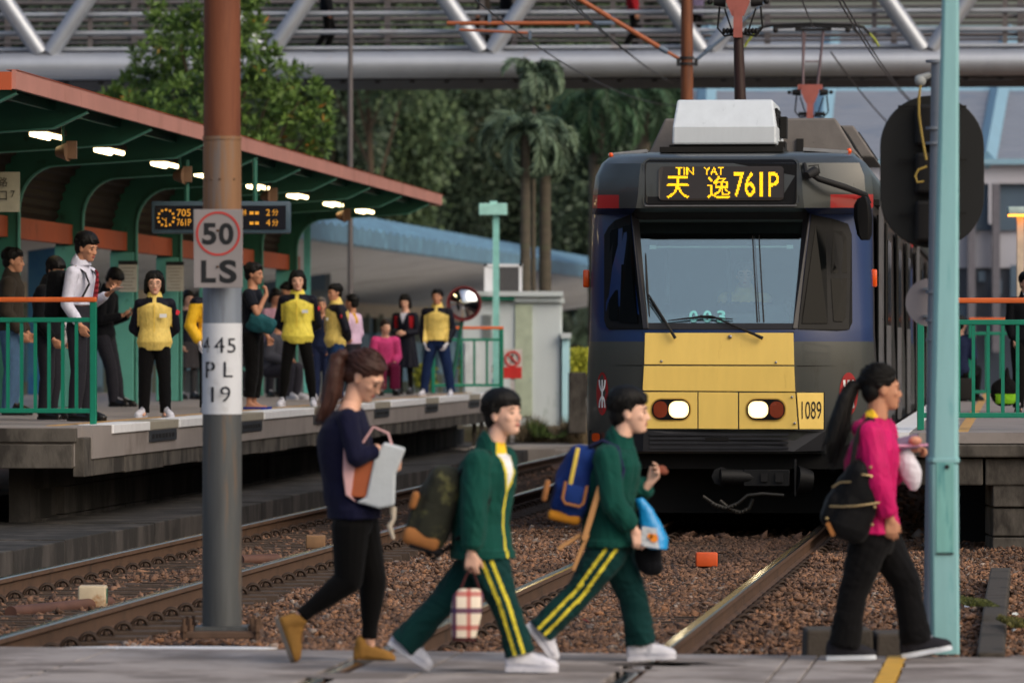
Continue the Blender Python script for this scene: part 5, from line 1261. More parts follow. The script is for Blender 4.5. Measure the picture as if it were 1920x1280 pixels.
# indicators and mirror
for x, sgn in ((1100, -1), (1637, 1)):
    s = MB(); c = surf(x, 522, -.02); s.rbox(c+Vector((sgn*.005, 0, 0)), (.06, .1, .165), .015); T("side_indicator", s, mat("orange_lens", (232, 84, 10), .3, var=.08, coat=.5), smooth=60)
s = MB(); plate(s, rrect(1109, 1124, 812, 828, 5), .06, .02); T("corner_lamp", s, MATS["orange_lens"])
s = MB(); s.tube([surf(1517, 325, .05), surf(1535, 336, .12), surf(1585, 352, .2), surf(1622, 366, .1), surf(1632, 385, -.1), surf(1628, 410, -.1)], [.02, .028, .03, .026, .018, .014], 8)
s.cyl(surf(1512, 330, .12), surf(1528, 322, .1), .035, .05, 12); s.tube([surf(1508, 308, .03), surf(1512, 330, .1)], .02, 8); s.tube([surf(1516, 312, .06), surf(1534, 310, .1), surf(1537, 325, .12)], .006, 5); T("mirror_arm", s, M_black, smooth=60)
s = MB(); c = TP(1618, 410, .15); rg = []
for zz, w0, w1 in ((-.2, -.02, .06), (-.15, -.055, .08), (0, -.085, .085), (.12, -.085, .07), (.18, -.05, .05), (.2, -.01, .03)):
    rg.append([c+Vector((x, y, zz)) for x, y in ((w0, -.03), (w0*.6, -.07), (w1*.6, -.07), (w1, -.03), (w1, .05), (w0, .05))])
s.loft(rg); T("wing_mirror", s, M_tk, smooth=50, bevel=.004)
# roof boxes
M_wbox = mat("white_ac_box", (205, 214, 222), .45, var=.05, scale=3, rgb2=(176, 186, 196), s2=4, stretch=(3, 3, .6), amt2=.3)
M_gbox = mat("speckled_grey_box", (112, 108, 106), .8, var=.12, scale=8, rgb2=(84, 80, 78), s2=14, amt2=.3, bump=.15)
def rb(x0b, x1b, yb, x0t, x1t, yt, dy0, dy1, knee=None, back=0.0):
    s = MB(); fr = [TP(x0b, yb, dy0), TP(x1b, yb, dy0)]
    if knee: fr += [TP(knee[1], knee[2], dy0), TP(x1t, yt, dy0+back), TP(x0t, yt, dy0+back), TP(knee[0], knee[2], dy0)]
    else: fr += [TP(x1t, yt, dy0+back), TP(x0t, yt, dy0+back)]
    bk = [Vector((p.x, dy1, p.z)) for p in fr]; n = len(fr)
    s.add(fr+bk, ([(0, 1, 2, 5), (5, 2, 3, 4)] if knee else [tuple(range(n))])+[tuple(range(2*n-1, n-1, -1))]+[(i, (i+1) % n, (i+1) % n+n, i+n) for i in range(n)]); return s
ab = T("roof_box", rb(1260, 1456, 271, 1270, 1449, 187, 1.0, 2.7, (1261, 1455, 238), .22), M_wbox, bevel=.02, smooth=0)
s = MB()
for i in range(9):
    p = TP(1456, 255-i*6, 1.5); s.box((p.x+.004, 1.75, p.z), (.02, .9, .022))
T("box_vent", s, M_black, par=ab)
s = MB(); s.box(TP(1358, 279, 1.4)+Vector((0, .4, 0)), (1.0, 1.5, .05)); s.box(TP(1358, 284, 1.2)+Vector((0, .4, 0)), (1.15, 1.9, .05)); s.box(TP(1466, 275, 1.6), (.08, .4, .08)); s.box(TP(1470, 240, 1.9), (.06, .3, .2)); T("box_base", s, M_dark)
gb = T("roof_box", rb(1214, 1608, 292, 1247, 1566, 222, 3.0, 6.2), M_gbox, bevel=.02, smooth=0)
s = MB()
for i in range(12):
    f = i/12; a = TP(1608, 292, 3.0); b = TP(1566, 222, 3.0); s.box((a.x+(b.x-a.x)*.5+.003, 3.3+i*.24, a.z+(b.z-a.z)*.5), (.02, .07, .26), rot=Matrix.Rotation(math.atan2(b.x-a.x, b.z-a.z), 3, 'Y'))
s.box(TP(1500, 276, 2.985), (.07, .03, .16)); T("box_vent", s, M_black, par=gb)
gb = T("roof_box", rb(1275, 1640, 296, 1305, 1600, 236, 9.5, 13), M_gbox, bevel=.02, smooth=0)
s = MB()
for i in range(10):
    a = TP(1640, 296, 9.5); b = TP(1600, 236, 9.5); s.box(((a.x+b.x)/2+.003, 9.8+i*.3, (a.z+b.z)/2), (.02, .1, .26), rot=Matrix.Rotation(math.atan2(b.x-a.x, b.z-a.z), 3, 'Y'))
T("box_vent", s, M_black, par=gb)
s = MB(); s.box(TP(1549, 284, 1.1), (.42, .3, .03), rot=Matrix.Rotation(R(4), 3, 'Y')); s.box(TP(1178, 287, 1.1), (.36, .3, .03), rot=Matrix.Rotation(R(-6), 3, 'Y')); each("roof_step", s, mat("roof_step_grey", (150, 152, 156), .5, .4), tram, local=True, smooth=0)
s = MB(); s.ell(TP(1592, 284, 1.0), (.025, .025, .03), n=10, m=7); s.ell(TP(1145, 290, .8), (.022, .022, .025), n=10, m=7); each("marker_lamp", s, MATS["orange_lens"], tram, local=True, smooth=60)
# right side: doors, grab rails
Xs = TP(1640, 700, .62).x
for i, y in enumerate((1.3, 4.6, 9.9, 15.4)):
    s = MB(); s.box((Xs+.012, y+.75, 1.85), (.03, 1.45, 2.05)); dd_ = T("side_door", s, M_td, bevel=.01)
    s = MB()
    for yy in (y+.35, y+1.15): s.box((Xs+.03, yy, 2.05), (.01, .55, 1.3))
    T("door_glass", s, M_qg, par=dd_)
    for yy in (y+.02, y+.76): s = MB(); s.box((Xs+.035, yy, 1.35 if i else 1.9), (.03, .035, 1.0 if i else 2.2)); T("grab_rail", s, M_alu, par=dd_)
s = MB(); s.box((Xs+.01, LEN/2, 2.98), (.05, LEN-1.6, .05)); T("door_track", s, M_dark)
s = MB(); s.box((Xs+.0, LEN/2+.2, .8), (.04, LEN-1.2, .1)); T("side_sill", s, M_tk)
# coupler and hoses
s = MB(); s.cyl(TP(1352, 893, .0), TP(1352, 893, .4), .09, n=8); s.cyl(TP(1350, 893, -.1), TP(1440, 895, -.0), .07, n=12); s.box(TP(1438, 895, -.02), (.42, .16, .15)); s.cyl(TP(1492, 898, -.0), TP(1520, 902, .05), .13, .1, 14); s.box(TP(1491, 895, -.06), (.02, .05, .34))
cp = T("coupler", s, mat("coupler_steel", (18, 19, 21), .6, .3, var=.3, scale=10), smooth=50, bevel=.004)
s = MB(); s.box(TP(1433, 895, -.115), (.06, .02, .07)); s.box(TP(1461, 895, -.115), (.07, .02, .08)); T("coupler_hole", s, M_black, par=cp)
s = MB(); s.tube([TP(x, y, -.12) for x, y in ((1318, 930), (1340, 945), (1362, 952), (1385, 942), (1402, 928), (1430, 925), (1470, 928))], .016, 8)
for x, y in ((1336, 944), (1342, 947), (1348, 949), (1354, 951), (1360, 952), (1366, 951), (1372, 949), (1378, 946)): s.ell(TP(x, y, -.12), (.02, .02, .02), n=8, m=6)
s.tube([TP(x, y, -.05) for x, y in ((1350, 938), (1370, 955), (1390, 960), (1405, 952), (1412, 935))], .018, 8)
for x, y in ((1374, 957), (1380, 959), (1386, 960), (1392, 959), (1398, 956)): s.ell(TP(x, y, -.05), (.022, .022, .022), n=8, m=6)
T("hose", s, mat("ribbed_hose", (46, 45, 42), .5, .2, var=.2), smooth=60)
# pantograph
bx_, by_ = TP(1388, 100, 6.0).x, 6.0
s = MB(); s.tube([(bx_+.03, by_, 3.6), (bx_, by_, 4.2), (bx_-.02, by_, 4.86)], [.07, .06, .05], 8); pg = T("pantograph", s, mat("dark_oxide_arm", (46, 26, 24), .5, var=.2), smooth=60)
M_pk = mat("pink_primer", (160, 92, 84), .6, var=.12, scale=10)
s = MB(); s.box((bx_-.02, by_-.06, 4.95), (.09, .05, .3)); s.prism([(-.12, 0), (-.06, -.14), (.06, -.14), (.12, 0), (.12, .1), (-.12, .1)], (bx_-.02, by_-.08, 5.16), (1, 0, 0), (0, 0, 1), (0, .06, 0)); s.box((bx_-.02, by_-.03, 5.24), (.34, .07, .07)); T("knee_bracket", s, M_pk, par=pg)
s = MB()
for sg in (-1, 1):
    s.cyl((bx_-.02+sg*.13, by_, 5.17), (bx_-.02+sg*.25, by_, 5.17), .055, .04, 10); s.ell((bx_-.02+sg*.29, by_, 5.17), (.03, .03, .03), n=8, m=6)
    s.tube([(bx_+sg*.21, by_, 5.12), (bx_+sg*.23, by_, 4.9), (bx_+sg*.16, by_, 4.82), (bx_+sg*.03, by_, 4.84)], .012, 6); s.tube([(bx_+sg*.16, by_+.02, 5.1), (bx_+sg*.08, by_+.02, 4.86)], .01, 6)
    for q in range(4): s.ell((bx_+sg*(.06+q*.035), by_, 4.87), (.02, .03, .035), n=8, m=6)
T("insulators", s, M_black, par=pg, smooth=60)
s = MB()
for sg in (-1, 1): s.tube([(bx_-.02+sg*.1, by_+.02, 5.25), (bx_+.02+sg*.14, by_+.04, 6.02)], .02, 6)
s.tube([(bx_-.09, by_+.03, 5.6), (bx_+.14, by_+.03, 5.6)], .012, 6); s.tube([(bx_-.13, by_+.03, 5.28), (bx_-.09, by_+.03, 6.0)], .012, 6); T("upper_arm", s, mat("mauve_arm", (120, 104, 110), .5, .3), par=pg, smooth=60)
s = MB(); s.tube([(bx_-.8, by_, 5.98), (bx_-.72, by_, 6.06), (bx_-.55, by_, 6.1), (bx_, by_, 6.12), (bx_+.55, by_, 6.1), (bx_+.72, by_, 6.06), (bx_+.8, by_, 5.98)], .02, 8); s.tube([(bx_-.55, by_+.3, 6.08), (bx_, by_+.3, 6.1), (bx_+.55, by_+.3, 6.08), (bx_+.66, by_+.3, 5.98)], .018, 8)
s.box((bx_+.02, by_+.05, 6.04), (.5, .1, .035)); s.ell((bx_-.5, by_, 6.03), (.04, .03, .04), n=8, m=6); s.ell((bx_+.5, by_, 6.03), (.04, .03, .04), n=8, m=6); T("bow_head", s, M_black, par=pg, smooth=60)
s = MB()
for sg in (-1, 1): s.tube([(bx_+sg*.8, by_, 5.98), (bx_+sg*.87, by_, 5.9), (bx_+sg*.93, by_, 5.8)], .018, 6)
T("bow_tip", s, mat("lime_tip", (150, 160, 50), .5), par=pg, smooth=60)
tram2 = copy_tree(tram); tram2.location = TO+Vector((math.sin(math.atan(TAN)), math.cos(math.atan(TAN)), 0))*20.6
tram2["label"] = "second tram car coupled behind the front one, mostly hidden, its pantograph raised"
for ch in [q for q in bpy.data.objects if q.parent is tram2 and q.name.split('.')[0] == "headlight"]:
    for g in [q for q in bpy.data.objects if q.parent is ch]: bpy.data.objects.remove(g)
# ------------------------------------------------------------------ people
def vec(p): return Vector(p)
SKIN = {k: mat("skin_"+k, c, .55, var=.06, scale=12, spec=.35, rgb2=c2, s2=7, amt2=.25) for k, c, c2 in
        (("light", (216, 168, 144), (200, 136, 114)), ("tan", (186, 134, 106), (168, 112, 88)), ("pale", (226, 182, 160), (212, 148, 128)))}
def fab(name, c, rough=.85, var=.12, scale=18, bump=.25, **k):
    k.setdefault('spec', .15); return mat(name, c, rough, var=var, scale=scale, bump=bump, bscale=160, sheen=.04, **k)
M_hair = mat("black_hair", (11, 10, 10), .55, var=.4, scale=40, stretch=(3, 3, .4), bump=.4, bscale=90, spec=.25)
M_hairb = mat("chestnut_hair", (62, 34, 26), .5, var=.35, scale=40, stretch=(3, 3, .4), bump=.4, bscale=90)
M_eye = mat("dark_eye", (24, 18, 16), .3, var=.1); M_lip = mat("lip", (168, 92, 84), .5, var=.05)
M_wshoe = mat("white_trainer", (204, 206, 218), .55, var=.08, scale=14, rgb2=(150, 154, 170), s2=16, amt2=.45)
M_bshoe = mat("black_leather_shoe", (18, 17, 18), .3, var=.15)
M_phone = mat("phone_shell", (30, 30, 32), .2)

def head_shapes(s, C, Rm, k):
    """skin of the head in head space: x forward, y left, z up; k scales a 225 mm head"""
    def q(x, y, z): return C+Rm@(Vector((x, y, z))*k)
    def e(c, r): s.ell(q(*c), [v*k for v in r], rot=Rm, n=18, m=12)
    e((-.012, 0, .028), (.094, .075, .088)); e((-.002, 0, .01), (.088, .070, .07))
    rg = []
    for z, cx_, rx, ry in ((.04, .012, .078, .068), (.0, .016, .078, .067), (-.03, .02, .073, .063), (-.06, .028, .063, .053), (-.085, .038, .05, .042), (-.103, .048, .036, .030), (-.11, .052, .02, .018)):
        rg.append([q(cx_+rx*math.cos(a), ry*math.sin(a), z) for a in np.linspace(0, 2*math.pi, 20, endpoint=False)])
    s.loft(rg[::-1])
    s.cap(q(.084, 0, .012), q(.104, 0, -.028), .0075*k, .0115*k, 10); e((.098, .011, -.033), (.010, .008, .007)); e((.098, -.011, -.033), (.010, .008, .007))
    e((.085, 0, -.060), (.012, .023, .010)); e((.078, 0, -.088), (.018, .02, .016))
    e((.074, .03, .026), (.016, .024, .008)); e((.074, -.03, .026), (.016, .024, .008)); e((.062, .042, -.02), (.022, .018, .02)); e((.062, -.042, -.02), (.022, .018, .02))
    for sg in (-1, 1):
        e((-.008, sg*.073, -.005), (.018, .008, .030)); e((-.004, sg*.074, -.026), (.011, .007, .014))
def face_parts(o_body, t, C, Rm, k, glasses=None):
    def q(x, y, z): return C+Rm@(Vector((x, y, z))*k)
    s = MB()
    for sg in (-1, 1):
        s.ell(q(.0835, sg*.031, .004), [v*k for v in (.008, .0135, .0052)], rot=Rm, n=12, m=8)
        s.tube([q(.083, sg*.048, .024), q(.091, sg*.033, .030), q(.093, sg*.016, .027)], [.0028*k, .0045*k, .003*k], 6)
    obj("eyes", s, M_eye, t, local=True)
    s = MB(); s.ell(q(.094, 0, -.057), [v*k for v in (.006, .021, .0045)], rot=Rm, n=12, m=8); s.ell(q(.092, 0, -.064), [v*k for v in (.0065, .018, .005)], rot=Rm, n=12, m=8); obj("lips", s, M_lip, t, local=True)
    if glasses:
        s = MB()
        for sg in (-1, 1):
            c = q(.102, sg*.031, .0)
            s.ring(c, Rm@Vector((0, 1, 0)), Rm@Vector((0, 0, 1)), .0235*k, .0205*k, Rm@Vector((.003, 0, 0)), n=20)
            s.tube([q(.1, sg*.054, .004), q(.05, sg*.077, .006), q(-.01, sg*.079, .006)], .0016*k, 5)
        s.tube([q(.104, -.01, .003), q(.106, 0, .005), q(.104, .01, .003)], .0016*k, 5); obj("glasses", s, glasses, t, local=True)
def hair_shapes(s, C, Rm, k, style):
    def q(x, y, z): return C+Rm@(Vector((x, y, z))*k)
    def e(c, r): s.ell(q(*c), [v*k for v in r], rot=Rm, n=18, m=12)
    def c(a, b, r0, r1): s.cap(q(*a), q(*b), r0*k, r1*k, 10)
    if style != "hood": e((-.026, 0, .050), (.104, .088, .090)); e((-.055, 0, -.005), (.062, .074, .082))
    if style in ("boy", "fringe", "man"):
        e((.018, 0, .092), (.07, .066, .036)); 
        for sg in (-1, 1): e((-.02, sg*.068, .03), (.045, .013, .035)); e((.012, sg*.070, .022), (.010, .008, .028))
        if style == "fringe":
            for y in (-.045, -.025, 0, .025, .045): c((.045, y, .10), (.088-abs(y)*.3, y*1.1, .048-.1*abs(y)), .022, .009)
            e((-.015, 0, .075), (.112, .097, .074)); e((-.03, 0, .03), (.10, .092, .06)); e((.05, 0, .075), (.05, .07, .03))
        if style == "boy":
            for y in (-.045, -.02, .01, .04): c((.04, y, .105), (.082, y*1.1, .066), .022, .012)
            e((-.02, 0, .074), (.110, .094, .078)); e((-.045, 0, .03), (.082, .088, .06)); e((.045, 0, .088), (.05, .065, .03))
    if style in ("tail", "tailb"):
        e((.0, 0, .085), (.078, .07, .042))
        for sg in (-1, 1): c((.045, sg*.05, .062), (-.03, sg*.07, .02), .022, .02)
    if style == "bob":
        e((-.005, 0, .07), (.088, .084, .06))
        for sg in (-1, 1):
            c((.015, sg*.074, .06), (.0, sg*.090, -.06), .024, .018); c((-.02, sg*.082, .03), (-.02, sg*.084, -.08), .028, .028); c((-.06, sg*.05, .0), (-.055, sg*.05, -.095), .04, .03)
            c((.045, sg*.022, .10), (.05, sg*.064, .045), .018, .009)
        c((-.07, 0, 0), (-.065, 0, -.095), .045, .035)
    if style == "bun":
        e((-.11, 0, .06), (.034, .036, .034)); e((.0, 0, .085), (.078, .07, .042))
def strands(t, C, Rm, k, style, m, J, n=150, seed=1):
    """loose tapered locks lying over the hair cap and along a ponytail"""
    g = np.random.default_rng(seed); s = MB(); q = lambda v: C+Rm@(Vector(v)*k)
    for i in range(n):
        az = g.uniform(-math.pi, math.pi); el = g.uniform(-.1, 1.35); side = abs(az) > .9
        if not side and el < .35: el = g.uniform(.35, 1.3)
        r = (.108, .092, .09); cx_, cz_ = -.022, .052; pts = []
        da = g.normal(0, .25); L_ = g.uniform(.35, .75) if style != "bun" and style != "tail" else .5
        for j in range(5):
            e = el-L_*j/4; a = az+da*j/4; lift = 1.0+.012*math.sin(j)+g.uniform(0, .012)+(.03 if j == 4 else 0)*(style in ("boy", "fringe", "man"))
            if style in ("bun", "tail"): e = el; a = az+(math.pi-abs(az))*(1 if az > 0 else -1)*j/4*.5
            pts.append(q((cx_+r[0]*lift*math.cos(e)*math.cos(a), r[1]*lift*math.cos(e)*math.sin(a), cz_+r[2]*lift*math.sin(e))))
        if abs(az) < 1.2 and (pts[-1]-C).dot(Rm@Vector((0, 0, 1))) < .03*k: continue
        s.tube(pts, [.0015*k, .0048*k, .0055*k, .004*k, .0006*k], 5)
    for pl, rr in J.get("tail", []):
        if len(pl) < 4: continue
        for i in range(46):
            o1 = g.normal(size=3)*.5; o2 = g.normal(size=3)*.75; m_ = len(pl); pts = []
            for j, p in enumerate(pl): f = j/(m_-1); o = o1*(1-f)+o2*f; pts.append(vec(p)+Vector(o)*(rr[j]*1.0 if j < m_-1 else .02)+Vector((0, 0, -.03*g.random()*(j == m_-1))))
            s.tube(pts, [.004]*(m_-1)+[.0006], 5)
    obj("hair_strands", s, m, t, local=True, smooth=60)
def hand(s, w, d, n, th, hs=1.0, curl=.5, spread=.10):
    """palm from the wrist w along d, palm side n, thumb side th; five separate fingers"""
    w = vec(w); d = vec(d).normalized(); n = vec(n); n = (n-d*n.dot(d)).normalized(); t = d.cross(n).normalized(); t = t if t.dot(vec(th)) > 0 else -t
    L = .085*hs; s.cap(w-d*.02, w+d*.014, .0225*hs, .022*hs)
    for i, u in enumerate((.030, .010, -.010, -.029)):
        kn = w+d*(L-.005*abs(i-1))+t*u*hs; s.cap(w+d*.012+t*u*.6*hs, kn, .0135*hs, .0105*hs, 8)
        fl = (.070, .079, .073, .057)[i]*hs; a = curl*(.75+.14*i); p = kn; dd = (d+t*(spread*(1.2-i*.8))).normalized(); nn = n; r = .0090*hs
        for j, f in enumerate((.45, .31, .24)):
            a_ = a*(.7, 1.15, .9)[j]; d2 = (dd*math.cos(a_)+nn*math.sin(a_)).normalized(); nn = (nn*math.cos(a_)-dd*math.sin(a_)).normalized(); dd = d2
            q = p+dd*fl*f; s.cap(p, q, r, r*.9, 8); p = q; r *= .9
    b = w+d*.022*hs+t*.022*hs; m_ = b+(d*.75+t*.7).normalized()*.036*hs+n*.008; e_ = m_+(d*.9+t*.2+n*.5*curl).normalized()*.040*hs
    s.cap(b, m_, .0145*hs, .012*hs, 8); s.cap(m_, e_, .011*hs, .0085*hs, 8)
def HD(yaw=0, pitch=0, roll=0): return (Matrix.Rotation(R(yaw), 3, 'Z') @ Matrix.Rotation(R(pitch), 3, 'Y') @ Matrix.Rotation(R(roll), 3, 'X'))
RADF = dict(crotch=(.045, .080), hip=(.066, .100), belly=(.062, .090), waist=(.056, .080), rib=(.061, .088), chest=(.067, .098), pit=(.062, .102), sh=(.048, .088), trap=(.036, .055), neck=(.031, .032))
ZF = dict(crotch=.470, hip=.530, belly=.580, waist=.625, rib=.690, chest=.745, pit=.782, sh=.812, trap=.835, neck=.860)
ORD = ["crotch", "hip", "belly", "waist", "rib", "chest", "pit", "sh", "trap", "neck"]
def pose(H, sit=False, lean=0.0, build=1.0):
    dz = .24*H if sit else 0
    J = dict(H=H, hipc=(0, 0, .53*H-dz), neckc=(lean, 0, .86*H-dz), build=build, sit=sit)
    for sd, sg in (("L", 1), ("R", -1)):
        J["sh"+sd] = (lean*.85, sg*.105*H, .800*H-dz); J["el"+sd] = (lean*.5-.01*H, sg*.135*H, .625*H-dz); J["wr"+sd] = (lean*.4+.03*H, sg*.130*H, .485*H-dz)
        J["hip"+sd] = (0, sg*.052*H, .505*H-dz); J["kn"+sd] = (.012*H, sg*.055*H, .275*H); J["an"+sd] = (-.012*H, sg*.058*H, .045*H)
        if sit: J["kn"+sd] = (.235*H, sg*.07*H, .285*H); J["an"+sd] = (.215*H, sg*.07*H, .045*H)
        J["hd"+sd] = ((.15, 0, -1), (.1, -sg, 0), (1, 0, 0), .45)     # hand direction, palm side, thumb side, curl
    J["head"] = (lean*1.1+.012*H, 0, .94*H-dz); J["hrot"] = (0, 0, 0)
    return J
def spine(J, key):
    H = J["H"]; a = vec(J["hipc"]); b = vec(J["neckc"]); f = (ZF[key]-.53)/(.86-.53); p = a+(b-a)*f
    if f > 0: p += Vector((-.018*H*math.sin(math.pi*min(1, f))*J.get("slouch", .6), 0, 0))
    return p
def ringsof(J, k0, k1, puff=0.0, fx=1.0, fy=1.0, n=24):
    H = J["H"]; out = []
    for key in ORD[ORD.index(k0):ORD.index(k1)+1]:
        c = spine(J, key); rx, ry = RADF[key]; rx = rx*H*J["build"]*fx+puff; ry = ry*H*J["build"]**.5*fy+puff
        out.append([c+Vector((rx*math.cos(a), ry*math.sin(a), 0)) for a in np.linspace(0, 2*math.pi, n, endpoint=False)])
    return out
def limb(s, pts, rad, n=14):
    for a, b, r0, r1 in zip(pts[:-1], pts[1:], rad[:-1], rad[1:]): s.cap(a, b, r0, r1, n)
M_lace = mat('shoe_lace', (150, 152, 164), .8)
def shoe(t, hl, toe, an, m, msole, wid=1.0, boot=0.0, flop=False):
    hl, toe, an = vec(hl), vec(toe), vec(an); f = (toe-hl); L = f.length; f.normalize(); up = (an-hl)-f*(an-hl).dot(f); up.normalize(); sd = up.cross(f); k = L/.27
    hs_ = 1.45 if boot else 1.22
    def rg(x, w, z0, z1, n=14):
        z1 = z1*hs_; w = w*(1.15 if boot else 1.05)
        c = hl+f*(x*k+.012); g = []
        for i in range(n):
            a = 2*math.pi*i/n; ca, sa = math.cos(a), math.sin(a); g.append(c+sd*(w*k*wid*ca*(1 if sa < 0 else .82))+up*k*((z0+z1)/2+(z1-z0)/2*sa))
        return g
    par = None
    if not flop:
        s = MB(); s.loft([rg(-.014, .016, .022, .06), rg(-.004, .032, .014, .09), rg(.04, .040, .012, .112), rg(.08, .041, .012, .108), rg(.115, .041, .012, .092), rg(.15, .043, .012, .078), rg(.19, .047, .012, .068), rg(.22, .046, .012, .058), rg(.25, .037, .013, .048), rg(.268, .018, .015, .034)])
        s.cap(hl+f*.058*k+up*.06*k, hl+f*.055*k+up*(.09+boot)*k, .044*k, (.046 if boot else .042)*k)
        par = obj("shoe", remesh(s, .006, 3), m, t, local=True, smooth=180, fixn=False)
        s = MB()                           # laces across the instep
        for x_ in (.118, .134, .150, .166): c_ = rg(x_, .026, .05, {.118: .093, .134: .086, .150: .079, .166: .074}[x_]); s.tube([c_[6]+up*.004, c_[4]+up*.006, c_[3]+up*.007, c_[2]+up*.006, c_[0]+up*.004], .0035, 5)
        obj("laces", s, M_lace if not boot else M_hairb, par, local=True)
    s = MB(); w_ = (.03, .037, .036, .035, .040, .046, .044, .030, .010); xs = (-.012, .01, .06, .1, .15, .19, .225, .255, .266)
    g = []
    for x, w in zip(xs, w_): g.append([hl+f*(x*k+.012)+sd*w*k*wid*q[0]+up*k*q[1] for q in ((-1, 0), (1, 0), (1.04, .026), (-1.04, .026))])
    s.loft(g); obj("sole", s, msole, par if par is not None else t, local=True, smooth=50)
def cloth(t, nm, s, m, voxel, wr=.0035, seed=1, paint=None, ws=(16, 16, 9), smooth=3):
    me = remesh(s, voxel, smooth, wr, ws, seed); o = obj(nm, me, m, t, local=True, smooth=180, fixn=False)
    if paint is not None:
        n = len(me.polygons); c = np.empty(n*3); me.polygons.foreach_get("center", c); idx = paint(c.reshape(-1, 3)); me.polygons.foreach_set("material_index", idx.astype(np.int32)); me.update()
    return o
def segdist(c, a, b):
    a = np.array(a, float); b = np.array(b, float); ab = b-a; t_ = np.clip(((c-a)@ab)/(ab@ab), 0, 1); return np.linalg.norm(c-(a+t_[:, None]*ab), axis=1), t_
def person(label, loc, yaw, J, skin="light", hair="boy", hairm=None, top=None, legs=None, shoes=None, voxel=.0095, glasses=None, group=None, seed=1, hk=1.0, feet=None, headless=False, skirt=None, bare=False, hs=None, neckw=1.0):
    t = thing("person", loc, label, "person", rz=R(yaw), group=group); H = J["H"]; sk = SKIN[skin]; bd_ = J["build"]
    hk = hk*(.147*H/.225 if H < 1.5 else .138*H/.225); hs = hs or H/1.72; hc = vec(J["head"]); Rm = HD(*J["hrot"])
    # one continuous body
    s = MB(); nk = vec(J["neckc"])
    if not headless: head_shapes(s, hc, Rm, hk); s.cap(nk-Vector((.0, 0, .04)), hc+Rm@Vector((-.022, 0, -.055))*hk, .036*H*neckw, .033*H*neckw)
    s.loft(ringsof(J, "crotch", "neck", -.004))
    for sd in "LR":
        sh, el, wr = vec(J["sh"+sd]), vec(J["el"+sd]), vec(J["wr"+sd]); limb(s, [spine(J, "pit"), sh], [.05*H, .030*H]); limb(s, [sh, el, wr], [.028*H*bd_, .021*H*bd_, .0150*H])
        s.cap(el+(wr-el)*.25, el+(wr-el)*.3, .0225*H, .0225*H)
        dd, nn, tt_, cu = J["hd"+sd]; hand(s, wr, dd, nn, tt_, hs, cu)
        hp, kn, an = vec(J["hip"+sd]), vec(J["kn"+sd]), vec(J["an"+sd]); limb(s, [hp, kn, an], [.046*H*bd_, .030*H, .019*H]); s.cap(kn+(an-kn)*.25, kn+(an-kn)*.4, .031*H, .028*H)
        hl_, te_ = (vec(feet[sd][0]), vec(feet[sd][1])) if feet and sd in feet else (Vector((an.x-.035*H, an.y, 0)), Vector((an.x+.12*H, an.y, 0)))
        f_ = (te_-hl_).normalized(); u_ = (an-hl_)-f_*(an-hl_).dot(f_); u_.normalize(); s.cap(an, hl_+(te_-hl_)*.55+u_*.034, .017*H, .012*H, 10); s.cap(hl_+(te_-hl_)*.15+u_*.034, hl_+(te_-hl_)*.8+u_*.026, .016*H, .012*H, 10)
    cloth(t, "body", s, sk, min(voxel, .0075) if voxel < .009 else .0085, 0, smooth=2)
    if not headless: face_parts(None, t, hc, Rm, hk, glasses)
    if hair and not headless:
        s = MB(); hair_shapes(s, hc, Rm, hk, hair)
        for tl_ in J.get("tail", []): s.tube([vec(p) for p in tl_[0]], tl_[1], 10, flat=(1, 1))
        cloth(t, "hair", s, hairm or M_hair, min(voxel, .006), .0026, seed, ws=(70, 70, 22), smooth=1)
        if voxel < .0101: strands(t, hc, Rm, hk, hair, hairm or M_hair, J, 150 if voxel < .007 else 70, seed)
    if top:
        s = MB(); pf = top.get("puff", .014); s.loft(ringsof(J, top.get("hem", "hip"), "trap", pf, top.get("fx", 1), top.get("fy", 1)))
        hz = top.get("drop")
        if hz: c = spine(J, top.get("hem", "hip")); g0 = ringsof(J, top.get("hem", "hip"), top.get("hem", "hip"), pf*1.15, top.get("fx", 1), top.get("fy", 1))[0]; s.loft([[p-Vector((0, 0, hz)) for p in g0], [p+Vector((0, 0, .03)) for p in g0]])
        for sd in "LR":
            sh, el, wr = vec(J["sh"+sd]), vec(J["el"+sd]), vec(J["wr"+sd]); r = top.get("sr", .034)*H; limb(s, [spine(J, "pit"), sh], [.052*H+pf*.5, r*1.05])
            if top.get("sleeve", "long") == "long":
                w2 = el+(wr-el)*top.get("cut", .95); limb(s, [sh, el], [r*1.02, r*.92]); s.tube([el-(w2-el)*.02, el+(w2-el)*.5, w2-(w2-el)*.1, w2-(w2-el)*.07, w2], [r*.92, r*.86, r*.78, r*.62, r*.6], 14)
            elif top["sleeve"] == "short": s.tube([sh, sh+(el-sh)*.62], [r*1.05, r*1.1], 14)
        if top.get("collar"): s.tube([nk-Vector((.004, 0, .035)), nk+Vector((.0, 0, .036)), nk+Vector((.004, 0, .040))], [.062*H, .048*H, .043*H], 18)
        if top.get("hood"): s.ell(nk+Vector((-.07, 0, -.03)), (.07, .1, .05))
        tp_ = cloth(t, top.get("name", "jacket"), s, top["m"], voxel, top.get("wr", .0038), seed, top.get("paint"))
    if skirt:
        s = MB(); g0 = ringsof(J, "waist", "waist", .01)[0]; g1 = ringsof(J, "hip", "hip", .02)[0]; ln = skirt["len"]*H
        c = spine(J, "hip"); g2 = []; nn_ = len(g1)
        for i, p in enumerate(g1): d_ = p-c; w = 1.35*(1+.05*(-1)**i); g2.append(c+Vector((d_.x*w, d_.y*w, -ln)))
        s.loft([g2, g1, g0]); cloth(t, "skirt", s, skirt["m"], voxel, .003, seed+3, skirt.get("paint"), ws=(30, 30, 3))
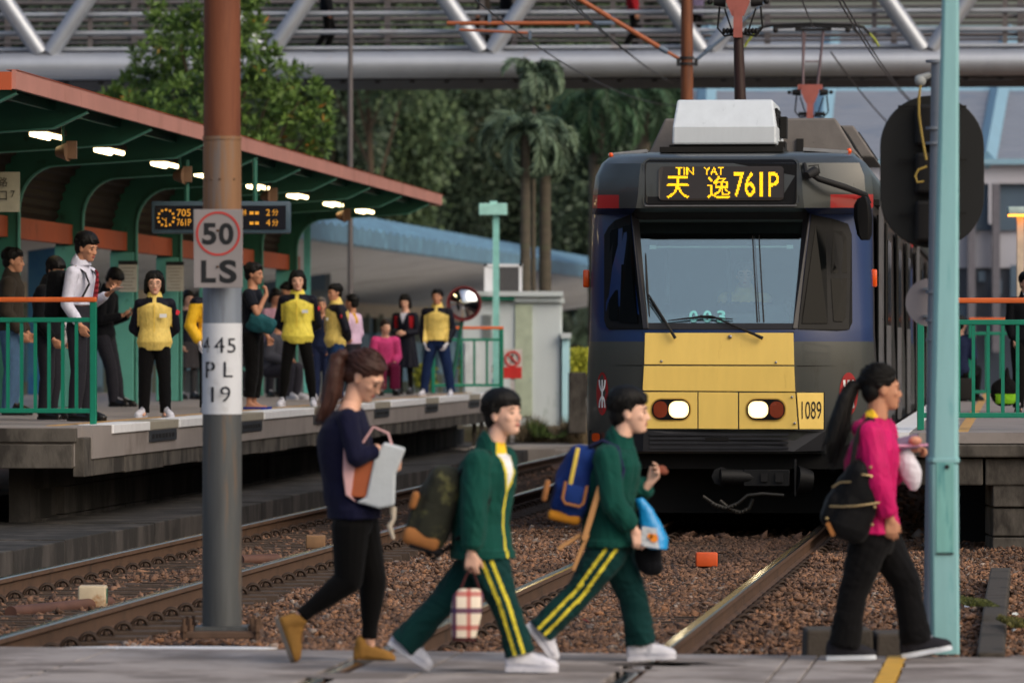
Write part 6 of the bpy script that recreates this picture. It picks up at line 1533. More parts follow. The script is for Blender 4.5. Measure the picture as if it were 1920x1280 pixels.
    if legs:
        s = MB(); lk = legs.get("k", 1.0); s.loft(ringsof(J, "crotch", "waist", legs.get("puff", .008)))
        for sd in "LR":
            hp, kn, an = vec(J["hip"+sd]), vec(J["kn"+sd]), vec(J["an"+sd]); e = kn+(an-kn)*legs.get("cut", 1.06)
            limb(s, [hp, kn], [.058*H*lk, .043*H*lk]); s.tube([kn-(e-kn)*.02, kn+(e-kn)*.35, kn+(e-kn)*.8, e], [.043*H*lk, .042*H*lk*legs.get("calf", 1), .036*H*lk*legs.get("hemr", 1), .036*H*lk*legs.get("hemr", 1)], 16)
        cloth(t, legs.get("name", "trousers"), s, legs["m"], voxel, legs.get("wr", .0035), seed+7, legs.get("paint"), ws=(12, 12, 11))
    if shoes:
        for sd, sg in (("L", 1), ("R", -1)):
            if feet and sd in feet: hl, toe = feet[sd]
            else: an = vec(J["an"+sd]); fy = J.get("splay", .12)*sg; Lf = .158*H; hl = Vector((an.x-.035*H, an.y-fy*.03, 0.0)); toe = hl+Vector((Lf, fy*Lf, 0))
            shoe(t, hl, toe, J["an"+sd], shoes["m"], shoes.get("sole", shoes["m"]), shoes.get("w", 1.0), shoes.get("boot", 0), shoes.get("flop", False))
    return t

# ---- materials for clothes
F_navy = fab("navy_sweater", (16, 18, 44)); F_blk = fab("black_leggings", (4, 4, 5), bump=.1); F_trk = fab("bottle_green_tracksuit", (12, 68, 60), var=.1)
F_trkd = fab("dark_green_trousers", (8, 50, 50), var=.1); F_yel = fab("yellow_stripe", (214, 200, 62)); F_tee = fab("white_tee", (226, 228, 232)); F_teey = fab("yellow_neckband", (238, 196, 50))
F_pink = fab("magenta_windbreaker", (192, 22, 98), .55, rgb2=(178, 10, 88), s2=7); F_dkt = fab("black_track_trousers", (6, 6, 9)); F_nvj = fab("staff_navy", (14, 16, 30), .6)
F_sy = fab("staff_yellow", (226, 200, 112), .5, rgb2=(208, 178, 92), s2=6); F_sy2 = fab("staff_bright_yellow", (232, 216, 90), .5, rgb2=(214, 194, 78), s2=6)
F_blz = fab("dark_blazer", (10, 12, 18)); F_gtr = fab("charcoal_trousers", (36, 36, 44)); F_shirt = fab("white_shirt", (206, 208, 226)); F_jean = fab("blue_jeans", (70, 98, 130))
F_brn = fab("dark_olive_jacket", (54, 48, 42)); F_teal = fab("teal_cloth", (20, 76, 84)); F_lil = fab("lilac_shirt", (214, 186, 214)); F_rose = fab("rose_dress", (206, 70, 130)); F_staffj = fab("navy_jeans", (28, 56, 96))
F_glv = fab("white_glove", (206, 206, 216)); F_red = fab("red_fabric", (150, 24, 34)); F_wal = fab("mustard_boot", (152, 112, 56), .7, rgb2=(128, 90, 42), s2=6); F_wsole = mat("grey_boot_sole", (92, 88, 86), .7); M_nshoe = mat("navy_knit_shoe", (22, 22, 32), .8)
# ================= the four people on the crossing
def fg(px0, D):
    loc = Vector((P(px0, 0, D).x, D, 0)); return loc, (lambda px, py, y=0.0: P(px, py, D+y)-loc)
# --- woman looking into her bag
D = 29.36; loc, L = fg(660, D); H = 1.62; J = pose(H)
J.update(hipc=L(664, 962), neckc=L(657, 753), slouch=1.6, head=L(685, 706), hrot=(-22, 34, 4), build=1.0,
         shR=L(652, 784, -.155), elR=L(668, 858, -.21), wrR=L(712, 843, -.17), shL=L(666, 781, .15), elL=L(690, 872, .17), wrL=L(742, 866, .08),
         hipR=L(657, 985, -.075), knR=L(654, 1086, -.08), anR=L(562, 1156, -.08), hipL=L(675, 985, .075), knL=L(699, 1088, .08), anL=L(692, 1200, .08),
         hdR=((.75, .35, -.5), (0, .3, -1), (.2, 1, .2), .5), hdL=((.3, -.9, -.1), (-.8, -.2, 0), (0, 0, 1), .7),
         ftR=(.06, 0, -.1), ftL=(.12, 0, -.04), tail=[([L(640, 668), L(632, 678), L(626, 705), L(622, 735), L(612, 765), L(603, 790)], [.028, .042, .05, .05, .04, .012]), ([L(650, 664), L(640, 664), L(634, 672)], [.03, .034, .03])])
def arm_mask(c, J, sds="LR", r=.05):
    m = np.zeros(len(c), bool)
    for sd in sds:
        for a, b in (("sh", "el"), ("el", "wr")):
            d_, q = segdist(c, J[a+sd], J[b+sd]); m |= (d_ < r)
    return m
person("woman with chestnut ponytail, navy top and mustard boots looking into her tote bag", loc, 0, J, "light", "bun", M_hairb, dict(m=F_navy, name="sweater", hem="hip", puff=.022, fx=1.08, sr=.035, drop=.03, wr=.006), dict(m=F_blk, k=1.08, cut=.97, hemr=.66, calf=.86, wr=.0012, name="leggings"),
       dict(m=F_wal, sole=F_wsole, boot=.05), .0065, glasses=mat("thin_gold_frame", (150, 120, 100), .3, .6), feet={"R": (L(515, 1160, -.08), L(545, 1240, -.08)), "L": (L(662, 1243, .08), L(738, 1243, .08))}, hk=1.0, neckw=.86)
bt = thing("tote_bag", L(700, 950, -.1)+loc, "open grey, brown and pink tote bag held by the woman with chestnut ponytail", "bag")
def pp(s, pts, y0, y1, L, mi=0): s.prism([(p.x, p.z) for p in [L(x, y, y0) for x, y in pts]], (0, y0, 0), (1, 0, 0), (0, 0, 1), (0, y1-y0, 0), mi)
class LW:                                   # person-local builder moved to world
    def __init__(s, loc): s.o = Vector(loc); s.s = MB()
    def done(s, nm, m, par, **k):
        for v in s.s.v: v += np.array(s.o)
        return obj(nm, s.s, m, par, **k)
q = LW(loc); pp(q.s, [(719, 829), (760, 841), (741, 890), (739, 948), (711, 953), (668, 941), (686, 932), (701, 862)], -.20, .02, L); q.done("grey_panel", mat("bag_grey_felt", (188, 196, 202), .8, var=.06, bump=.2), bt, smooth=0, bevel=.012)
q = LW(loc); pp(q.s, [(668, 834), (706, 848), (688, 933), (655, 930)], -.185, .02, L); q.done("brown_side", mat("bag_brown", (166, 88, 52), .7, var=.08), bt, smooth=0, bevel=.006)
q = LW(loc); pp(q.s, [(645, 819), (671, 836), (658, 929), (668, 941), (648, 928), (643, 888)], -.19, .02, L); q.done("pink_side", mat("bag_pink", (214, 170, 172), .7, var=.06), bt, smooth=0, bevel=.008)
q = LW(loc)
for y in (-.16, -.01): q.s.tube([L(735, 836, y), L(728, 812, y), L(700, 800, y), L(680, 830, y)], .007, 6)
q.done("handle", mat("bag_pink", (0, 0, 0)), bt)
q = LW(loc); q.s.tube([L(736, 950, -.12), L(738, 972, -.12), L(730, 985, -.12), L(738, 1010, -.12)], [.02, .012, .016, .008], 8); q.done("tassel", mat("cream_tassel", (196, 186, 170), .8), bt)

# --- first boy, carrying the tartan bag
def stripes(J, sds, side=-1, w=.0085, gap=.022):
    def f(c):
        out = np.zeros(len(c))
        for sd in sds:
            for a, b in (("hip", "kn"), ("kn", "an")):
                A = np.array(J[a+sd], float); B_ = np.array(J[b+sd], float); ax_ = (B_-A)/np.linalg.norm(B_-A); d_, t_ = segdist(c, A, B_)
                pr = A+t_[:, None]*(B_-A); r = c-pr; sidev = np.cross(ax_, [0, side, 0]); sidev /= np.linalg.norm(sidev); u = r@sidev
                near = (d_ < .13*J["H"]) & (r[:, 1]*side > .012) & (np.abs((c-A)@ax_-np.clip((c-A)@ax_, 0, np.linalg.norm(B_-A))) < .05)
                out[near & ((np.abs(u-gap) < w) | (np.abs(u+gap) < w))] = 1
        return out
    return f
def jacket_paint(J, phi0, ztop, zv, open_=True):
    def f(c):
        out = np.zeros(len(c)); ctr = np.array([np.array(spine(J, "chest"))])
        x0 = np.interp(c[:, 2], [spine(J, k).z for k in ORD], [spine(J, k).x for k in ORD]); ph = np.arctan2(c[:, 1], c[:, 0]-x0); d_ = np.abs(ph-R(phi0))*.13
        arm = arm_mask(c, J, "LR", .055)
        w = np.clip((c[:, 2]-zv)/(ztop-zv), 0, 1)*.055 if open_ else c[:, 2]*0
        z = c[:, 2]
        out[(d_ < w+.009) & (z < ztop+.08) & ~arm] = 1
        if open_: out[(d_ < w-.004) & ~arm] = 2; out[(d_ < w-.004) & (z > ztop-.02) & ~arm] = 3
        return out
    return f
D = 28.39; loc, L = fg(905, D); H = 1.44; J = pose(H)
J.update(hipc=L(905, 1040), neckc=L(922, 836), slouch=.9, head=L(944, 777), hrot=(-38, -4, 0), build=1.02,
         shR=L(897, 868, -.15), elR=L(889, 955, -.20), wrR=L(884, 1034, -.185), shL=L(940, 864, .13), elL=L(930, 955, .19), wrL=L(930, 1025, .18),
         hipR=L(915, 1055, -.07), knR=L(946, 1134, -.08), anR=L(973, 1222, -.08), hipL=L(898, 1055, .07), knL=L(834, 1128, .08), anL=L(757, 1204, .08),
         hdR=((0, .05, -1), (.2, 1, 0), (1, 0, 0), .8), ftR=(.11, 0, -.03), ftL=(.07, 0, -.07))
person("boy in green tracksuit with white tee showing, carrying a tartan bag and camouflage backpack", loc, 0, J, "pale", "fringe", None, dict(m=[F_trk, F_yel, F_tee, F_teey], hem="hip", puff=.046, fx=1.18, sr=.054, collar=True, drop=.02, paint=jacket_paint(J, -42, L(0, 842).z, L(0, 925).z), wr=.010),
       dict(m=[F_trkd, F_yel], k=1.28, hemr=1.2, puff=.015, wr=.011, paint=stripes(J, "R")), dict(m=M_wshoe, sole=M_wshoe, w=1.1), .0062, feet={"R": (L(947, 1258, -.08), L(1044, 1259, -.08)), "L": (L(726, 1206, .08), L(802, 1256, .08))}, hk=1.0, hs=.92)
def backpack(label, loc, L, cen, rx, ry, rz, tilt, m, extra, cat="backpack", straps=None, strap_m=None):
    t = thing("backpack", loc+L(cen[0], cen[1], cen[2]), label, cat); s = MB(); rot = Matrix.Rotation(R(tilt), 3, 'Y'); c = L(*cen)
    s.rbox(c, (2*rx, 2*ry, 2*rz), .07, rot=rot); s.ell(c+rot@Vector((-.03, 0, -.02)), (rx*1.02, ry*.95, rz*.98), rot=rot); s.rbox(c+rot@Vector((-rx*.95, 0, -rz*.38)), (rx*.8, ry*1.5, rz*.9), .05, rot=rot)
    me = remesh(s, .008, 4, .005, (14, 14, 14), 5); me.transform(Matrix.Translation(loc)); obj("pack_body", me, m, t, smooth=180, fixn=False)
    for nm, fn, mm2 in extra:
        q = LW(loc); fn(q.s, c, rot); q.done(nm, mm2, t, smooth=50)
    for pts in straps or []:
        q = LW(loc); q.s.tube([L(*p) for p in pts], .016, 8, flat=(1.4, .6)); q.done("strap", strap_m, t)
    return t
F_camo = fab("camouflage_cloth", (44, 46, 38), rgb2=(96, 96, 62), s2=9, amt2=.55); F_tanp = fab("tan_patch", (150, 100, 58))
F_bstrap = fab("black_webbing", (20, 20, 24))
backpack("camouflage backpack with tan base on the boy carrying the tartan bag", loc, L, (822, 950, 0), .095, .15, .21, 17, F_camo,
         [("tan_base", lambda s, c, r: s.rbox(c+r@Vector((-.035, 0, -.175)), (.19, .29, .085), .03, rot=r), F_tanp), ("tan_pocket", lambda s, c, r: s.rbox(c+r@Vector((-.125, -.04, -.0)), (.04, .2, .09), .02, rot=r), F_tanp), ("base_pad", lambda s, c, r: s.rbox(c+r@Vector((.0, 0, -.215)), (.17, .27, .03), .012, rot=r), F_bstrap)],
         straps=[[(862, 890, -.11), (885, 842, -.12), (918, 848, -.13), (927, 900, -.15), (905, 985, -.16), (855, 1010, -.12)], [(862, 890, .11), (895, 842, .12), (930, 850, .12), (942, 900, .13)], [(800, 1035, -.05), (812, 1048, -.07), (845, 1022, -.08)]], strap_m=F_bstrap)
def seams(t_name_loc, L, pts_list, m, r=.0035):
    for pts in pts_list: q = LW(t_name_loc[1]); q.s.tube([L(*p) for p in pts], r, 5); q.done("seam", m, t_name_loc[0])
# tartan bag
m = mat("tartan_cloth", (226, 214, 196), .85, var=.05); nt = m.node_tree; N = nt.nodes; Lk = nt.links; b = N["Principled BSDF"]
tcx = N.new("ShaderNodeTexCoord"); sp_ = N.new("ShaderNodeSeparateXYZ"); Lk.new(tcx.outputs["Object"], sp_.inputs[0]); prev = None
for col_, ax_i, sc_, ph_, wd_ in (((170, 52, 52), 0, 14, 0, .30), ((170, 52, 52), 2, 12, 0, .30), ((40, 44, 84), 0, 7, .5, .14), ((40, 44, 84), 2, 6, .5, .16)):
    mu = N.new("ShaderNodeMath"); mu.operation = 'MULTIPLY_ADD'; mu.inputs[1].default_value = sc_; mu.inputs[2].default_value = ph_; Lk.new(sp_.outputs[ax_i], mu.inputs[0])
    fr_ = N.new("ShaderNodeMath"); fr_.operation = 'FRACT'; Lk.new(mu.outputs[0], fr_.inputs[0]); lt_ = N.new("ShaderNodeMath"); lt_.operation = 'LESS_THAN'; lt_.inputs[1].default_value = wd_; Lk.new(fr_.outputs[0], lt_.inputs[0])
    ml_ = N.new("ShaderNodeMath"); ml_.operation = 'MULTIPLY'; ml_.inputs[1].default_value = .75; Lk.new(lt_.outputs[0], ml_.inputs[0])
    mxx = N.new("ShaderNodeMix"); mxx.data_type = 'RGBA'; Lk.new(ml_.outputs[0], mxx.inputs[0]); mxx.inputs[7].default_value = (*s2l(col_), 1)
    if prev is None: mxx.inputs[6].default_value = (*s2l((228, 216, 198)), 1)
    else: Lk.new(prev, mxx.inputs[6])
    prev = mxx.outputs[2]
Lk.new(prev, b.inputs["Base Color"])
tb = thing("tartan_bag", loc+L(875, 1180, -.2), "red, cream and navy tartan bag hanging from the first boy's hand", "bag")
q = LW(loc); g = []
for py, x0, x1, h in ((1190, 848, 893, .055), (1150, 845, 903, .07), (1112, 850, 907, .065), (1100, 862, 900, .035)):
    a = L(x0, py, 0); b_ = L(x1, py+(8 if py > 1180 else 0), 0); c = -.185; rg = []
    for i in range(20):
        an_ = 2*math.pi*i/20; ca, sa = math.cos(an_), math.sin(an_); rg.append(Vector(((a.x+b_.x)/2+(b_.x-a.x)/2*math.copysign(abs(ca)**.55, ca), c+h*math.copysign(abs(sa)**.55, sa), a.z)))
    g.append(rg)
q.s.loft(g); q.done("bag_cloth", m, tb, smooth=50)
q = LW(loc); g2 = [[p+Vector((0, 0, -.018)) for p in g[0]], [Vector((p.x, p.y, p.z+.001)) for p in g[0]]]; q.s.loft(g2); q.done("bag_base", fab("maroon_base", (66, 32, 34)), tb, smooth=50)
q = LW(loc)
for y in (-.21, -.16): q.s.tube([L(864, 1103, y), L(874, 1078, -.187), L(884, 1062, -.187), L(890, 1078, -.187), L(899, 1104, y)], .006, 6)
q.done("handle", fab("maroon_base", (0, 0, 0)), tb)

# --- second boy, eating
D = 29.36; loc, L = fg(1140, D); H = 1.46; J = pose(H)
J.update(hipc=L(1143, 1022), neckc=L(1162, 826), slouch=1.0, head=L(1181, 773), hrot=(-8, 2, 0), build=1.0,
         shR=L(1138, 858, -.15), elR=L(1152, 945, -.20), wrR=L(1190, 993, -.18), shL=L(1165, 852, .13), elL=L(1178, 935, .17), wrL=L(1216, 908, .03),
         hipR=L(1138, 1038, -.07), knR=L(1086, 1110, -.08), anR=L(1018, 1180, -.08), hipL=L(1155, 1038, .07), knL=L(1188, 1118, .08), anL=L(1200, 1205, .08),
         hdR=((.35, 0, -1), (-.3, 1, 0), (1, 0, .3), .9), hdL=((.62, -.1, .8), (-.6, -.5, .5), (-.6, .1, .6), .8), ftR=(.05, 0, -.1), ftL=(.11, 0, -.03))
person("boy in green tracksuit eating a snack, with blue backpack, walking ahead of the first boy", loc, 0, J, "pale", "boy", None, dict(m=[F_trk, F_yel], hem="hip", puff=.040, fx=1.12, sr=.052, collar=True, drop=.01, paint=jacket_paint(J, -22, 0, 0, False), wr=.010),
       dict(m=[F_trkd, F_yel], k=1.26, hemr=1.2, puff=.015, wr=.011, paint=stripes(J, "R")), dict(m=M_wshoe, sole=M_wshoe, w=1.1), .0062, feet={"R": (L(984, 1172, -.08), L(1036, 1240, -.08)), "L": (L(1176, 1239, .08), L(1265, 1234, .08))}, hs=.9)
F_bpk = fab("royal_blue_canvas", (24, 52, 116), rgb2=(20, 38, 100)); F_brp = fab("brown_piping", (156, 106, 66)); F_ybd = fab("yellow_webbing", (222, 196, 90)); F_must = fab("mustard_base", (190, 128, 40))
backpack("royal blue backpack with yellow strap and brown piping on the second boy", loc, L, (1082, 905, 0), .085, .14, .20, 12, F_bpk,
         [("mustard_base", lambda s, c, r: s.rbox(c+r@Vector((-.03, 0, -.185)), (.17, .26, .05), .02, rot=r), F_must),
          ("yellow_band", lambda s, c, r: s.rbox(c+r@Vector((-.035, -.142, .07)), (.022, .02, .22), .006, rot=r), F_ybd),
          ("pocket", lambda s, c, r: s.rbox(c+r@Vector((-.005, -.15, -.06)), (.11, .04, .10), .015, rot=r), F_bpk),
          ("piping", lambda s, c, r: s.tube([c+r@Vector(p) for p in ((-.062, -.172, -.0), (-.06, -.174, -.09), (-.04, -.174, -.112), (.035, -.174, -.112), (.05, -.174, -.09), (.05, -.172, -.0))], .008, 6), F_brp),
          ("side_pocket", lambda s, c, r: s.rbox(c+r@Vector((-.15, -.02, -.07)), (.03, .2, .11), .012, rot=r), F_brp)],
         straps=[[(1105, 838, -.10), (1130, 826, -.12), (1158, 838, -.13), (1170, 880, -.15), (1160, 915, -.165)], [(1105, 838, .10), (1140, 824, .12), (1168, 838, .12), (1180, 880, .13)]], strap_m=fab("navy_strap", (28, 32, 66)))
bt = thing("wooden_clapper", loc+L(1105, 960, -.2), "two tan wooden sticks hanging beside the blue backpack", "sticks")
q = LW(loc); q.s.box((L(1110, 962, -.2)), (.03, .012, .29), rot=Matrix.Rotation(R(17), 3, 'Y')); q.done("stick", mat("tan_wood", (186, 138, 88), .6, var=.12, stretch=(8, 8, 1)), bt, smooth=0, bevel=.004)
q = LW(loc); q.s.box((L(1088, 1035, -.19)), (.02, .012, .2), rot=Matrix.Rotation(R(22), 3, 'Y')); q.s.box((L(1068, 1015, -.17)), (.14, .012, .02), rot=Matrix.Rotation(R(-32), 3, 'Y')); q.done("stick", MATS["tan_wood"], bt, smooth=0, bevel=.003)
bt = thing("snack", loc+L(1240, 878, .02), "small brown biscuit in the second boy's raised hand", "snack"); s = MB(); s.ell(L(1238, 880, .02), (.034, .014, .024)); s.ell(L(1246, 884, .01), (.02, .012, .016))
me = remesh(s, .004, 2, .002, (60, 60, 60)); me.transform(Matrix.Translation(loc)); obj("biscuit", me, mat("biscuit", (130, 72, 54), .8, bump=.3), bt, smooth=180, fixn=False)
bt = thing("sports_bag", loc+L(1225, 1040, -.1), "bright blue plastic bag with an orange emblem in the second boy's hand", "bag")
s = MB(); g = []
for i, (a, b_) in enumerate((((1190, 935), (1206, 932)), ((1196, 958), (1226, 954)), ((1200, 990), (1243, 985)), ((1206, 1015), (1254, 1008)), ((1214, 1028), (1252, 1030)))):
    A = L(*a, -.12); B_ = L(*b_, -.12); C2 = (A+B_)/2; w = (B_-A)/2; g.append([C2+w*math.cos(q_)+Vector((0, (.02+.012*i)*math.sin(q_), 0)) for q_ in np.linspace(0, 2*math.pi, 14, endpoint=False)])
s.loft(g); me = remesh(s, .006, 1, .004, (25, 20, 25)); me.transform(Matrix.Translation(loc)); obj("bag_sheet", me, mat("cyan_plastic", (22, 144, 210), .35, var=.1, spec=.5), bt, smooth=180, fixn=False)
q = LW(loc); c = L(1220, 1008, -.185); q.s.prism([(-.05, -.04), (.045, -.055), (.03, .05), (-.045, .06)], c, (1, 0, 0), (0, 0, 1), (0, .004, 0)); q.done("print_patch", mat("grey_print2", (196, 204, 212), .5, rgb2=(60, 80, 110), s2=40, amt2=.5), bt, smooth=0)
q = LW(loc); c = L(1226, 1008, -.188); q.s.cyl(c, c-Vector((0, .003, 0)), .022, n=20); q.s.cyl(c+Vector((-.02, 0, .01)), c+Vector((-.02, -.003, .01)), .014, n=14); q.done("orange_emblem", mat("emblem_orange", (236, 140, 40), .5), bt, smooth=0)
bt = thing("pouch", loc+L(1222, 1050, -.05), "black soft pouch with a printed lanyard under the blue plastic bag", "pouch")
s = MB(); s.ell(L(1216, 1040, -.03), (.075, .05, .1)); s.ell(L(1222, 1062, -.03), (.06, .05, .05)); me = remesh(s, .007, 2, .005, (18, 18, 18)); me.transform(Matrix.Translation(loc)); obj("pouch_body", me, F_blz, bt, smooth=180, fixn=False)
q = LW(loc); q.s.tube([L(x, y, -.1) for x, y in ((1208, 1098), (1222, 1115), (1242, 1125), (1262, 1108), (1274, 1092), (1268, 1072), (1258, 1055))], .009, 6, flat=(1.4, .5)); q.done("lanyard", mat("lanyard_print", (40, 44, 54), .7, rgb2=(150, 156, 166), s2=40, amt2=.4), bt)

# --- woman in the magenta jacket
D = 29.6; loc, L = fg(1640, D); H = 1.56; J = pose(H)
J.update(hipc=L(1640, 1000), neckc=L(1645, 792), slouch=.8, head=L(1654, 729), hrot=(8, 3, 0), build=1.04,
         shR=L(1632, 815, -.15), elR=L(1648, 905, -.20), wrR=L(1669, 972, -.17), shL=L(1655, 812, .15), elL=L(1672, 885, .17), wrL=L(1700, 848, .10),
         hipR=L(1632, 1015, -.07), knR=L(1600, 1110, -.08), anR=L(1583, 1205, -.08), hipL=L(1652, 1015, .07), knL=L(1700, 1090, .08), anL=L(1716, 1197, .08),
         hdR=((.1, .05, -1), (-.1, 1, 0), (1, 0, 0), .7), hdL=((.8, -.1, .25), (-.2, -.2, -1), (-.1, -.6, .9), 1.1), ftR=(.11, 0, -.03), ftL=(.11, 0, -.02),
         tail=[([L(1612, 722), L(1600, 722), L(1586, 745), L(1574, 785), L(1563, 830), L(1556, 868)], [.022, .03, .045, .05, .045, .012]), ([L(1632, 705), L(1618, 712), L(1606, 722)], [.05, .03, .024])])
person("woman in magenta jacket and black trousers with a long dark ponytail", loc, 0, J, "tan", "tail", None, dict(m=[F_pink, F_teey], hem="hip", puff=.028, fx=1.1, sr=.050, hood=True, collar=True, wr=.010, paint=lambda c: ((c[:, 2] > L(0, 782).z) & (c[:, 0] > -.05)).astype(float)),
       dict(m=F_dkt, k=1.2, hemr=1.25, puff=.015, wr=.006, name="trousers"), dict(m=M_nshoe, sole=mat("shoe_sole_white", (206, 214, 226), .5), w=1.0), .0062, feet={"R": (L(1549, 1237, -.08), L(1640, 1235, -.08)), "L": (L(1691, 1234, .08), L(1783, 1217, .08))})
F_bbp = fab("black_nylon", (6, 7, 11), .6); M_brass = mat("brass_zip", (170, 150, 110), .35, .8)
backpack("black backpack with brass zips slung on the woman in magenta", loc, L, (1607, 938, -.15), .115, .10, .215, 20, F_bbp,
         [("brass_zip", lambda s, c, r: s.tube([c+r@Vector(p) for p in ((-.13, -.095, -.075), (-.07, -.115, -.055), (-.01, -.122, -.03), (.05, -.118, -.0), (.105, -.095, .03))], .005, 6), M_brass),
          ("brass_zip", lambda s, c, r: s.tube([c+r@Vector(p) for p in ((-.03, -.1, .135), (.02, -.105, .145), (.06, -.1, .12), (.09, -.09, .07))], .005, 6), M_brass),
          ("brass_zip", lambda s, c, r: s.tube([c+r@Vector(p) for p in ((-.15, -.08, .02), (-.12, -.09, .06), (-.07, -.1, .08))], .005, 6), M_brass),
          ("stud", lambda s, c, r: [s.ell(c+r@Vector(p), (.009, .006, .009), n=8, m=6) for p in ((.0, -.105, .185), (.09, -.1, -.0), (.11, -.09, -.09), (-.12, -.07, -.14))], M_brass),
          ("zip_tab", lambda s, c, r: s.box(c+r@Vector((-.085, -.1, -.185)), (.022, .008, .075), rot=Matrix.Rotation(R(-25), 3, 'Y')), F_tanp)],
         straps=[[(1598, 868, -.2), (1603, 835, -.21), (1612, 805, -.19), (1628, 788, -.12), (1640, 792, -.06)]], strap_m=F_bstrap)
bt = thing("carrier_bag", loc+L(1705, 920, .03), "thin white carrier bag hanging from the magenta woman's forward hand", "bag")
s = MB(); g = []
for py, x0, x1, h in ((920, 1706, 1720, .01), (905, 1694, 1727, .03), (885, 1684, 1730, .045), (868, 1680, 1724, .045), (852, 1682, 1714, .03), (842, 1690, 1708, .015)):
    A = L(x0, py, .06); B_ = L(x1, py, .06); C2 = (A+B_)/2; w = (B_-A)/2; g.append([C2+w*math.cos(q_)+Vector((0, h*math.sin(q_), 0)) for q_ in np.linspace(0, 2*math.pi, 16, endpoint=False)])
s.loft(g); me = remesh(s, .006, 1, .005, (22, 22, 18)); me.transform(Matrix.Translation(loc)); obj("bag_sheet", me, mat("white_film", (214, 212, 224), .4, var=.05, rgb2=(220, 150, 150), s2=14, amt2=.2), bt, smooth=180, fixn=False)
bt = thing("skewer_cup", loc+L(1700, 826, .02), "clear cup and pink skewer in the magenta woman's forward hand", "cup")
q = LW(loc); q.s.cyl(L(1683, 832, .03), L(1722, 826, .03), .03, .04, 14); q.done("cup", mat("purple_clear_cup", (120, 108, 134), .3, var=.1), bt)
q = LW(loc); q.s.cyl(L(1672, 836, .0), L(1740, 834, .0), .007, n=8); q.done("skewer", mat("pink_stick", (216, 160, 190), .5), bt)
q = LW(loc); q.s.ell(L(1716, 826, .0), (.035, .03, .025)); q.done("food", mat("pinkish_food", (196, 132, 110), .6, bump=.3, rgb2=(220, 190, 150), s2=30), bt)
# ================= people on the platforms
KP = (CH-PZ)*FPX
def spot(px, feet_py, head_py):
    d = KP/(feet_py-HY); q = P(px, feet_py, d); return Vector((q.x, d, PZ)), (feet_py-head_py)*d/FPX*.985
def arms(J, kind, sds="LR"):
    H = J["H"]
    for sd in sds:
        sg = 1 if sd == "L" else -1
        if kind == "back": J["el"+sd] = (-.055*H, sg*.150*H, .625*H); J["wr"+sd] = (-.10*H, sg*.03*H, .535*H); J["hd"+sd] = ((-.1, -sg, -.2), (-1, 0, 0), (0, 0, 1), .6)
        if kind == "phone": J["el"+sd] = (.0, sg*.125*H, .63*H); J["wr"+sd] = (.15*H, sg*.055*H, .67*H); J["hd"+sd] = ((.85, -sg*.35, .4), (-.3, -sg*.2, 1), (0, sg, .2), .7)
        if kind == "low": J["el"+sd] = (-.01*H, sg*.14*H, .63*H); J["wr"+sd] = (.08*H, sg*.11*H, .50*H); J["hd"+sd] = ((.4, -sg*.3, -.8), (0, -sg, 0), (1, 0, 0), .6)
        if kind == "front": J["el"+sd] = (.0, sg*.13*H, .64*H); J["wr"+sd] = (.115*H, sg*.035*H, .62*H); J["hd"+sd] = ((.3, -sg, 0), (-1, 0, 0), (0, 0, 1), .8)
        if kind == "mouth": J["el"+sd] = (.07*H, sg*.13*H, .665*H); J["wr"+sd] = (.12*H, sg*.07*H, .80*H); J["hd"+sd] = ((-.1, -.2*sg, 1), (-1, 0, 0), (0, -sg, 0), 1.2)
        if kind == "hidden": J["el"+sd] = (-.01*H, sg*.12*H, .63*H); J["wr"+sd] = (.02*H, sg*.10*H, .53*H)
def staff_paint(J):
    H = J["H"]
    def f(c):
        out = np.zeros(len(c)); z = c[:, 2]; a = arm_mask(c, J, "LR", .085); out[a & (np.abs(c[:, 1]) > .122*H)] = 1; out[a & (c[:, 0] < -.02*H) & (np.abs(c[:, 1]) > .06*H)] = 1; out[(z > (.806-.42*np.maximum(0, np.abs(c[:, 1])/H-.03))*H) & ~((np.abs(c[:, 1]) < .012*H) & (c[:, 0] > 0))] = 1
        out[(z > .762*H) & (z < .79*H) & (c[:, 0] > 0) & (np.abs(c[:, 1]) < .01)] = 0; out[(z > .845*H)] = 0; return out
    return f
def badge(t, J, sd=-1):
    H = J["H"]; x = RADF["chest"][0]*H*J["build"]*1.0+.03
    s = MB(); s.box((x+J["head"][0]*.4, .062*H, .715*H), (.012, .075, .04)); obj("name_badge", s, M_white, t, local=True, smooth=0)
    s = MB(); a = vec(J["shL"]); b = vec(J["elL"]); c = a+(b-a)*.35+Vector((.02, .055, 0)); s.cyl(c, c+Vector((.012, .004, 0)), .027, n=14); obj("arm_badge", s, mat("badge_red", (196, 30, 52), .5), t, local=True, smooth=0)
    s = MB(); s.tube([(x+.008, 0, .60*H), (x+.014, 0, .68*H), (x-.012, 0, .80*H)], .004, 5); obj("zip", s, mat("zip_yellow", (226, 190, 60), .5), t, local=True)
M_gl1 = mat("thin_metal_frame", (120, 116, 112), .3, .7); M_gl2 = mat("black_frame", (18, 18, 18), .4)
G_q = "people waiting on the left platform"; G_s = "staff in yellow and navy jackets"
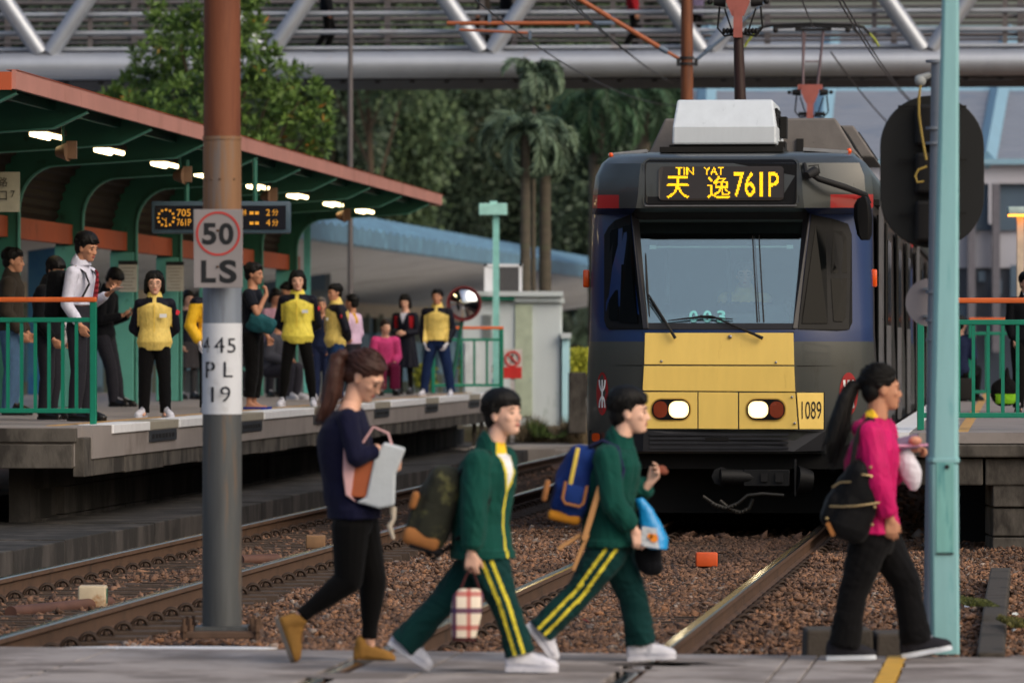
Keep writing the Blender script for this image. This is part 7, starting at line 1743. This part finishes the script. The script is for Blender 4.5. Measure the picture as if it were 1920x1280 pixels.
# staff woman with glasses
loc, H = spot(290, 782, 512); J = pose(H, build=1.16); arms(J, "back"); J["hrot"] = (4, 2, 0); J["splay"] = .35
for sd, sg in (("L", 1), ("R", -1)): J["an"+sd] = (-.01, sg*.075*H, .045*H); J["kn"+sd] = (.01, sg*.07*H, .275*H)
t = person("staff woman with glasses and bobbed hair, hands behind her back, nearest the platform edge", loc, -88, J, "light", "bob", None, dict(m=[F_sy, F_nvj], hem="crotch", puff=.026, fy=1.02, sr=.042, collar=True, paint=staff_paint(J), wr=.006), dict(m=F_dkt, k=1.1, hemr=1.05), dict(m=M_wshoe, sole=M_wshoe), .008, glasses=M_gl1, group=G_s, seed=3, hk=1.06)
badge(t, J)
# second staff woman
loc, H = spot(558, 762, 509); J = pose(H, build=1.05); arms(J, "back"); J["hrot"] = (6, 0, 0)
for sd, sg in (("L", 1), ("R", -1)): J["an"+sd] = (-.01, sg*.115*H, .045*H); J["kn"+sd] = (.01, sg*.09*H, .275*H)
t = person("staff woman without glasses standing with feet apart right of the rusty pole", loc, -92, J, "light", "bob", None, dict(m=[F_sy2, F_nvj], hem="crotch", puff=.03, fy=1.05, sr=.042, collar=True, paint=staff_paint(J), wr=.006), dict(m=F_blk, k=.95, hemr=.8), dict(m=M_wshoe, sole=M_wshoe), .009, group=G_s, seed=4, hk=1.05)
badge(t, J)
# staff man in profile
loc, H = spot(630, 753, 533); J = pose(H, build=1.1); arms(J, "back"); J["hrot"] = (18, 4, 0)
t = person("staff man in profile facing left in blue trousers", loc, 196, J, "tan", "man", None, dict(m=[F_sy, F_nvj], hem="crotch", puff=.034, fx=1.15, sr=.044, collar=True, paint=staff_paint(J), wr=.006), dict(m=F_staffj, k=1.15), dict(m=M_wshoe, sole=M_wshoe), .0095, group=G_s, seed=5)
badge(t, J)
# far staff person
loc, H = spot(820, 742, 543); J = pose(H, build=1.1); arms(J, "low"); J["hrot"] = (0, -4, 0)
for sd, sg in (("L", 1), ("R", -1)): J["an"+sd] = (-.01, sg*.13*H, .045*H); J["kn"+sd] = (.01, sg*.10*H, .275*H)
t = person("farthest staff person, with white gloves and navy trousers by the round mirror", loc, -100, J, "tan", "man", None, dict(m=[F_sy, F_nvj], hem="hip", puff=.036, fy=1.1, sr=.048, collar=True, paint=staff_paint(J), wr=.007), dict(m=fab("deep_navy_trousers", (22, 40, 78)), k=1.15), dict(m=M_wshoe, sole=M_wshoe), .0095, group=G_s, seed=6)
for sd in "LR":
    s = MB(); dd, nn, tt_, cu = J["hd"+sd]; hand(s, J["wr"+sd], dd, nn, tt_, H/1.5, cu); obj("glove", remesh(s, .007, 2), F_glv, t, local=True, smooth=180, fixn=False)
# staff behind the pole
loc, H = spot(376, 772, 515); J = pose(H); arms(J, "hidden"); J["shR"] = (0, -.12*H, .80*H); J["elR"] = (0, -.17*H, .64*H); J["wrR"] = (.05*H, -.11*H, .51*H)
loc = loc+Vector((.13, 0, 0))
t = person("staff member mostly hidden behind the rusty pole, one white gloved hand showing", loc, -70, J, "light", "man", None, dict(m=[fab("staff_deep_yellow", (226, 180, 44), .5), F_nvj], hem="crotch", puff=.03, sr=.05, wr=.006, paint=lambda c: ((c[:, 0] < -.03) | (c[:, 2] > .8*J["H"])).astype(float)), dict(m=F_blk), dict(m=M_wshoe, sole=M_wshoe), .0095, group=G_s, seed=8)
s = MB(); dd, nn, tt_, cu = J["hdR"]; hand(s, J["wrR"], dd, nn, tt_, H/1.5, .9); obj("glove", remesh(s, .007, 2), F_glv, t, local=True, smooth=180, fixn=False)
# boy in white shirt with phone
loc, H = spot(152, 789, 437); J = pose(H, build=.95); arms(J, "low", "L"); arms(J, "phone", "R"); J["hrot"] = (-12, 14, 0); J["slouch"] = 1.0
J["elR"] = (-.02*H, -.135*H, .63*H); J["wrR"] = (.05*H, -.115*H, .52*H); J["hdR"] = ((.3, .3, -1), (0, 1, 0), (1, 0, 0), .5); arms(J, "phone", "L"); J["wrL"] = (.135*H, .05*H, .685*H); J["head"] = (.035*H, 0, .935*H)
t = person("tall schoolboy in white shirt and red tie holding a phone, black rucksack on his back", loc, -22, J, "tan", "boy", None, dict(m=F_shirt, name="shirt", hem="waist", puff=.016, sr=.036, collar=True, wr=.005), dict(m=F_gtr, k=1.05), dict(m=M_bshoe), .0085, group=G_q, seed=11)
s = MB(); s.tube([(.085*H, 0, .815*H), (.098*H, 0, .80*H), (.094*H, 0, .74*H), (.083*H, 0, .655*H)], [.012, .014, .022, .03], 8, flat=(.35, 1)) ; obj("tie", s, mat("red_tie", (142, 26, 40), .6, wave=('Z', 6, 0)), t, local=True)
s = MB(); s.box((0, 0, 0), (.075, .15, .01)); 
def held(nm, label, cat, s, m, loc, yaw, pos, rot=None, **k):
    mw = Matrix.Translation(loc) @ Matrix.Rotation(R(yaw), 4, 'Z') @ Matrix.Translation(Vector(pos)); 
    if rot is not None: mw = mw @ rot.to_4x4()
    for v in s.v:
        for i in range(len(v)): v[i] = (mw @ Vector(v[i]))[:]
    o = obj(nm, s, m, None, origin=(mw @ Vector((0, 0, 0))), smooth=k.get("smooth", 40)); tag(o, label, cat, k.get("group")); return o
held("phone", "phone in the hand of the tall boy in the white shirt", "phone", s, mat("bronze_phone", (150, 112, 90), .3), loc, -22, (.2*H, .03*H, .715*H), Matrix.Rotation(R(-25), 3, 'Y'))
def pack(label, loc, yaw, pos, sz, m, tilt=6):
    s = MB(); s.rbox((0, 0, 0), sz, .06, rot=Matrix.Rotation(R(tilt), 3, 'Y')); s.ell((-.03, 0, -.03), (sz[0]*.55, sz[1]*.46, sz[2]*.46)); me = remesh(s, .01, 3, .006, (12, 12, 12), 3)
    mw = Matrix.Translation(loc) @ Matrix.Rotation(R(yaw), 4, 'Z') @ Matrix.Translation(Vector(pos)); o = obj("backpack", me, m, None, smooth=180, fixn=False); o.matrix_world = mw; o.location = mw.translation; o.rotation_euler = (0, 0, R(yaw)); tag(o, label, "backpack"); return o
pack("black rucksack worn by the tall boy in the white shirt", loc, -22, (-.135*H, 0, .68*H), (.2, .3, .5), F_bbp)
s = MB()
for sg in (-1, 1): s.tube([(-.05*H, sg*.06*H, .80*H), (.0*H, sg*.062*H, .835*H), (.055*H, sg*.062*H, .80*H), (.083*H, sg*.068*H, .74*H), (.05*H, sg*.095*H, .66*H)], .014, 6, flat=(1.5, .5))
obj("rucksack_strap", s, F_bstrap, t, local=True)
# boy with glasses
loc, H = spot(92, 786, 482); J = pose(H, build=1.0); arms(J, "low"); J["hrot"] = (-25, 22, 0); J["slouch"] = 1.3; J["head"] = (.045*H, 0, .93*H)
t = person("schoolboy with black glasses and dark blazer looking down behind the railing", loc, -20, J, "tan", "boy", None, dict(m=F_blz, hem="crotch", puff=.026, sr=.042, collar=True), dict(m=F_gtr, k=1.12), dict(m=M_bshoe), .0095, glasses=M_gl2, group=G_q, seed=12)
s = MB(); s.tube([(-.06*H, -.05*H, .82*H), (.03*H, -.055*H, .835*H), (.07*H, -.07*H, .80*H), (.09*H, -.02*H, .72*H), (.085*H, .09*H, .56*H)], .014, 6, flat=(1.5, .4)); obj("bag_strap", s, F_glv, t, local=True)
pack("white and dark satchel at the side of the boy with glasses", loc, -20, (.05*H, .13*H, .52*H), (.12, .3, .2), mat("satchel_white", (170, 168, 172), .7, rgb2=(40, 40, 48), s2=6, amt2=.5), 0)
# man far left
loc, H = spot(22, 778, 466); J = pose(H, build=1.1); arms(J, "low"); J["hrot"] = (0, 6, 0)
t = person("man in dark olive jacket and jeans in profile at the left edge", loc, -6, J, "tan", "man", None, dict(m=F_brn, hem="crotch", puff=.03, sr=.046, collar=True), dict(m=F_jean, k=1.18), dict(m=M_bshoe, boot=.08), .0095, group=G_q, seed=13)
pack("bright blue and black backpack between the left edge man and the boy with glasses", loc, -6, (.20*H, .16*H, .70*H), (.2, .25, .2), fab("vivid_blue", (10, 70, 160)), 0)
# leaning boy
loc, H = spot(222, 762, 503); J = pose(H, build=1.0); arms(J, "phone"); J["hrot"] = (-10, 38, 0); J["slouch"] = 1.2
sh = Vector((-.09*H, 0, 0))
for k in ("hipc", "neckc", "head", "shL", "shR", "elL", "elR", "wrL", "wrR", "hipL", "hipR"): J[k] = tuple(vec(J[k])+sh*(1 if k not in ("hipL", "hipR", "hipc") else 1.25))
J["head"] = tuple(vec(J["head"])+Vector((.045*H, 0, -.01*H))); J["knL"] = (-.05*H, .05*H, .275*H); J["knR"] = (-.03*H, -.06*H, .275*H)
t = person("schoolboy in dark blazer leaning on the teal column, looking down at his phone", loc, -20, J, "tan", "boy", None, dict(m=F_blz, hem="crotch", puff=.024, sr=.040, collar=True), dict(m=F_gtr, k=1.1), dict(m=M_bshoe), .0095, group=G_q, seed=14)
s = MB(); s.box((0, 0, 0), (.075, .14, .01)); held("phone", "dark phone held by the leaning schoolboy", "phone", s, M_phone, loc, -20, (.12*H, 0, .71*H), Matrix.Rotation(R(-30), 3, 'Y'))
# man in dark tee with teal bag
loc, H = spot(474, 767, 494); J = pose(H, build=1.0); arms(J, "mouth", "R"); arms(J, "low", "L"); J["hrot"] = (-8, 6, 0)
t = person("man in dark tee, black trousers and flip flops raising a hand to his mouth", loc, -14, J, "tan", "man", None, dict(m=fab("dark_tee", (22, 26, 36)), name="tee", hem="hip", puff=.018, sleeve="short", sr=.040), dict(m=F_blk, k=1.15, cut=.84, hemr=1.0), dict(m=fab("blue_flipflop", (24, 50, 150)), flop=True), .009, group=G_q, seed=15)
pack("dark teal cloth bag against the side of the man raising his hand", loc, -14, (.10*H, -.10*H, .60*H), (.34, .16, .2), mat("teal_stripe_cloth", (22, 84, 92), .8, var=.3, scale=14, stretch=(1, 1, 5)), 22)
# schoolgirl far
loc, H = spot(760, 739, 553); J = pose(H, build=.98); arms(J, "front"); J["hrot"] = (10, 14, 0)
def girl_paint(J):
    H = J["H"]
    def f(c):
        o = np.zeros(len(c)); o[(c[:, 0] > .02) & (np.abs(c[:, 1]) < (c[:, 2]-.72*H)*.35) & (c[:, 2] > .72*H)] = 1; o[(np.abs(np.abs(c[:, 1])-.085*H) < .02*H) & (c[:, 2] > .68*H) & (c[:, 2] < .80*H) & (c[:, 0] > .02)] = 2; return o
    return f
t = person("schoolgirl in navy pinafore with red straps looking down at her hands", loc, -112, J, "light", "bob", None, dict(m=[F_nvj, F_shirt, F_red], name="pinafore_top", hem="hip", puff=.022, sr=.038, paint=girl_paint(J)), None, dict(m=M_bshoe), .0095, group=G_q, seed=16, skirt=dict(m=F_nvj, len=.26))
s = MB()
for sd in "LR": limb(s, [J["kn"+sd], J["an"+sd]], [.034*H, .022*H])
obj("socks", remesh(s, .009, 2), F_blk, t, local=True, smooth=180, fixn=False)
# woman in navy between staff
loc, H = spot(603, 749, 559); J = pose(H); arms(J, "low"); J["hrot"] = (20, -2, 0)
t = person("grey haired woman in a navy cardigan behind the two staff right of the pole", loc, -100, J, "tan", "man", mat("grey_hair", (92, 86, 84), .5, var=.3, scale=30), dict(m=[fab("navy_cardigan", (24, 34, 62)), fab("beige_top", (160, 120, 100))], name="cardigan", hem="crotch", puff=.02, paint=lambda c: ((c[:, 0] > 0) & (np.abs(c[:, 1]) < (c[:, 2]-1.0)*.25)).astype(float)), dict(m=fab("navy_trousers", (30, 40, 70)), k=1.15), dict(m=M_wshoe), .0105, group=G_q, seed=17)
# person in lilac shirt
loc, H = spot(661, 745, 553); J = pose(H); arms(J, "low"); J["hrot"] = (0, 0, 0)
t = person("person in a lilac shirt with a yellow strap behind the staff man", loc, 150, J, "tan", "man", None, dict(m=[F_lil, fab("ochre_strap", (206, 160, 40))], name="shirt", hem="hip", puff=.024, paint=lambda c: ((c[:, 1] > .05) & (c[:, 1] < .10) & (c[:, 2] > 1.1)).astype(float)), dict(m=F_gtr), dict(m=M_wshoe), .0105, group=G_q, seed=18)
# seated woman in rose
loc, H = spot(722, 741, 625); H = 1.5; J = pose(H, sit=True, lean=.06); arms(J, "low"); J["hrot"] = (20, 4, 0)
for sd, sg in (("L", 1), ("R", -1)): J["el"+sd] = (.02, sg*.2, .6); J["wr"+sd] = (.2, sg*.12, .50)
t = person("seated woman in a rose pink dress on a low stool left of the schoolgirl", loc-Vector((0, .2, 0)), -80, J, "light", "man", mat("dark_brown_hair", (40, 26, 22), .5, var=.3), dict(m=F_rose, name="blouse", hem="hip", puff=.02, sr=.05), dict(m=fab("rose_skirt", (110, 28, 64)), name="skirt", k=1.35, cut=.9, hemr=1.2), dict(m=M_bshoe), .0105, group=G_q, seed=19)
s = MB(); b = loc-Vector((0, .2, 0)); s.rbox(b+Vector((-.02, .1, .18)), (.42, .34, .3), .03); o = obj("stool", s, M_teal, origin=b+Vector((0, .1, 0))); tag(o, "low stool under the seated woman in rose", "stool")
# seated figures behind the pole
loc, H = spot(510, 748, 640); H = 1.55; J = pose(H, sit=True, lean=.1); arms(J, "low")
for sd, sg in (("L", 1), ("R", -1)): J["el"+sd] = (.05, sg*.2, .62); J["wr"+sd] = (.28, sg*.12, .55)
J["hrot"] = (0, 40, 0)
person("person in grey bending forward on the bench behind the man in flip flops", loc, -30, J, "tan", "man", None, dict(m=fab("slate_hoodie", (70, 72, 82)), hem="crotch", puff=.04, sr=.052), dict(m=fab("slate_trousers", (48, 48, 58)), k=1.3), dict(m=M_wshoe), .0115, group=G_q, seed=20)
for i, (px, fy, hy, yaw, lab, clo, hr) in enumerate(((516, 744, 542, -60, "dark haired person in a pale pink top in the shade behind the flip flop man", fab("pale_pink_top", (190, 150, 170)), "bob"),
    (540, 741, 530, -150, "person in black at the back of the shaded group right of the pole", F_blz, "man"), (446, 742, 548, -40, "person in dark clothes hidden behind the pole's right side", F_blz, "man"), (535, 738, 545, -80, "person in a blue top in the shade behind the second staff woman", fab("dusk_blue_top", (40, 80, 110)), "bob"))):
    loc, H = spot(px, fy, hy); J = pose(H); arms(J, "phone"); J["hrot"] = (0, 25, 0)
    person(lab, loc, yaw, J, "tan", hr, None, dict(m=clo, hem="crotch", puff=.024), dict(m=F_gtr), dict(m=M_bshoe), .0115, group=G_q, seed=30+i)
s = MB(); a = P(520, 0, 85); s.box((a.x+.1, 85.6, PZ+.42), (1.7, .4, .06))
for q in (-.7, .8): s.box((a.x+.1+q, 85.6, PZ+.2), (.08, .34, .4))
tag(obj("bench", s, M_teal, origin=(a.x, 85.6, PZ), smooth=0), "bench in the shade behind the flip flop man", "bench")
# schoolgirl behind the pole (left of it)
loc, H = spot(352, 748, 545); J = pose(H); arms(J, "low"); J["hrot"] = (0, 10, 0)
t = person("person in a dark pleated skirt half hidden just left of the rusty pole", loc, -60, J, "light", "bob", None, dict(m=F_nvj, hem="hip", puff=.022), None, dict(m=M_bshoe), .0105, group=G_q, seed=40, skirt=dict(m=fab("plaid_grey_skirt", (58, 56, 60)), len=.24))
s = MB()
for sd in "LR": limb(s, [J["kn"+sd], J["an"+sd]], [.034*H, .022*H])
obj("socks", remesh(s, .009, 2), fab("grey_socks", (60, 60, 64)), t, local=True, smooth=180, fixn=False)
# child beyond the platform end
d = 99; loc = Vector((P(931, 0, d).x, d, CH+(HY-800)*d/FPX)); H = 115*d/FPX; J = pose(H); J["hrot"] = (0, 0, 0)
person("small child with black hair and blue collar behind the far railing's end", loc, 170, J, "light", "boy", None, dict(m=fab("bright_blue_top", (50, 120, 200)), hem="hip", puff=.02), dict(m=F_gtr), None, .0105, seed=41)
# ---- right platform
loc, H = spot(1925, 772, 512); J = pose(H, build=1.05); arms(J, "hidden"); J["hrot"] = (10, 4, 0); J["splay"] = .2
t = person("schoolboy in a dark blazer at the right edge holding a drawstring bag", loc, -85, J, "light", "boy", None, dict(m=[F_blz, F_shirt], hem="crotch", puff=.03, sr=.044, collar=True, paint=lambda c: ((c[:, 0] > .02) & (np.abs(c[:, 1]) < (c[:, 2]-1.2)*.3)).astype(float)), dict(m=F_blk, k=1.25), dict(m=M_bshoe), .009, seed=50)
s = MB(); c = P(1884, 735, loc.y-.2); s.ell(c, (.17, .09, .17)); s.cap(c, c+Vector((.03, 0, .28)), .1, .015); me = remesh(s, .01, 3, .007, (12, 12, 12), 4); bt = thing("drawstring_bag", c, "black and lime drawstring bag held by the schoolboy at the right edge", "bag"); me.transform(Matrix.Translation(-c)); o = obj("bag_cloth", me, [F_blk, fab("lime_panel", (120, 180, 40))], bt, local=True, smooth=180, fixn=False)
n = len(me.polygons); cc = np.empty(n*3); me.polygons.foreach_get("center", cc); cc = cc.reshape(-1, 3); me.polygons.foreach_set("material_index", ((cc[:, 2] < -.02) & (cc[:, 2] > -.13) & (np.abs(cc[:, 0]-.02) < .13)).astype(np.int32))
loc, H = spot(1797, 752, 638); H = 1.5; J = pose(H, sit=True, lean=.05); arms(J, "low")
for sd, sg in (("L", 1), ("R", -1)): J["el"+sd] = (.03, sg*.2, .62); J["wr"+sd] = (.24, sg*.12, .52)
person("seated child in navy on the right platform beside the aqua post", loc, 60, J, "light", "boy", None, dict(m=fab("navy_coat", (26, 34, 62)), hem="crotch", puff=.04, sr=.05), dict(m=F_blk, k=1.2), dict(m=M_bshoe), .0115, seed=51)
s = MB(); s.rbox(loc+Vector((0, 0, .17)), (.4, .4, .3), .03); tag(obj("stool", s, M_dark, origin=loc), "dark seat under the seated child on the right platform", "stool")
# ---- driver in the front cab
H = 1.68; J = pose(H, sit=True, lean=.08); arms(J, "low"); J["hrot"] = (0, 6, 0)
for sd, sg in (("L", 1), ("R", -1)): J["el"+sd] = (.05, sg*.22, .66); J["wr"+sd] = (.3, sg*.16, .66)
c = P(1396, 0, 53.4); hz = P(0, 516, 53.4).z
person("tram driver in dark and pale yellow uniform dimly seen through the windscreen", Vector((c.x, 53.35, hz-.70*H)), -92, J, "light", "man", mat("grey_hair", (0, 0, 0)), dict(m=[F_sy, F_nvj], hem="crotch", puff=.03, sr=.046, collar=True, paint=lambda c: (c[:, 2] < .55*1.68).astype(float)), dict(m=F_blk, k=1.2), None, .0105, glasses=M_gl1, seed=60)
# ---- walkers on the footbridge
for i, (px, clo, lab, yaw) in enumerate(((608, F_blz, "dark figure walking on the footbridge above the canopy", 0), (905, F_brn, "brown clad figure on the footbridge above the orange arm", 170), (950, F_blz, "black clad figure on the footbridge beside the brown one", 20),
                                        (1192, F_red, "figure in a dark red top on the footbridge left of the brown pole", 0), (1315, fab("mauve_top", (110, 100, 130)), "figure in mauve on the footbridge right of the brown pole", 160))):
    q = B(px, 97+tl(px)); loc = Vector((q.x, bd+1.4+.3*i, q.z+.05)); J = pose(1.62); J["knL"] = (.12, .09, .45); J["anR"] = (-.2, -.09, .1)
    person(lab, loc, yaw, J, "tan", "man", None, dict(m=clo, hem="crotch", puff=.03), dict(m=F_blk), dict(m=M_bshoe), .013, group="people crossing the footbridge", seed=70+i)
bpy.data.scenes.remove(TMP)
bpy.context.view_layer.update()
